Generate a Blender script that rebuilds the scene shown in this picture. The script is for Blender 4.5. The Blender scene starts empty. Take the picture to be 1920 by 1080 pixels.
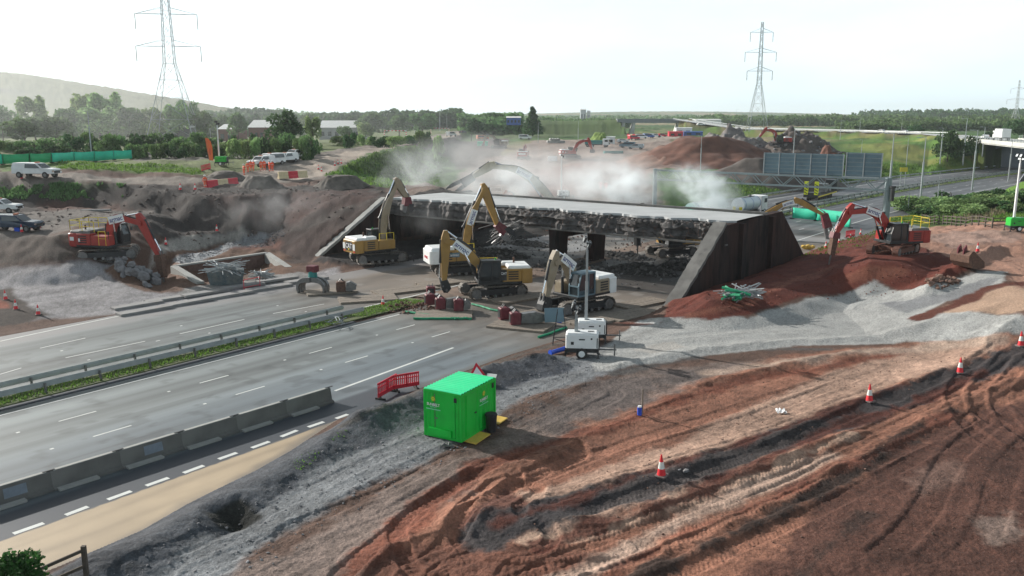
import bpy, bmesh, math, random
import numpy as np
from mathutils import Vector, Matrix, Euler, noise as mnoise
random.seed(7); RNG = np.random.default_rng(11)
sc = bpy.context.scene
C = sc.collection
R = math.radians

# ------------------------------------------------------------------ camera, world, sun, exposure
CF, HY, CH = 1600.0, 222.0, 15.6          # focal length in photo pixels, horizon row, camera height
PITCH = math.atan((540 - HY) / CF); CP, SP = math.cos(PITCH), math.sin(PITCH)
cam = bpy.data.objects.new('camera', bpy.data.cameras.new('camera')); C.objects.link(cam)
cam.location = (0, 0, CH); cam.rotation_euler = (R(90) - PITCH, 0, 0)
cam.data.sensor_width = 36; cam.data.lens = CF / 1920 * 36
cam.data.clip_start = 0.5; cam.data.clip_end = 20000
sc.camera = cam

SUN_AZ, SUN_EL = -56.0, 24.0              # azimuth from +Y (negative = left), elevation
w = bpy.data.worlds.new('World'); sc.world = w; w.use_nodes = True
nt = w.node_tree; nt.nodes.clear()
out = nt.nodes.new('ShaderNodeOutputWorld'); bg = nt.nodes.new('ShaderNodeBackground')
sky = nt.nodes.new('ShaderNodeTexSky'); sky.sky_type = 'NISHITA'; sky.sun_disc = False
sky.sun_elevation = R(SUN_EL); sky.sun_rotation = R(SUN_AZ)
sky.air_density = 1.0; sky.dust_density = 6.0; sky.ozone_density = 1.0; sky.altitude = 50
veil = nt.nodes.new('ShaderNodeMix'); veil.data_type = 'RGBA'    # thin high cloud veiling the blue
tcw = nt.nodes.new('ShaderNodeTexCoord'); nz = nt.nodes.new('ShaderNodeTexNoise')
mp = nt.nodes.new('ShaderNodeMapping'); mp.inputs['Scale'].default_value = (1.2, 1.2, 5)
nz.inputs['Scale'].default_value = 1.6; nz.inputs['Detail'].default_value = 5
mr = nt.nodes.new('ShaderNodeMapRange'); mr.inputs['From Min'].default_value = .3; mr.inputs['From Max'].default_value = .7
mr.inputs['To Min'].default_value = .70; mr.inputs['To Max'].default_value = .86
nt.links.new(tcw.outputs['Generated'], mp.inputs['Vector']); nt.links.new(mp.outputs[0], nz.inputs['Vector'])
nt.links.new(nz.outputs['Fac'], mr.inputs['Value']); nt.links.new(mr.outputs[0], veil.inputs['Factor'])
veil.inputs[7].default_value = (9.0, 9.9, 10.2, 1)
sx = nt.nodes.new('ShaderNodeSeparateXYZ'); nt.links.new(tcw.outputs['Generated'], sx.inputs[0])
gr = nt.nodes.new('ShaderNodeMapRange'); gr.inputs['From Min'].default_value = 0.0; gr.inputs['From Max'].default_value = .55   # haze makes the lower sky brighter than overhead
gr.inputs['To Min'].default_value = 1.12; gr.inputs['To Max'].default_value = .22; nt.links.new(sx.outputs[2], gr.inputs['Value'])
vs = nt.nodes.new('ShaderNodeVectorMath'); vs.operation = 'SCALE'; vs.inputs[0].default_value = (7.7, 9.2, 10.0); cm = nt.nodes.new('ShaderNodeMapRange'); cm.inputs['From Min'].default_value = .35; cm.inputs['From Max'].default_value = .65; cm.inputs['To Min'].default_value = .90; cm.inputs['To Max'].default_value = 1.04; nt.links.new(nz.outputs['Fac'], cm.inputs['Value'])
cmm = nt.nodes.new('ShaderNodeMath'); cmm.operation = 'MULTIPLY'; nt.links.new(gr.outputs[0], cmm.inputs[0]); nt.links.new(cm.outputs[0], cmm.inputs[1]); nt.links.new(cmm.outputs[0], vs.inputs['Scale']); nt.links.new(vs.outputs[0], veil.inputs[7])
nt.links.new(sky.outputs[0], veil.inputs[6]); nt.links.new(veil.outputs[2], bg.inputs['Color'])
bg.inputs['Strength'].default_value = 0.125
nt.links.new(bg.outputs[0], out.inputs[0])

sl = bpy.data.lights.new('sun', 'SUN'); sl.energy = 5.0; sl.angle = R(0.6); sl.color = (1, .965, .91)
so = bpy.data.objects.new('sun', sl); C.objects.link(so)
sd = Vector((math.sin(R(SUN_AZ)) * math.cos(R(SUN_EL)), math.cos(R(SUN_AZ)) * math.cos(R(SUN_EL)), math.sin(R(SUN_EL))))
so.rotation_euler = (-sd).to_track_quat('-Z', 'Y').to_euler(); so.location = (0, 0, 80)
sc.view_settings.view_transform = 'Standard'; sc.view_settings.look = 'None'
sc.view_settings.gamma = 1; sc.view_settings.exposure = 0.36
sc.cycles.use_denoising = True
sc.cycles.max_bounces = 5; sc.cycles.diffuse_bounces = 2; sc.cycles.glossy_bounces = 2
sc.cycles.transmission_bounces = 2; sc.cycles.volume_bounces = 4; sc.cycles.transparent_max_bounces = 8
sc.cycles.volume_step_rate = 2.0; sc.cycles.volume_max_steps = 96
try: sc.cycles.denoiser = 'OPENIMAGEDENOISE'
except Exception: pass

# ------------------------------------------------------------------ geometry of the place
TH = R(37.3)                               # the motorway runs 37 degrees to the right of the view
U2 = np.array([math.sin(TH), math.cos(TH)]); N2 = np.array([math.cos(TH), -math.sin(TH)])
def ray(x, y):
    dx, dz = (x - 960) / CF, -(y - 540) / CF
    return np.array([dx, CP + dz * SP, -SP + dz * CP])
def G(x, y, z=0.0):
    d = ray(x, y); t = (z - CH) / d[2]; return np.array([d[0] * t, d[1] * t])
O2 = G(170, 774)
def W2(u, n): return O2 + U2 * u + N2 * n                 # road frame -> world
def UN(x, y):
    x = np.asarray(x, float); y = np.asarray(y, float)
    return (x - O2[0]) * U2[0] + (y - O2[1]) * U2[1], (x - O2[0]) * N2[0] + (y - O2[1]) * N2[1]
def curve_off(u): return np.where(u > 90, 5.2e-4 * (u - 90) ** 2, 0.0)

# value noise
_PERM = RNG.random((512, 512)).astype(np.float32)
def vnoise(x, y):
    xi = np.floor(x).astype(int); yi = np.floor(y).astype(int); fx = x - xi; fy = y - yi
    fx = fx * fx * (3 - 2 * fx); fy = fy * fy * (3 - 2 * fy)
    a = _PERM[xi & 511, yi & 511]; b = _PERM[(xi + 1) & 511, yi & 511]
    c = _PERM[xi & 511, (yi + 1) & 511]; d = _PERM[(xi + 1) & 511, (yi + 1) & 511]
    return (a * (1 - fx) + b * fx) * (1 - fy) + (c * (1 - fx) + d * fx) * fy - 0.5
def fbm(x, y, oct=4, s=0):
    r = 0; a = 1.0
    for i in range(oct):
        r = r + a * vnoise(x * 2 ** i + 17.3 * i + s, y * 2 ** i + 9.1 * i + s * 1.7); a *= .5
    return r
def sstep(a, b, x):
    t = np.clip((x - a) / (b - a), 0, 1); return t * t * (3 - 2 * t)
def poly_sd(x, y, P):
    """distance outside (+) / inside (-) of polygon P"""
    d = np.full(x.shape, 1e18); ins = np.zeros(x.shape, bool); k = len(P)
    for i in range(k):
        ax, ay = P[i]; bx, by = P[(i + 1) % k]
        ex, ey = bx - ax, by - ay; L = ex * ex + ey * ey + 1e-12
        t = np.clip(((x - ax) * ex + (y - ay) * ey) / L, 0, 1)
        d = np.minimum(d, (x - ax - t * ex) ** 2 + (y - ay - t * ey) ** 2)
        if ay != by:
            c = ((ay > y) != (by > y)) & (x < ex * (y - ay) / ey + ax); ins ^= c
    d = np.sqrt(d); return np.where(ins, -d, d)
def line_sd(x, y, P):
    """distance to, arc length along and signed side of polyline P"""
    best = np.full(x.shape, 1e18); sarc = np.zeros(x.shape); side = np.zeros(x.shape); acc = 0
    for i in range(len(P) - 1):
        ax, ay = P[i]; bx, by = P[i + 1]; ex, ey = bx - ax, by - ay; L = math.hypot(ex, ey) + 1e-9
        t = np.clip(((x - ax) * ex + (y - ay) * ey) / L / L, 0, 1)
        dd = (x - ax - t * ex) ** 2 + (y - ay - t * ey) ** 2; m = dd < best
        best = np.where(m, dd, best); sarc = np.where(m, acc + t * L, sarc)
        side = np.where(m, np.sign(ex * (y - ay) - ey * (x - ax)), side); acc += L
    return np.sqrt(best), sarc, side
def smooth_line(P, k=6):
    P = [np.array(p, float) for p in P]; Q = []
    for i in range(len(P) - 1):
        p0 = P[max(i - 1, 0)]; p1 = P[i]; p2 = P[i + 1]; p3 = P[min(i + 2, len(P) - 1)]
        for j in range(k):
            t = j / k
            Q.append(.5 * ((2 * p1) + (-p0 + p2) * t + (2 * p0 - 5 * p1 + 4 * p2 - p3) * t * t + (-p0 + 3 * p1 - 3 * p2 + p3) * t ** 3))
    Q.append(P[-1]); return [tuple(q) for q in Q]
def PP(pts, z=0.0):                         # picture points -> plan points on the level z
    return [tuple(G(x, y, z)) for x, y in pts]

# raised areas: (plan polygon, level, side slope); pits are lowered areas
PLAT = [(PP([(-700, 340), (0, 340), (200, 344), (380, 353), (460, 352), (600, 338), (625, 325), (700, 300), (800, 278), (850, 264), (880, 250), (900, 238), (600, 231), (-2500, 231)], 7.0), None, .62),
        (PP([(-700, 470), (0, 436), (110, 440), (190, 428), (300, 402), (300, 392), (-700, 380)], 4.3), 4.3, .45),
        (PP([(235, 482), (330, 446), (450, 428), (600, 412), (690, 405), (700, 398), (300, 405), (225, 470)], 2.3), 2.3, .5),
        (PP([(1690, 458), (1730, 432), (1930, 430), (2300, 440), (2500, 640), (2100, 585), (1960, 560), (1860, 520), (1800, 490)], 3.0), 3.0, .22),
        (PP([(1612, 474), (1680, 458), (1735, 462), (1742, 478), (1690, 492), (1625, 492)], 3.1), 3.1, .42),
        (PP([(1500, 492), (1560, 475), (1640, 480), (1660, 500), (1560, 524), (1440, 548), (1340, 560), (1330, 548)], 1.7), 1.7, .30),
        ]
LEFT_FILL = [tuple(W2(50, -29.3)), tuple(W2(63, -29.3)), tuple(W2(75, -45)), tuple(W2(66, -75)), tuple(W2(52, -45))]
PLAT.append((LEFT_FILL, 6.1, .5))
RIDGES = [  # line, half width, height
    (smooth_line(PP([(160, 1075), (300, 985), (430, 915), (560, 845), (690, 790), (780, 745)])), 2.3, 1.05),
    (smooth_line(PP([(890, 720), (950, 700), (1020, 690)])), 1.9, .75),
    (smooth_line(PP([(905, 990), (1060, 950), (1240, 898), (1400, 845), (1560, 785), (1700, 733), (1810, 695), (1940, 640)])), 1.4, .34),
    (smooth_line(PP([(1180, 1085), (1380, 1000), (1560, 905), (1700, 820), (1790, 770), (1900, 725)])), .8, .22),
    (smooth_line(PP([(1000, 1000), (1150, 985), (1330, 920), (1480, 868), (1600, 826)])), .7, .22),
    (smooth_line(PP([(700, 1060), (860, 985), (960, 900), (1090, 840), (1250, 770), (1330, 735)])), 1.0, .22),
    (smooth_line(PP([(1730, 590), (1800, 560), (1860, 530), (1930, 530), (2000, 520)])), 1.2, .7),
    (smooth_line(PP([(1150, 700), (1300, 668), (1500, 650), (1700, 640), (1900, 632)])), .8, .18),
    (smooth_line(PP([(1300, 735), (1500, 690), (1600, 672)])), .7, .22),
]
PITS = [(PP([(236, 500), (330, 494), (345, 530), (305, 549), (275, 543)], .2), -.15), (PP([(385, 955), (450, 932), (505, 966), (410, 995)], .5), -0.35), 
        (PP([(345, 512), (500, 484), (532, 503), (372, 534)], 0), -0.55)]
TRACKS = [  # line, half width of one strip, depth, chevron pitch, cross angle
    ([(880, 1085), (1060, 1010), (1260, 940), (1480, 860), (1700, 765), (1900, 680)], .42, .07, .24, .8),
    ([(1010, 1085), (1200, 1020), (1400, 940), (1600, 855), (1800, 762), (1930, 700)], .42, .07, .24, -.8),
    ([(1120, 1090), (1330, 1010), (1500, 935), (1680, 845), (1800, 780)], .38, .06, .22, .8),
    ([(930, 900), (1080, 845), (1250, 790), (1420, 735), (1600, 680)], .4, .05, .2, .0),
    ([(1000, 930), (1160, 885), (1330, 830), (1480, 780), (1640, 715)], .4, .05, .2, .0),
    ([(700, 1085), (790, 1010), (850, 950), (960, 880), (1040, 850)], .45, .09, .30, .0),
    ([(770, 1085), (860, 1040), (1000, 1040), (1160, 1025)], .45, .09, .30, .0),
    ([(590, 1000), (740, 940), (880, 870)], .4, .05, .26, .0),
    ([(830, 1060), (800, 1000), (830, 960), (920, 900)], .35, .09, .26, .0),
    ([(980, 1010), (930, 985), (925, 955), (960, 925)], .3, .1, .26, .0),
    ([(1700, 1085), (1790, 980), (1820, 900), (1850, 850), (1905, 800)], .55, .06, .28, .0),
    ([(1860, 700), (1830, 740), (1850, 790), (1900, 830)], .4, .07, .25, .0),
    ([(1920, 690), (1880, 730), (1880, 770), (1925, 800)], .4, .07, .25, .0),
    ([(1120, 640), (1400, 610), (1600, 605), (1900, 600)], .5, .03, .3, .0),
    ([(1120, 655), (1400, 628), (1600, 622), (1900, 616)], .5, .03, .3, .0),
    ([(1320, 598), (1500, 572), (1700, 540), (1820, 515)], .5, .03, .3, .0),
    ([(300, 1085), (560, 960), (760, 860), (960, 780), (1080, 720)], .45, .04, .3, .0),
    ([(420, 1085), (640, 980), (820, 880), (1000, 800), (1120, 740)], .45, .04, .3, .0),
    ([(1760, 575), (1900, 590)], .4, .06, .3, .0), ([(1640, 588), (1760, 566), (1900, 560)], .4, .05, .3, .0),
    ([(1265, 592), (1340, 572), (1420, 545)], .9, .12, .45, .0),
    ([(1780, 470), (1900, 500), (1960, 540)], .5, .06, .3, .0), ([(1740, 445), (1850, 470), (1960, 510)], .5, .06, .3, .0),
]
TRACKS = [(smooth_line(PP(t[0], 0.3 if t[0][0][1] > 500 else 3.0)),) + t[1:] for t in TRACKS]

NE = [UN(*G(x, y)) for x, y in ((-250, 1215), (117, 1070), (167, 1047), (267, 1003), (350, 953), (407, 923), (480, 887), (547, 847), (633, 787), (700, 765), (770, 735), (860, 700), (960, 664), (1040, 640), (1130, 610), (1215, 590), (1250, 583))]
NEU = np.array([float(q[0]) for q in NE]); NEN = np.array([float(q[1]) for q in NE]); _o = np.argsort(NEU); NEU = NEU[_o]; NEN = NEN[_o]
def near_edge(u): u = np.asarray(u, float); e = np.interp(u, NEU, NEN); return np.where(u > NEU[-1], np.where(u < 60, np.maximum(10.5, NEN[-1]), 12.6 + .8 * sstep(60, 80, u)), e)
def corridor(u, n):
    """0 inside the motorway corridor, distance outside it"""
    c = curve_off(u)
    nr = near_edge(u)
    return np.maximum(np.maximum(n - c - nr, c - 21.5 - n), 0)
def base_h(x, y):
    u, n = UN(x, y); c = curve_off(u)
    zc = np.clip(2 + .03 * (y - 170), 2, 6.5)
    left_far = np.clip((c - 22 - n) * .2, 0, zc)                      # beyond the bridge, far side
    left_near = np.clip((-22.5 - n) * .055, 0, 1.2)
    k = sstep(50, 75, u); hl = left_near * (1 - k) + left_far * k
    right_far = np.clip((n - c - 14) * .2, 0, 3.0); right_near = np.clip((n - 11) * .05, 0, .35)
    k2 = sstep(66, 90, u); hr = right_near * (1 - k2) + right_far * k2
    h = np.where(n < c - 5, hl, hr)
    h = h + np.clip((y - 320) * .002, 0, 3)
    for P, z, s in PLAT:
        xs = [p[0] for p in P]; ys = [p[1] for p in P]
        zz = 7.0 if z is None else z; m = zz / s + 1
        M = (x > min(xs) - m) & (x < max(xs) + m) & (y > min(ys) - m) & (y < max(ys) + m)
        if not M.any(): continue
        xm, ym = x[M], y[M]
        if z is None:
            zl = np.clip(6.3 + .045 * (ym - 115) + .06 * (-xm - 42), 6.0, 8.3) + np.clip((ym - 420) * .004, 0, 5)
        else: zl = zz
        d = poly_sd(xm, ym, P); d = np.maximum(d + 1.2 * fbm(xm * .25, ym * .25, 3), 0)
        h[M] = np.maximum(h[M], zl - s * d)
    # the retaining walls hold the soil back from the lanes
    wl = (n > -28.9) & (n < -10) & (u > 30) & (u < 79); h = np.where(wl, np.minimum(h, .25 + np.clip((-22 - n) * .08, 0, 1) + np.maximum(0, 40 - u) * .4), h)
    wr = (n < 13.2) & (n > 5) & (u > 42) & (u < 80); h = np.where(wr, np.minimum(h, .12), h)
    # moor hill on the left skyline
    az = np.arctan2(x, y); rr = np.hypot(x, y)
    top = 62 * sstep(-.17, -.62, az) ** .9
    h = h + top * sstep(520, 1150, rr) + 26 * sstep(1300, 4500, rr) * (1 + .5 * np.sin(az * 9))
    # upper road embankment, right and centre
    d, s_, side = line_sd(x, y, UPROAD)
    zt = np.interp(s_, UPS, UPZ); h = np.maximum(h, np.where(d < 9, zt, zt - (d - 9) * .42))
    u_, n_ = UN(x, y); cdd = corridor(u_, n_); lim = (d > 8.3) & (u_ > 120); h = np.where(lim, np.minimum(h, np.maximum(.3 + cdd * .7, 0)), h)
    d, s_, side = line_sd(x, y, UP2); zt = np.interp(s_, [0, 67, 114], UP2Z); h = np.maximum(h, np.where(d < 7, zt, zt - (d - 7) * .35))
    gx0, gx1 = (1164 - 960) / CF * 515, (1272 - 960) / CF * 505; h = np.where((x > gx0) & (x < gx1) & (np.abs(y - 513) < 30), np.minimum(h, 6.6), h)
    return h
_up = [(-12, 262, 9.0), (250, 262, 9.0)]
UPPTS = [(2500, 330, 8.4), (2100, 284, 8.5), (1760, 253, 8.6), (1600, 248, 9.0), (1400, 243, 9.6)]
UPROAD = [tuple(G(a, b, z)) for a, b, z in UPPTS] + [((1277 - 960) / CF * 1.0 * 500, 510.0)]; UPPTS.append((0, 0, 14.7))
UP2 = [((x - 960) / CF * 510, 520.0) for x in (800, 1010, 1158)]; UP2Z = [8.5, 14.0, 14.6]
UPS = [0]
for i in range(len(UPROAD) - 1): UPS.append(UPS[-1] + math.dist(UPROAD[i], UPROAD[i + 1]))
UPZ = [p[2] for p in UPPTS]

HAUL = PP([(1100, 680), (1190, 620), (1262, 596), (1400, 596), (1520, 560), (1640, 540), (1720, 540), (1850, 510), (1890, 514), (1870, 545), (1800, 566), (2600, 590), (2600, 628), (1700, 640), (1300, 668)], .4)
def H(x, y, fine=True):
    x = np.atleast_1d(np.asarray(x, float)); y = np.atleast_1d(np.asarray(y, float))
    h = base_h(x, y); u, n = UN(x, y); cd = corridor(u, n); off = sstep(0, 2.5, cd)
    rr = np.hypot(x, y)
    amp = np.interp(rr, [0, 60, 130, 300, 2000], [.10, .16, .5, .8, 3.0])
    calm = 1 - .93 * (1 - sstep(-1.5, 1.0, poly_sd(x, y, HAUL))); amp = amp * calm
    h = h + off * amp * fbm(x * .18, y * .18, 4)
    for P, z in PITS:
        d = poly_sd(x, y, P); kk = sstep(-1.6, .5, d); h = h * kk + z * (1 - kk)
    for P, hw, hh in RIDGES:
        xs = [p[0] for p in P]; ys = [p[1] for p in P]; m = hw * 2
        M = (x > min(xs) - m) & (x < max(xs) + m) & (y > min(ys) - m) & (y < max(ys) + m)
        if not M.any(): continue
        d, s_, sd_ = line_sd(x[M] + .5 * fbm(x[M] * .7, y[M] * .7, 3), y[M] + .5 * fbm(x[M] * .7, y[M] * .7, 3, 40), P)
        prof = np.clip(1 - d / (hw * 1.3), 0, 1) ** 1.15
        h[M] += hh * prof * (1 + .35 * fbm(x[M] * .9, y[M] * .9, 3, 7)) * off[M]
    if fine:
        for P, hw, dep, pit, ang in TRACKS:
            xs = [p[0] for p in P]; ys = [p[1] for p in P]; m = 3
            M = (x > min(xs) - m) & (x < max(xs) + m) & (y > min(ys) - m) & (y < max(ys) + m)
            if not M.any(): continue
            d, s_, sd_ = line_sd(x[M], y[M], P)
            for o in (-1.1, 1.1):
                q = d * sd_ - o
                inn = 1 - sstep(hw * .85, hw * 1.15, np.abs(q)); shoulder = np.exp(-((np.abs(q) - hw * 1.35) / .16) ** 2)
                tr = np.sin(2 * math.pi * (s_ + ang * np.abs(q)) / pit + 2.2 * fbm(x[M] * .6, y[M] * .6, 2, 71))
                wear = np.clip(.75 + 1.3 * fbm(x[M] * .35, y[M] * .35, 2, o * 3), 0.1, 1)
                h[M] += off[M] * wear * (inn * (-dep * .8 + dep * .19 * tr * (1 - (np.abs(q) / hw) ** 2)) + shoulder * dep * .45)
        near = sstep(90, 30, rr) * off
        h = h + near * (.035 * fbm(x * 1.3, y * 1.3, 3, 5) + .035 * fbm(x * 5, y * 5, 2, 9))
        h = h + off * sstep(80, 100, rr) * sstep(400, 150, rr) * .35 * fbm(x * .6, y * .6, 3, 3)
    h = np.where(cd <= 0, -.08, h)
    return h
def HS(x, y):                              # walking surface: terrain or carriageway
    u, n = UN(x, y); return float(np.where(corridor(u, n) <= 0, 0.0, H(x, y))[0])
def T(px, py):
    """where the sight line of picture point (px, py) meets the ground"""
    d = ray(px, py); tmax = 4000 if d[2] > -.0039 else min(4000, (CH + 1) / -d[2])
    t = np.geomspace(14, tmax, 500); X = d[0] * t; Y = d[1] * t; Z = CH + d[2] * t
    u, n = UN(X, Y); g = np.where(corridor(u, n) <= 0, 0., H(X, Y, False)); s = Z - g
    i = int(np.argmax(s < 0))
    if s[i] >= 0: i = len(t) - 1
    if i == 0: i = 1
    a, b = s[i - 1], s[i]; k = a / (a - b) if a != b else 1
    tt = t[i - 1] + (t[i] - t[i - 1]) * min(max(k, 0), 1)
    X, Y = d[0] * tt, d[1] * tt; return Vector((X, Y, HS(X, Y)))
def TP(pts): return [tuple(T(*p)[:2]) for p in pts]
def at_depth(px, py, Y):                   # point on the sight line at ground distance Y
    d = ray(px, py); t = Y / d[1]; return Vector((d[0] * t, Y, CH + d[2] * t))
# ------------------------------------------------------------------ materials
MATS = {}
def mat(name, col, rough=.6, metal=0., var=.15, scale=3., dirt=0., dirtcol=(.20, .17, .14), bump=0., bscale=12., spec=.5, emis=None, coords='Object', stretch=None):
    if name in MATS: return MATS[name]
    m = bpy.data.materials.new(name); m.use_nodes = True; t = m.node_tree; b = t.nodes['Principled BSDF']
    b.inputs['Roughness'].default_value = rough; b.inputs['Metallic'].default_value = metal
    b.inputs['Specular IOR Level'].default_value = spec
    tc = t.nodes.new('ShaderNodeTexCoord'); vec = tc.outputs[coords]
    if stretch:
        mpn = t.nodes.new('ShaderNodeMapping'); mpn.inputs['Scale'].default_value = stretch; t.links.new(vec, mpn.inputs['Vector']); vec = mpn.outputs[0]
    n = t.nodes.new('ShaderNodeTexNoise'); n.inputs['Scale'].default_value = scale; n.inputs['Detail'].default_value = 5
    t.links.new(vec, n.inputs['Vector'])
    cr = t.nodes.new('ShaderNodeMapRange'); cr.inputs['From Min'].default_value = .3; cr.inputs['From Max'].default_value = .7
    cr.inputs['To Min'].default_value = 1 - var; cr.inputs['To Max'].default_value = 1 + var
    t.links.new(n.outputs['Fac'], cr.inputs['Value'])
    mul = t.nodes.new('ShaderNodeVectorMath'); mul.operation = 'SCALE'; mul.inputs[0].default_value = col[:3]
    t.links.new(cr.outputs[0], mul.inputs['Scale']); last = mul.outputs[0]
    if dirt > 0:
        n2 = t.nodes.new('ShaderNodeTexNoise'); n2.inputs['Scale'].default_value = scale * .5; n2.inputs['Detail'].default_value = 8; n2.inputs['Roughness'].default_value = .7
        t.links.new(vec, n2.inputs['Vector'])
        r2 = t.nodes.new('ShaderNodeMapRange'); r2.inputs['From Min'].default_value = .62 - .5 * dirt; r2.inputs['From Max'].default_value = .95 - .5 * dirt
        r2.inputs['To Max'].default_value = min(1, .35 + dirt)
        t.links.new(n2.outputs['Fac'], r2.inputs['Value'])
        mx = t.nodes.new('ShaderNodeMix'); mx.data_type = 'RGBA'; t.links.new(r2.outputs[0], mx.inputs['Factor'])
        t.links.new(last, mx.inputs[6]); mx.inputs[7].default_value = (*dirtcol, 1); last = mx.outputs[2]
    t.links.new(last, b.inputs['Base Color'])
    if bump > 0:
        n3 = t.nodes.new('ShaderNodeTexNoise'); n3.inputs['Scale'].default_value = bscale; n3.inputs['Detail'].default_value = 4
        t.links.new(vec, n3.inputs['Vector']); bp = t.nodes.new('ShaderNodeBump'); bp.inputs['Strength'].default_value = bump; bp.inputs['Distance'].default_value = .05
        t.links.new(n3.outputs['Fac'], bp.inputs['Height']); t.links.new(bp.outputs[0], b.inputs['Normal'])
    if emis: b.inputs['Emission Color'].default_value = (*emis, 1); b.inputs['Emission Strength'].default_value = 1.0
    MATS[name] = m; return m
DUST = (.30, .27, .23)
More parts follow.
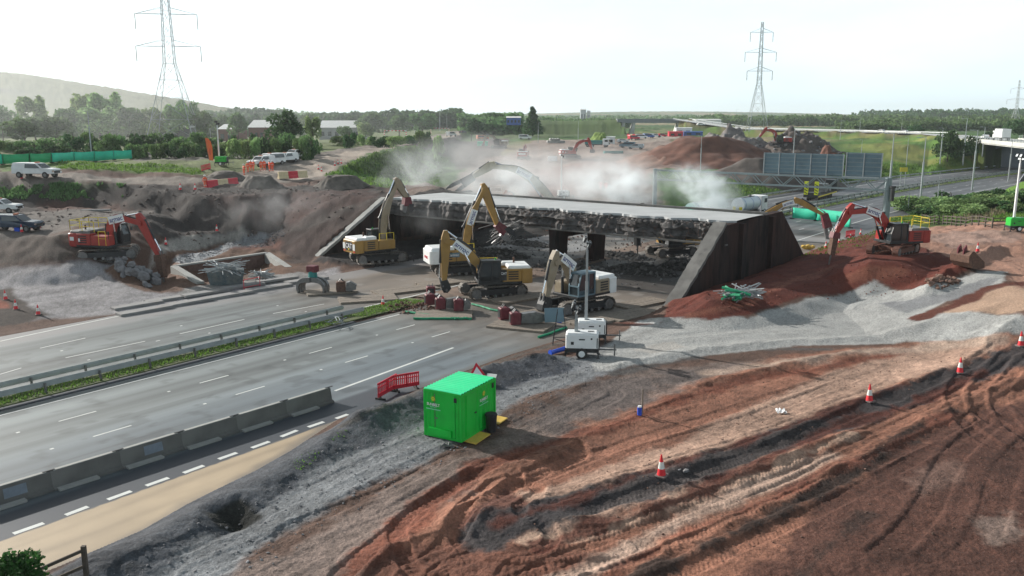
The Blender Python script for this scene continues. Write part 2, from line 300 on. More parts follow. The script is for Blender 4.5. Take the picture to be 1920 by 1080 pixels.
M = dict(
    yellow=mat("yellow paint", (.36, .205, .045), .45, var=.2, scale=2, dirt=.35, dirtcol=(.10, .075, .055)),
    sand=mat("dusty beige paint", (.30, .235, .15), .6, var=.2, scale=2, dirt=.45, dirtcol=(.24, .215, .18)),
    red=mat("red machine paint", (.34, .03, .022), .38, var=.15, scale=2, dirt=.2, dirtcol=(.16, .07, .055)),
    orange=mat('faded orange paint', (.50, .13, .05), .5, var=.2, dirt=.3),
    white=mat('white paint', (.74, .75, .74), .4, var=.06, scale=2, dirt=.1, dirtcol=(.5, .48, .44)),
    plain_white=mat('clean white', (.8, .8, .8), .5, var=.02),
    black=mat('black paint', (.02, .021, .023), .45, var=.25, scale=3, dirt=.15, dirtcol=(.10, .095, .09)),
    rubber=mat('rubber', (.022, .022, .023), .85, var=.25, dirt=.3, dirtcol=(.12, .10, .085)),
    track=mat('track steel', (.085, .078, .07), .7, metal=.3, var=.3, scale=4, dirt=.5, dirtcol=(.20, .17, .14), bump=.3),
    redtrack=mat('track steel caked in red soil', (.12, .06, .045), .8, metal=.1, var=.3, scale=4, dirt=.6, dirtcol=(.18, .075, .05), bump=.3),
    steel=mat('bare steel', (.20, .20, .20), .45, metal=.7, var=.3, scale=4, dirt=.3, dirtcol=(.12, .09, .07)),
    rust=mat('rusty steel', (.12, .065, .045), .8, metal=.2, var=.35, scale=6, bump=.3),
    chrome=mat('chrome rod', (.75, .77, .8), .18, metal=1, var=.03),
    galv=mat('galvanised steel', (.36, .39, .40), .45, metal=.6, var=.12, scale=2),
    gantry=mat('grey gantry paint', (.20, .25, .26), .5, metal=.3, var=.1, scale=.7),
    signback=mat('sign back aluminium', (.13, .20, .24), .5, metal=.4, var=.12, scale=.8),
    glass=mat('dark glass', (.03, .04, .045), .08, metal=0, var=.1, spec=.8),
    railyel=mat('yellow handrail paint', (.72, .55, .03), .5, var=.08),
    concrete=mat('concrete', (.33, .33, .31), .85, var=.18, scale=1.2, dirt=.3, dirtcol=(.16, .15, .14), bump=.3),
    shadeconc=mat('weathered concrete with painted shade', (.024, .021, .021), .9, var=.6, scale=.9, dirt=.5, dirtcol=(.060, .026, .020), stretch=(1.3, 1.3, .35), bump=.6, bscale=3, spec=.15),  # near black because wall shade is put into the colour; red soil stains
    conc2=mat('stained concrete', (.17, .165, .155), .9, var=.4, scale=1.6, dirt=.5, dirtcol=(.06, .057, .052), bump=.5, bscale=3),
    broken=mat('broken concrete', (.095, .088, .084), .95, var=.55, scale=2.2, dirt=.4, dirtcol=(.05, .045, .045), bump=1.0, bscale=4),
    deck=mat('pale deck screed', (.40, .41, .41), .8, var=.1, scale=.5, dirt=.15, dirtcol=(.3, .3, .3)),
    green=mat('green cabin paint', (.001, .50, .045), .42, var=.12, scale=1.4, dirt=.16, dirtcol=(.05, .22, .06)),
    greensunlit=mat('sunlit green roof paint', (.02, .72, .30), .38, var=.08, scale=.9, dirt=.08, dirtcol=(.2, .4, .25)),  # lighter copy of the cabin green, sunlight on top put into the colour
    lime=mat('lime generator paint', (.02, .42, .04), .4, var=.08),
    barrier_red=mat('red plastic', (.58, .012, .035), .45, var=.1),
    barrier_cream=mat('cream plastic', (.62, .50, .30), .5, var=.1),
    maroon=mat('maroon paint', (.13, .012, .022), .55, var=.3, scale=4, dirt=.35, dirtcol=(.10, .06, .05)),
    teal=mat('teal paint', (.01, .18, .17), .5, var=.15),
    mesh_green=mat('green debris netting', (.02, .36, .14), .7, var=.14, scale=.8),
    mesh_teal=mat('turquoise debris netting', (.02, .55, .34), .7, var=.1, scale=.8),
    cone_red=mat('cone red', (.70, .02, .03), .5, var=.06),
    cone_base=mat('cone base', (.16, .12, .11), .8, var=.2),
    hivis=mat('orange workwear', (.85, .13, .05), .7, var=.1, scale=6),
    band=mat('reflective tape', (.75, .75, .7), .4),
    helmet=mat('white helmet', (.8, .8, .8), .35),
    skin=mat('skin', (.45, .26, .18), .6),
    timber=mat('weathered timber', (.21, .175, .14), .85, var=.3, scale=5, dirt=.3, dirtcol=(.13, .11, .095), bump=.4),
    darktimber=mat('dark fence timber', (.085, .07, .055), .9, var=.3, scale=5),
    blue=mat('blue plastic', (.015, .08, .55), .4, var=.15),
    strap=mat('green strap', (.01, .25, .12), .7, var=.1),
    ply=mat('yellow board', (.62, .40, .07), .6, var=.12),
    bluecab=mat('blue cabin', (.03, .10, .36), .5, var=.1),
    dkbluecar=mat('dark blue car paint', (.012, .03, .06), .25, var=.08),
    orangeflag=mat('orange banner', (.80, .16, .04), .6, var=.08),
    markwhite=mat('road marking white', (.62, .63, .6), .6, var=.12, scale=1.5, dirt=.22, dirtcol=(.3, .3, .29)),
    rock=mat('broken concrete lumps', (.19, .185, .19), .95, var=.35, scale=1.5, bump=.8, bscale=3),
    bark=mat('bark', (.07, .05, .04), .9, var=.3),
    brick=mat('red brick', (.16, .055, .04), .85, var=.2),
    roofwhite=mat('pale sheet roof', (.62, .62, .60), .5, var=.06),
    yellowsign=mat('yellow sign', (.62, .50, .04), .5, var=.06),
    sunyellow=mat('sunflower yellow', (.75, .62, .04), .5, var=.03),
    mint=mat('pale green lettering', (.25, .75, .45), .5, var=.03),
    bluesign=mat('blue sign', (.02, .09, .42), .4, var=.04),
    stencilblue=mat('blue lettering', (.03, .05, .20), .5, var=.03),
    redletter=mat('red lettering', (.55, .03, .05), .5, var=.03),
    stub=mat('silver hose', (.3, .32, .33), .5, metal=.4),
)
def leafmat(name, col, var=.45, scale=1.2):
    if name in MATS: return MATS[name]
    m = bpy.data.materials.new(name); m.use_nodes = True; t = m.node_tree; b = t.nodes['Principled BSDF']
    b.inputs['Roughness'].default_value = .75; b.inputs['Specular IOR Level'].default_value = .25
    at = t.nodes.new('ShaderNodeAttribute'); at.attribute_name = 'tone'
    oi = t.nodes.new('ShaderNodeObjectInfo')
    hs = t.nodes.new('ShaderNodeHueSaturation'); hs.inputs['Color'].default_value = (*col, 1)
    m1 = t.nodes.new('ShaderNodeMath'); m1.operation = 'MULTIPLY_ADD'; m1.inputs[1].default_value = .35; m1.inputs[2].default_value = .82
    t.links.new(oi.outputs['Random'], m1.inputs[0])
    m2 = t.nodes.new('ShaderNodeMath'); m2.operation = 'MULTIPLY'; t.links.new(m1.outputs[0], m2.inputs[0]); t.links.new(at.outputs['Fac'], m2.inputs[1])
    t.links.new(m2.outputs[0], hs.inputs['Value'])
    m3 = t.nodes.new('ShaderNodeMath'); m3.operation = 'MULTIPLY_ADD'; m3.inputs[1].default_value = .04; m3.inputs[2].default_value = .48
    t.links.new(oi.outputs['Random'], m3.inputs[0]); t.links.new(m3.outputs[0], hs.inputs['Hue'])
    t.links.new(hs.outputs[0], b.inputs['Base Color'])
    tr = t.nodes.new('ShaderNodeBsdfTranslucent'); t.links.new(hs.outputs[0], tr.inputs['Color'])
    ms = t.nodes.new('ShaderNodeMixShader'); ms.inputs[0].default_value = .4
    t.links.new(b.outputs[0], ms.inputs[1]); t.links.new(tr.outputs[0], ms.inputs[2]); t.links.new(ms.outputs[0], t.nodes['Material Output'].inputs['Surface'])
    MATS[name] = m; return m

# ------------------------------------------------------------------ mesh building
class MB:
    def __init__(s): s.v = []; s.f = []
    def add(s, vs, fs, mtx=None):
        k = len(s.v)
        if mtx is not None: vs = [tuple(mtx @ Vector(v)) for v in vs]
        s.v += [tuple(v) for v in vs]; s.f += [tuple(i + k for i in f) for f in fs]; return s
    def box(s, c, d, rz=0, ry=0, rx=0, ch=0.0, taper=(1, 1)):
        x, y, z = [q / 2 for q in d]; M_ = Matrix.Translation(c) @ Euler((rx, ry, rz)).to_matrix().to_4x4()
        tx, ty = taper
        if ch <= 0:
            vs = [(-x, -y, -z), (x, -y, -z), (x, y, -z), (-x, y, -z), (-x * tx, -y * ty, z), (x * tx, -y * ty, z), (x * tx, y * ty, z), (-x * tx, y * ty, z)]
            fs = [(0, 3, 2, 1), (4, 5, 6, 7), (0, 1, 5, 4), (1, 2, 6, 5), (2, 3, 7, 6), (3, 0, 4, 7)]
        else:
            vs = []; fs = []
            def ring(a, b, zz, q):
                return [(-a + q, -b, zz), (a - q, -b, zz), (a, -b + q, zz), (a, b - q, zz), (a - q, b, zz), (-a + q, b, zz), (-a, b - q, zz), (-a, -b + q, zz)]
            vs = ring(x, y, -z, ch) + ring(x * tx, y * ty, z - ch, ch) + ring(x * tx - ch, y * ty - ch, z, ch * .6)
            for r_ in (0, 8):
                for i in range(8): fs.append((r_ + i, r_ + (i + 1) % 8, r_ + 8 + (i + 1) % 8, r_ + 8 + i))
            fs.append(tuple(range(16, 24))); fs.append(tuple(range(7, -1, -1)))
        return s.add(vs, fs, M_)
    def cyl(s, a, b, r0, r1=None, n=10, cap=True):
        r1 = r0 if r1 is None else r1; a = Vector(a); b = Vector(b); d = (b - a)
        if d.length < 1e-6: return s
        q = d.to_track_quat('Z', 'Y'); vs = []
        for p, r in ((a, r0), (b, r1)):
            for i in range(n):
                t = 2 * math.pi * i / n; vs.append(tuple(p + q @ Vector((r * math.cos(t), r * math.sin(t), 0))))
        fs = [(i, (i + 1) % n, n + (i + 1) % n, n + i) for i in range(n)]
        if cap: fs += [tuple(range(n - 1, -1, -1)), tuple(range(n, 2 * n))]
        return s.add(vs, fs)
    def beam(s, a, b, w_, h_=None):
        h_ = w_ if h_ is None else h_; a = Vector(a); b = Vector(b); d = b - a
        if d.length < 1e-6: return s
        up = Vector((0, 0, 1)) if abs(d.normalized().z) < .95 else Vector((1, 0, 0))
        x = d.normalized(); y = up.cross(x).normalized(); z = x.cross(y)
        vs = []
        for p in (a, b):
            for i, j in ((-1, -1), (1, -1), (1, 1), (-1, 1)): vs.append(tuple(p + y * (i * w_ / 2) + z * (j * h_ / 2)))
        return s.add(vs, [(0, 3, 2, 1), (4, 5, 6, 7), (0, 1, 5, 4), (1, 2, 6, 5), (2, 3, 7, 6), (3, 0, 4, 7)])
    def prism(s, prof, y0, y1, inset=0.0):
        """profile of (x,z) points extruded from y0 to y1"""
        k = len(prof); vs = [(x, y0, z) for x, z in prof] + [(x, y1, z) for x, z in prof]
        fs = [tuple(range(k)), tuple(range(2 * k - 1, k - 1, -1))] + [(i, k + i, k + (i + 1) % k, (i + 1) % k) for i in range(k)]
        return s.add(vs, fs)
    def ribbon(s, pts, ws, y0, y1):
        """thick curved band in the xz plane: centre points and widths"""
        L, Rr = [], []
        for i, p in enumerate(pts):
            a = pts[max(i - 1, 0)]; b = pts[min(i + 1, len(pts) - 1)]; dx, dz = b[0] - a[0], b[1] - a[1]; l = math.hypot(dx, dz) or 1
            L.append((p[0] - dz / l * ws[i] / 2, p[1] + dx / l * ws[i] / 2)); Rr.append((p[0] + dz / l * ws[i] / 2, p[1] - dx / l * ws[i] / 2))
        k = len(pts); vs = []
        for y in (y0, y1): vs += [(x, y, z) for x, z in L] + [(x, y, z) for x, z in Rr]
        fs = []
        for i in range(k - 1):
            fs += [(i, i + 1, k + i + 1, k + i), (2 * k + i, 3 * k + i, 3 * k + i + 1, 2 * k + i + 1),
                   (i, 2 * k + i, 2 * k + i + 1, i + 1), (k + i, k + i + 1, 3 * k + i + 1, 3 * k + i)]
        fs += [(0, k, 3 * k, 2 * k), (k - 1, 3 * k - 1, 4 * k - 1, 2 * k - 1)]
        return s.add(vs, fs)
    def tube(s, pts, r, n=6):
        for i in range(len(pts) - 1): s.cyl(pts[i], pts[i + 1], r, r, n)
        return s
    def rock(s, c, r, seed, squash=.7):
        rnd = random.Random(seed); bm = bmesh.new(); bmesh.ops.create_icosphere(bm, subdivisions=1, radius=1)
        ax = Vector((rnd.uniform(.7, 1.3), rnd.uniform(.6, 1.1), squash * rnd.uniform(.7, 1.2))); q = Euler((rnd.uniform(-.5, .5), rnd.uniform(-.5, .5), rnd.uniform(0, 6.3))).to_matrix()
        vs = []
        for v in bm.verts:
            p = v.co * rnd.uniform(.72, 1.15); p = Vector((p.x * ax.x, p.y * ax.y, p.z * ax.z)); vs.append(tuple(Vector(c) + q @ (p * r)))
        fs = [tuple(v.index for v in f.verts) for f in bm.faces]; bm.free(); return s.add(vs, fs)
    def mesh(s, name):
        me = bpy.data.meshes.new(name); me.from_pydata(s.v, [], s.f)
        bm = bmesh.new(); bm.from_mesh(me); bmesh.ops.recalc_face_normals(bm, faces=bm.faces); bm.to_mesh(me); bm.free(); return me
    def build(s, name, m, parent=None, bevel=0, smooth=False):
        me = s.mesh(name); me.materials.append(m); o = bpy.data.objects.new(name, me); C.objects.link(o)
        if parent is not None: o.parent = parent
        if smooth:
            for p in me.polygons: p.use_smooth = True
        if bevel:
            b = o.modifiers.new('bevel', 'BEVEL'); b.width = bevel; b.segments = 2; b.limit_method = 'ANGLE'
        return o
def tag(o, label=None, cat=None, group=None, kind=None):
    if label: o['label'] = label
    if cat: o['category'] = cat
    if group: o['group'] = group
    if kind: o['kind'] = kind
    return o
def thing(name, label, cat, loc=(0, 0, 0), rz=0, group=None, tilt=None, s=1):
    o = bpy.data.objects.new(name, None); C.objects.link(o); o.location = loc; o.rotation_euler = (0, 0, rz); o.scale = (s, s, s); o.empty_display_size = .3
    if tilt: o.rotation_euler = (tilt[0], tilt[1], rz)
    return tag(o, label, cat, group)
KIDS = {}
def copy_tree(o, parent=None):
    c = o.copy(); C.objects.link(c)
    if parent is not None: c.parent = parent
    if o.name not in KIDS: KIDS[o.name] = [q for q in o.children]
    for ch in KIDS[o.name]: copy_tree(ch, c)
    return c
def clone(o, label, loc, rz=0, s=None, group=None, tilt=None):
    c = copy_tree(o); c['label'] = label; c.location = loc; c.rotation_euler = (tilt[0] if tilt else 0, tilt[1] if tilt else 0, rz)
    if s: c.scale = (s, s, s)
    if group: c['group'] = group
    return c
def text(body, size, m, parent, mtx, name='lettering', extrude=.006, shear=0, space=1.0, xs=1.0):
    cu = bpy.data.curves.new(name, 'FONT'); cu.body = body; cu.size = size; cu.extrude = extrude; cu.align_x = 'CENTER'; cu.align_y = 'CENTER'; cu.shear = shear
    cu.space_character = space; cu.offset = size * .012; cu.resolution_u = 3
    tmp = bpy.data.objects.new(name, cu); C.objects.link(tmp); dg = bpy.context.evaluated_depsgraph_get()
    me = bpy.data.meshes.new_from_object(tmp.evaluated_get(dg)); bpy.data.objects.remove(tmp)
    me.materials.clear(); me.materials.append(m); o = bpy.data.objects.new(name, me); C.objects.link(o); o.parent = parent
    o.matrix_local = mtx @ Matrix.Diagonal((xs, 1, 1, 1)); return o
def face_mtx(loc, normal, up=(0, 0, 1)):
    n = Vector(normal).normalized(); u_ = Vector(up); x = u_.cross(n).normalized(); y = n.cross(x)
    m = Matrix((x, y, n)).transposed().to_4x4(); m.translation = Vector(loc); return m
def grid_obj(name, X, Y, Z, m, attr=None, parent=None, smooth=True):
    """grid mesh from 2-D arrays"""
    r, c = X.shape; me = bpy.data.meshes.new(name); nv = r * c
    me.vertices.add(nv); me.vertices.foreach_set('co', np.stack([X, Y, Z], -1).reshape(-1).astype(np.float32))
    i = np.arange(r - 1)[:, None] * c + np.arange(c - 1)[None, :]
    q = np.stack([i, i + 1, i + c + 1, i + c], -1).reshape(-1, 4); nf = len(q)
    me.loops.add(nf * 4); me.loops.foreach_set('vertex_index', q.reshape(-1).astype(np.int32))
    me.polygons.add(nf); me.polygons.foreach_set('loop_start', np.arange(nf, dtype=np.int32) * 4); me.polygons.foreach_set('loop_total', np.full(nf, 4, np.int32))
    me.polygons.foreach_set('use_smooth', np.full(nf, smooth)); me.update(calc_edges=True); me.validate()
    if attr is not None:
        a = me.color_attributes.new('col', 'FLOAT_COLOR', 'POINT'); k = np.ones((nv, 4), np.float32); k[:, :3] = attr.reshape(-1, 3); a.data.foreach_set('color', k.reshape(-1))
    me.materials.append(m); o = bpy.data.objects.new(name, me); C.objects.link(o)
    if parent: o.parent = parent
    return o
# ------------------------------------------------------------------ ground colours (soil tones, some with shade painted in)
PAINT = []
def pp(pts, col, feather=1.0, amp=1.0, st=1.0, fr=.35): PAINT.append(('p', TP(pts), col, feather, amp, st, fr))
def pl(pts, hw, col, feather=.5, amp=.4, st=1.0, fr=.6): PAINT.append(('l', smooth_line(TP(pts), 4), col, feather, amp, st, fr, hw))
TAN = (.31, .145, .095); PALE = (.37, .27, .21); DRED = (.115, .036, .024); RED = (.22, .075, .045); BRN = (.135, .082, .062); DGREY = (.062, .058, .060)
pp([(-700, 236), (860, 236), (880, 262), (620, 320), (420, 330), (-700, 330)], (.165, .195, .085), 6, 4, .95, .05)
pp([(-700, 345), (200, 343), (460, 350), (720, 345), (735, 380), (700, 415), (560, 420), (300, 445), (-700, 445)], (.062, .052, .048), 1, 1)
pp([(60, 370), (260, 380), (240, 400), (60, 398)], (.13, .065, .048), 2, 3, .7)
pp([(380, 365), (700, 350), (710, 395), (450, 410)], (.085, .045, .038), 2, 3, .8)
pp([(-50, 340), (240, 345), (230, 358), (-50, 362)], (.06, .075, .04), 1, 2, .8)
pp([(-700, 322), (160, 325), (380, 333), (470, 322), (560, 298), (620, 283), (760, 262), (860, 244), (868, 262), (720, 297), (640, 322), (600, 337), (460, 352), (200, 343), (-700, 338)], (.25, .215, .185), .8, .8)
pp([(480, 325), (560, 305), (720, 272), (860, 247), (862, 254), (720, 290), (620, 325), (570, 335)], (.42, .35, .29), .8, .8, .9)
pp([(110, 303), (380, 316), (385, 327), (110, 318), (0, 322), (0, 312)], (.13, .20, .055), .5, .8)
pp([(250, 290), (600, 268), (600, 284), (480, 296), (250, 304)], (.16, .145, .13), .6, .8, .9)
pp([(-300, 400), (300, 392), (310, 400), (130, 432), (60, 450), (-300, 450)], (.17, .15, .135), 1, 1, .9)
pp([(-300, 445), (120, 438), (190, 430), (170, 470), (120, 498), (0, 500), (-300, 505)], (.13, .105, .09), .8, .8, .9)
pp([(-300, 500), (110, 495), (240, 480), (300, 500), (280, 545), (330, 548), (560, 515), (640, 500), (640, 540), (-300, 640)], (.33, .315, .32), .8, .7)
pp([(-200, 535), (20, 540), (60, 575), (95, 590), (60, 605), (-200, 640)], (.075, .06, .052), .5, .7)
pp([(-200, 550), (10, 555), (28, 580), (-200, 590)], (.24, .075, .045), .4, .5)
pp([(225, 488), (330, 440), (450, 424), (600, 407), (735, 398), (725, 405), (600, 418), (480, 434), (380, 463), (290, 498)], (.36, .335, .30), .4, .5)
pp([(190, 505), (300, 492), (380, 463), (480, 434), (620, 418), (640, 425), (575, 490), (545, 515), (330, 545), (270, 548)], (.155, .090, .062), .3, .4)
pp([(320, 492), (345, 476), (450, 445), (530, 428), (537, 440), (440, 466), (345, 500)], (.30, .31, .32), .3, .3)
pp([(400, 470), (500, 452), (560, 430), (620, 420), (650, 430), (580, 488), (520, 470)], (.14, .055, .04), .5, .6, .8)
pp([(340, 540), (560, 510), (600, 515), (560, 528), (330, 556)], (.28, .27, .26), .4, .5)
pp([(598, 330), (640, 312), (700, 286), (770, 272), (835, 295), (845, 315), (800, 345), (760, 352), (700, 352), (640, 338)], (.085, .15, .045), 1, 2)
pp([(612, 328), (650, 318), (690, 332), (660, 340)], (.16, .30, .06), .8, 2, .9); pp([(770, 310), (835, 300), (842, 315), (800, 330), (760, 335)], (.16, .32, .06), .8, 2, .9)
pp([(740, 275), (850, 258), (960, 256), (940, 300), (860, 320), (840, 295)], (.095, .074, .066), 1, 2)
pp([(860, 330), (900, 300), (960, 285), (1000, 262), (1250, 258), (1300, 290), (1220, 330), (1260, 400), (1180, 420), (880, 410), (740, 372)], (.30, .235, .20), 2, 2)
pp([(960, 330), (1100, 300), (1240, 300), (1200, 360), (1000, 370)], (.30, .15, .115), 2, 3, .7)
pp([(780, 352), (880, 305), (960, 300), (940, 345), (860, 372)], (.22, .165, .14), 1, 2, .8)
pp([(1160, 262), (1230, 250), (1300, 258), (1200, 268)], (.38, .32, .27), 2, 2)
pp([(880, 246), (1000, 236), (1170, 234), (1175, 250), (1000, 258), (900, 262)], (.09, .13, .045), 2, 2)
pp([(500, 425), (600, 395), (720, 376), (735, 372), (585, 488), (548, 498), (520, 460)], (.058, .042, .038), .8, 1.2, .9)  # dark slope soil with the wing wall's shade painted in
pp([(575, 492), (735, 372), (960, 366), (1020, 420), (1015, 500), (760, 505)], (.045, .042, .042), .4, .4, .95)  # shade under the deck by the left abutment, painted into the ground
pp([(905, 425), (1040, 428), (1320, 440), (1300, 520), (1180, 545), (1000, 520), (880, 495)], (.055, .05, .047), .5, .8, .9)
# near side of the motorway
pp([(100, 1300), (170, 1075), (300, 985), (560, 845), (700, 790), (790, 740), (900, 700), (1040, 655), (1200, 590), (1280, 570), (1400, 585), (2600, 560), (2600, 1400)], BRN, .3, .4)
pp([(560, 1100), (720, 990), (880, 890), (1050, 800), (1250, 722), (1480, 664), (1700, 642), (2600, 600), (2600, 1400), (500, 1400)], TAN, .6, .8)
pp([(170, 1080), (300, 990), (560, 850), (780, 745), (880, 700), (1000, 665), (1150, 640), (1240, 640), (1190, 690), (1000, 745), (820, 850), (640, 940), (470, 1030), (400, 1150), (100, 1200)], (.235, .245, .255), .5, .7)
pp([(420, 1100), (620, 960), (820, 860), (1000, 765), (1190, 695), (1480, 664), (1250, 735), (1090, 800), (930, 880), (760, 980), (640, 1100)], (.24, .185, .16), .8, 1.5, .85)
pp([(980, 755), (1180, 700), (1330, 690), (1240, 745), (1090, 800), (960, 830)], (.13, .11, .105), .8, 2.0, .7, .9)
pl([(640, 1090), (730, 1010), (860, 900), (1000, 840), (1150, 795), (1270, 750), (1400, 712), (1560, 686), (1720, 655)], .75, RED, .5, .7, .9)
pl([(1010, 960), (1200, 890), (1330, 840), (1480, 775), (1640, 705), (1800, 655)], 2.2, (.48, .315, .235), .6, .6, .95)
pl([(1330, 700), (1500, 672), (1700, 655), (1880, 640)], .9, (.50, .37, .29), .8, .8, .9)
pp([(850, 985), (900, 930), (950, 905), (1000, 945), (1130, 915), (1150, 940), (1040, 985), (930, 1020)], (.14, .062, .045), .3, .5)
pp([(1330, 1090), (1480, 990), (1590, 895), (1720, 812), (1800, 775), (1860, 760), (2300, 760), (2300, 1400), (1200, 1300)], (.125, .058, .042), .6, 1.2)  # dark red brown soil, this corner's shade put into its colour
pp([(640, 1100), (740, 1020), (860, 985), (960, 1010), (1150, 1030), (1200, 1100)], (.15, .062, .042), .5, .9, .8)
pl([(1060, 1085), (1300, 965), (1560, 852)], .7, (.52, .37, .29), .5, .5, .9)
pl([(1000, 1015), (1150, 985), (1330, 915)], .5, (.56, .38, .28), .3, .4, .9); pl([(1230, 955), (1420, 880), (1600, 812)], .35, (.56, .38, .28), .3, .4, .9)
pl([(905, 1000), (1060, 955), (1240, 903), (1400, 850), (1560, 790), (1700, 738), (1810, 700), (1940, 645)], 1.15, DGREY, .4, .6, .95, .8)
pl([(930, 985), (1090, 930), (1240, 875), (1400, 825), (1560, 768), (1700, 718)], .35, DRED, .4, .5, .9)
pl([(1010, 1022), (1240, 945), (1420, 870), (1560, 805), (1700, 762), (1850, 695)], .5, DRED, .4, .6, .9)
pl([(1180, 1085), (1380, 1000), (1560, 905), (1700, 820), (1790, 770)], .55, (.05, .034, .028), .4, .6, .95)
pl([(1250, 1010), (1450, 935), (1640, 850), (1790, 775)], .35, (.30, .11, .07), .4, .6, .8)
pl([(1150, 1060), (1400, 950), (1640, 835)], .22, DRED, .3, .5, .8)
pl([(1500, 1085), (1560, 1020), (1620, 965)], .4, (.05, .034, .028), .4, .6, .7)
pp([(1840, 980), (1900, 960), (1920, 1000), (1870, 1020)], (.33, .25, .21), .5, 1.0, .6); pp([(1700, 900), (1790, 860), (1800, 900), (1730, 930)], (.24, .15, .12), .5, 1.0, .6)
pl([(1150, 702), (1300, 668), (1420, 655), (1560, 655)], .5, (.10, .095, .092), .5, .6, .9)
pp([(1130, 650), (1200, 600), (1262, 590), (1400, 594), (1520, 557), (1640, 527), (1750, 532), (1830, 505), (1892, 508), (1870, 540), (1780, 565), (1735, 585), (1920, 588), (2600, 592), (2600, 622), (1920, 631), (1700, 640), (1500, 650), (1300, 668), (1190, 690), (1110, 700)], (.41, .41, .395), .3, .5)
pp([(1640, 570), (1760, 548), (1850, 520), (1880, 520), (1850, 548), (1700, 585)], (.22, .225, .235), .3, .6, .8)
pp([(1735, 586), (1800, 562), (1870, 540), (2600, 545), (2600, 590), (1900, 588)], (.44, .30, .215), .3, .4)
pp([(1690, 445), (1735, 428), (2600, 430), (2600, 545), (1900, 545), (1890, 508), (1800, 495)], (.38, .215, .155), .4, .6)
pp([(1720, 440), (1800, 432), (1920, 436), (1920, 455), (1780, 465)], (.40, .27, .22), .5, 1.0, .8)
pl([(1730, 595), (1800, 567), (1860, 538), (1930, 532), (2000, 520)], .8, (.12, .040, .027), .3, .5)
pp([(1240, 596), (1262, 560), (1500, 470), (1600, 440), (1700, 450), (1770, 478), (1845, 500), (1800, 512), (1750, 530), (1640, 525), (1520, 555), (1400, 592), (1330, 602)], (.135, .036, .024), .25, .35)
pl([(1290, 592), (1400, 572), (1500, 520)], .35, (.26, .10, .065), .4, .5, .8); pl([(1450, 535), (1560, 500)], .7, (.22, .085, .058), .4, .7, .7); pl([(1600, 520), (1680, 508)], .8, (.24, .095, .06), .4, .7, .6)
pl([(1100, 668), (1150, 650), (1250, 600)], .5, (.3, .3, .29), .5, .5, .7)
pp([(1140, 600), (1190, 612), (1250, 600), (1230, 608)], (.15, .05, .035), .2, .3, .8)
pp([(1180, 655), (1260, 640), (1290, 650), (1220, 665)], (.5, .47, .43), .4, .5, .8)
pl([(170, 1070), (300, 990), (430, 920), (560, 850), (690, 796), (785, 750)], 1.95, (.090, .098, .112), .4, .5, .95)
pl([(900, 722), (960, 700), (1030, 685)], 1.5, (.085, .092, .108), .4, .5, .95)
pp([(385, 960), (450, 930), (502, 965), (410, 990)], (.035, .036, .032), .25, .3)
pl([(640, 800), (700, 770), (780, 735), (900, 690), (1060, 640)], .35, (.13, .115, .10), .3, .4, .8)

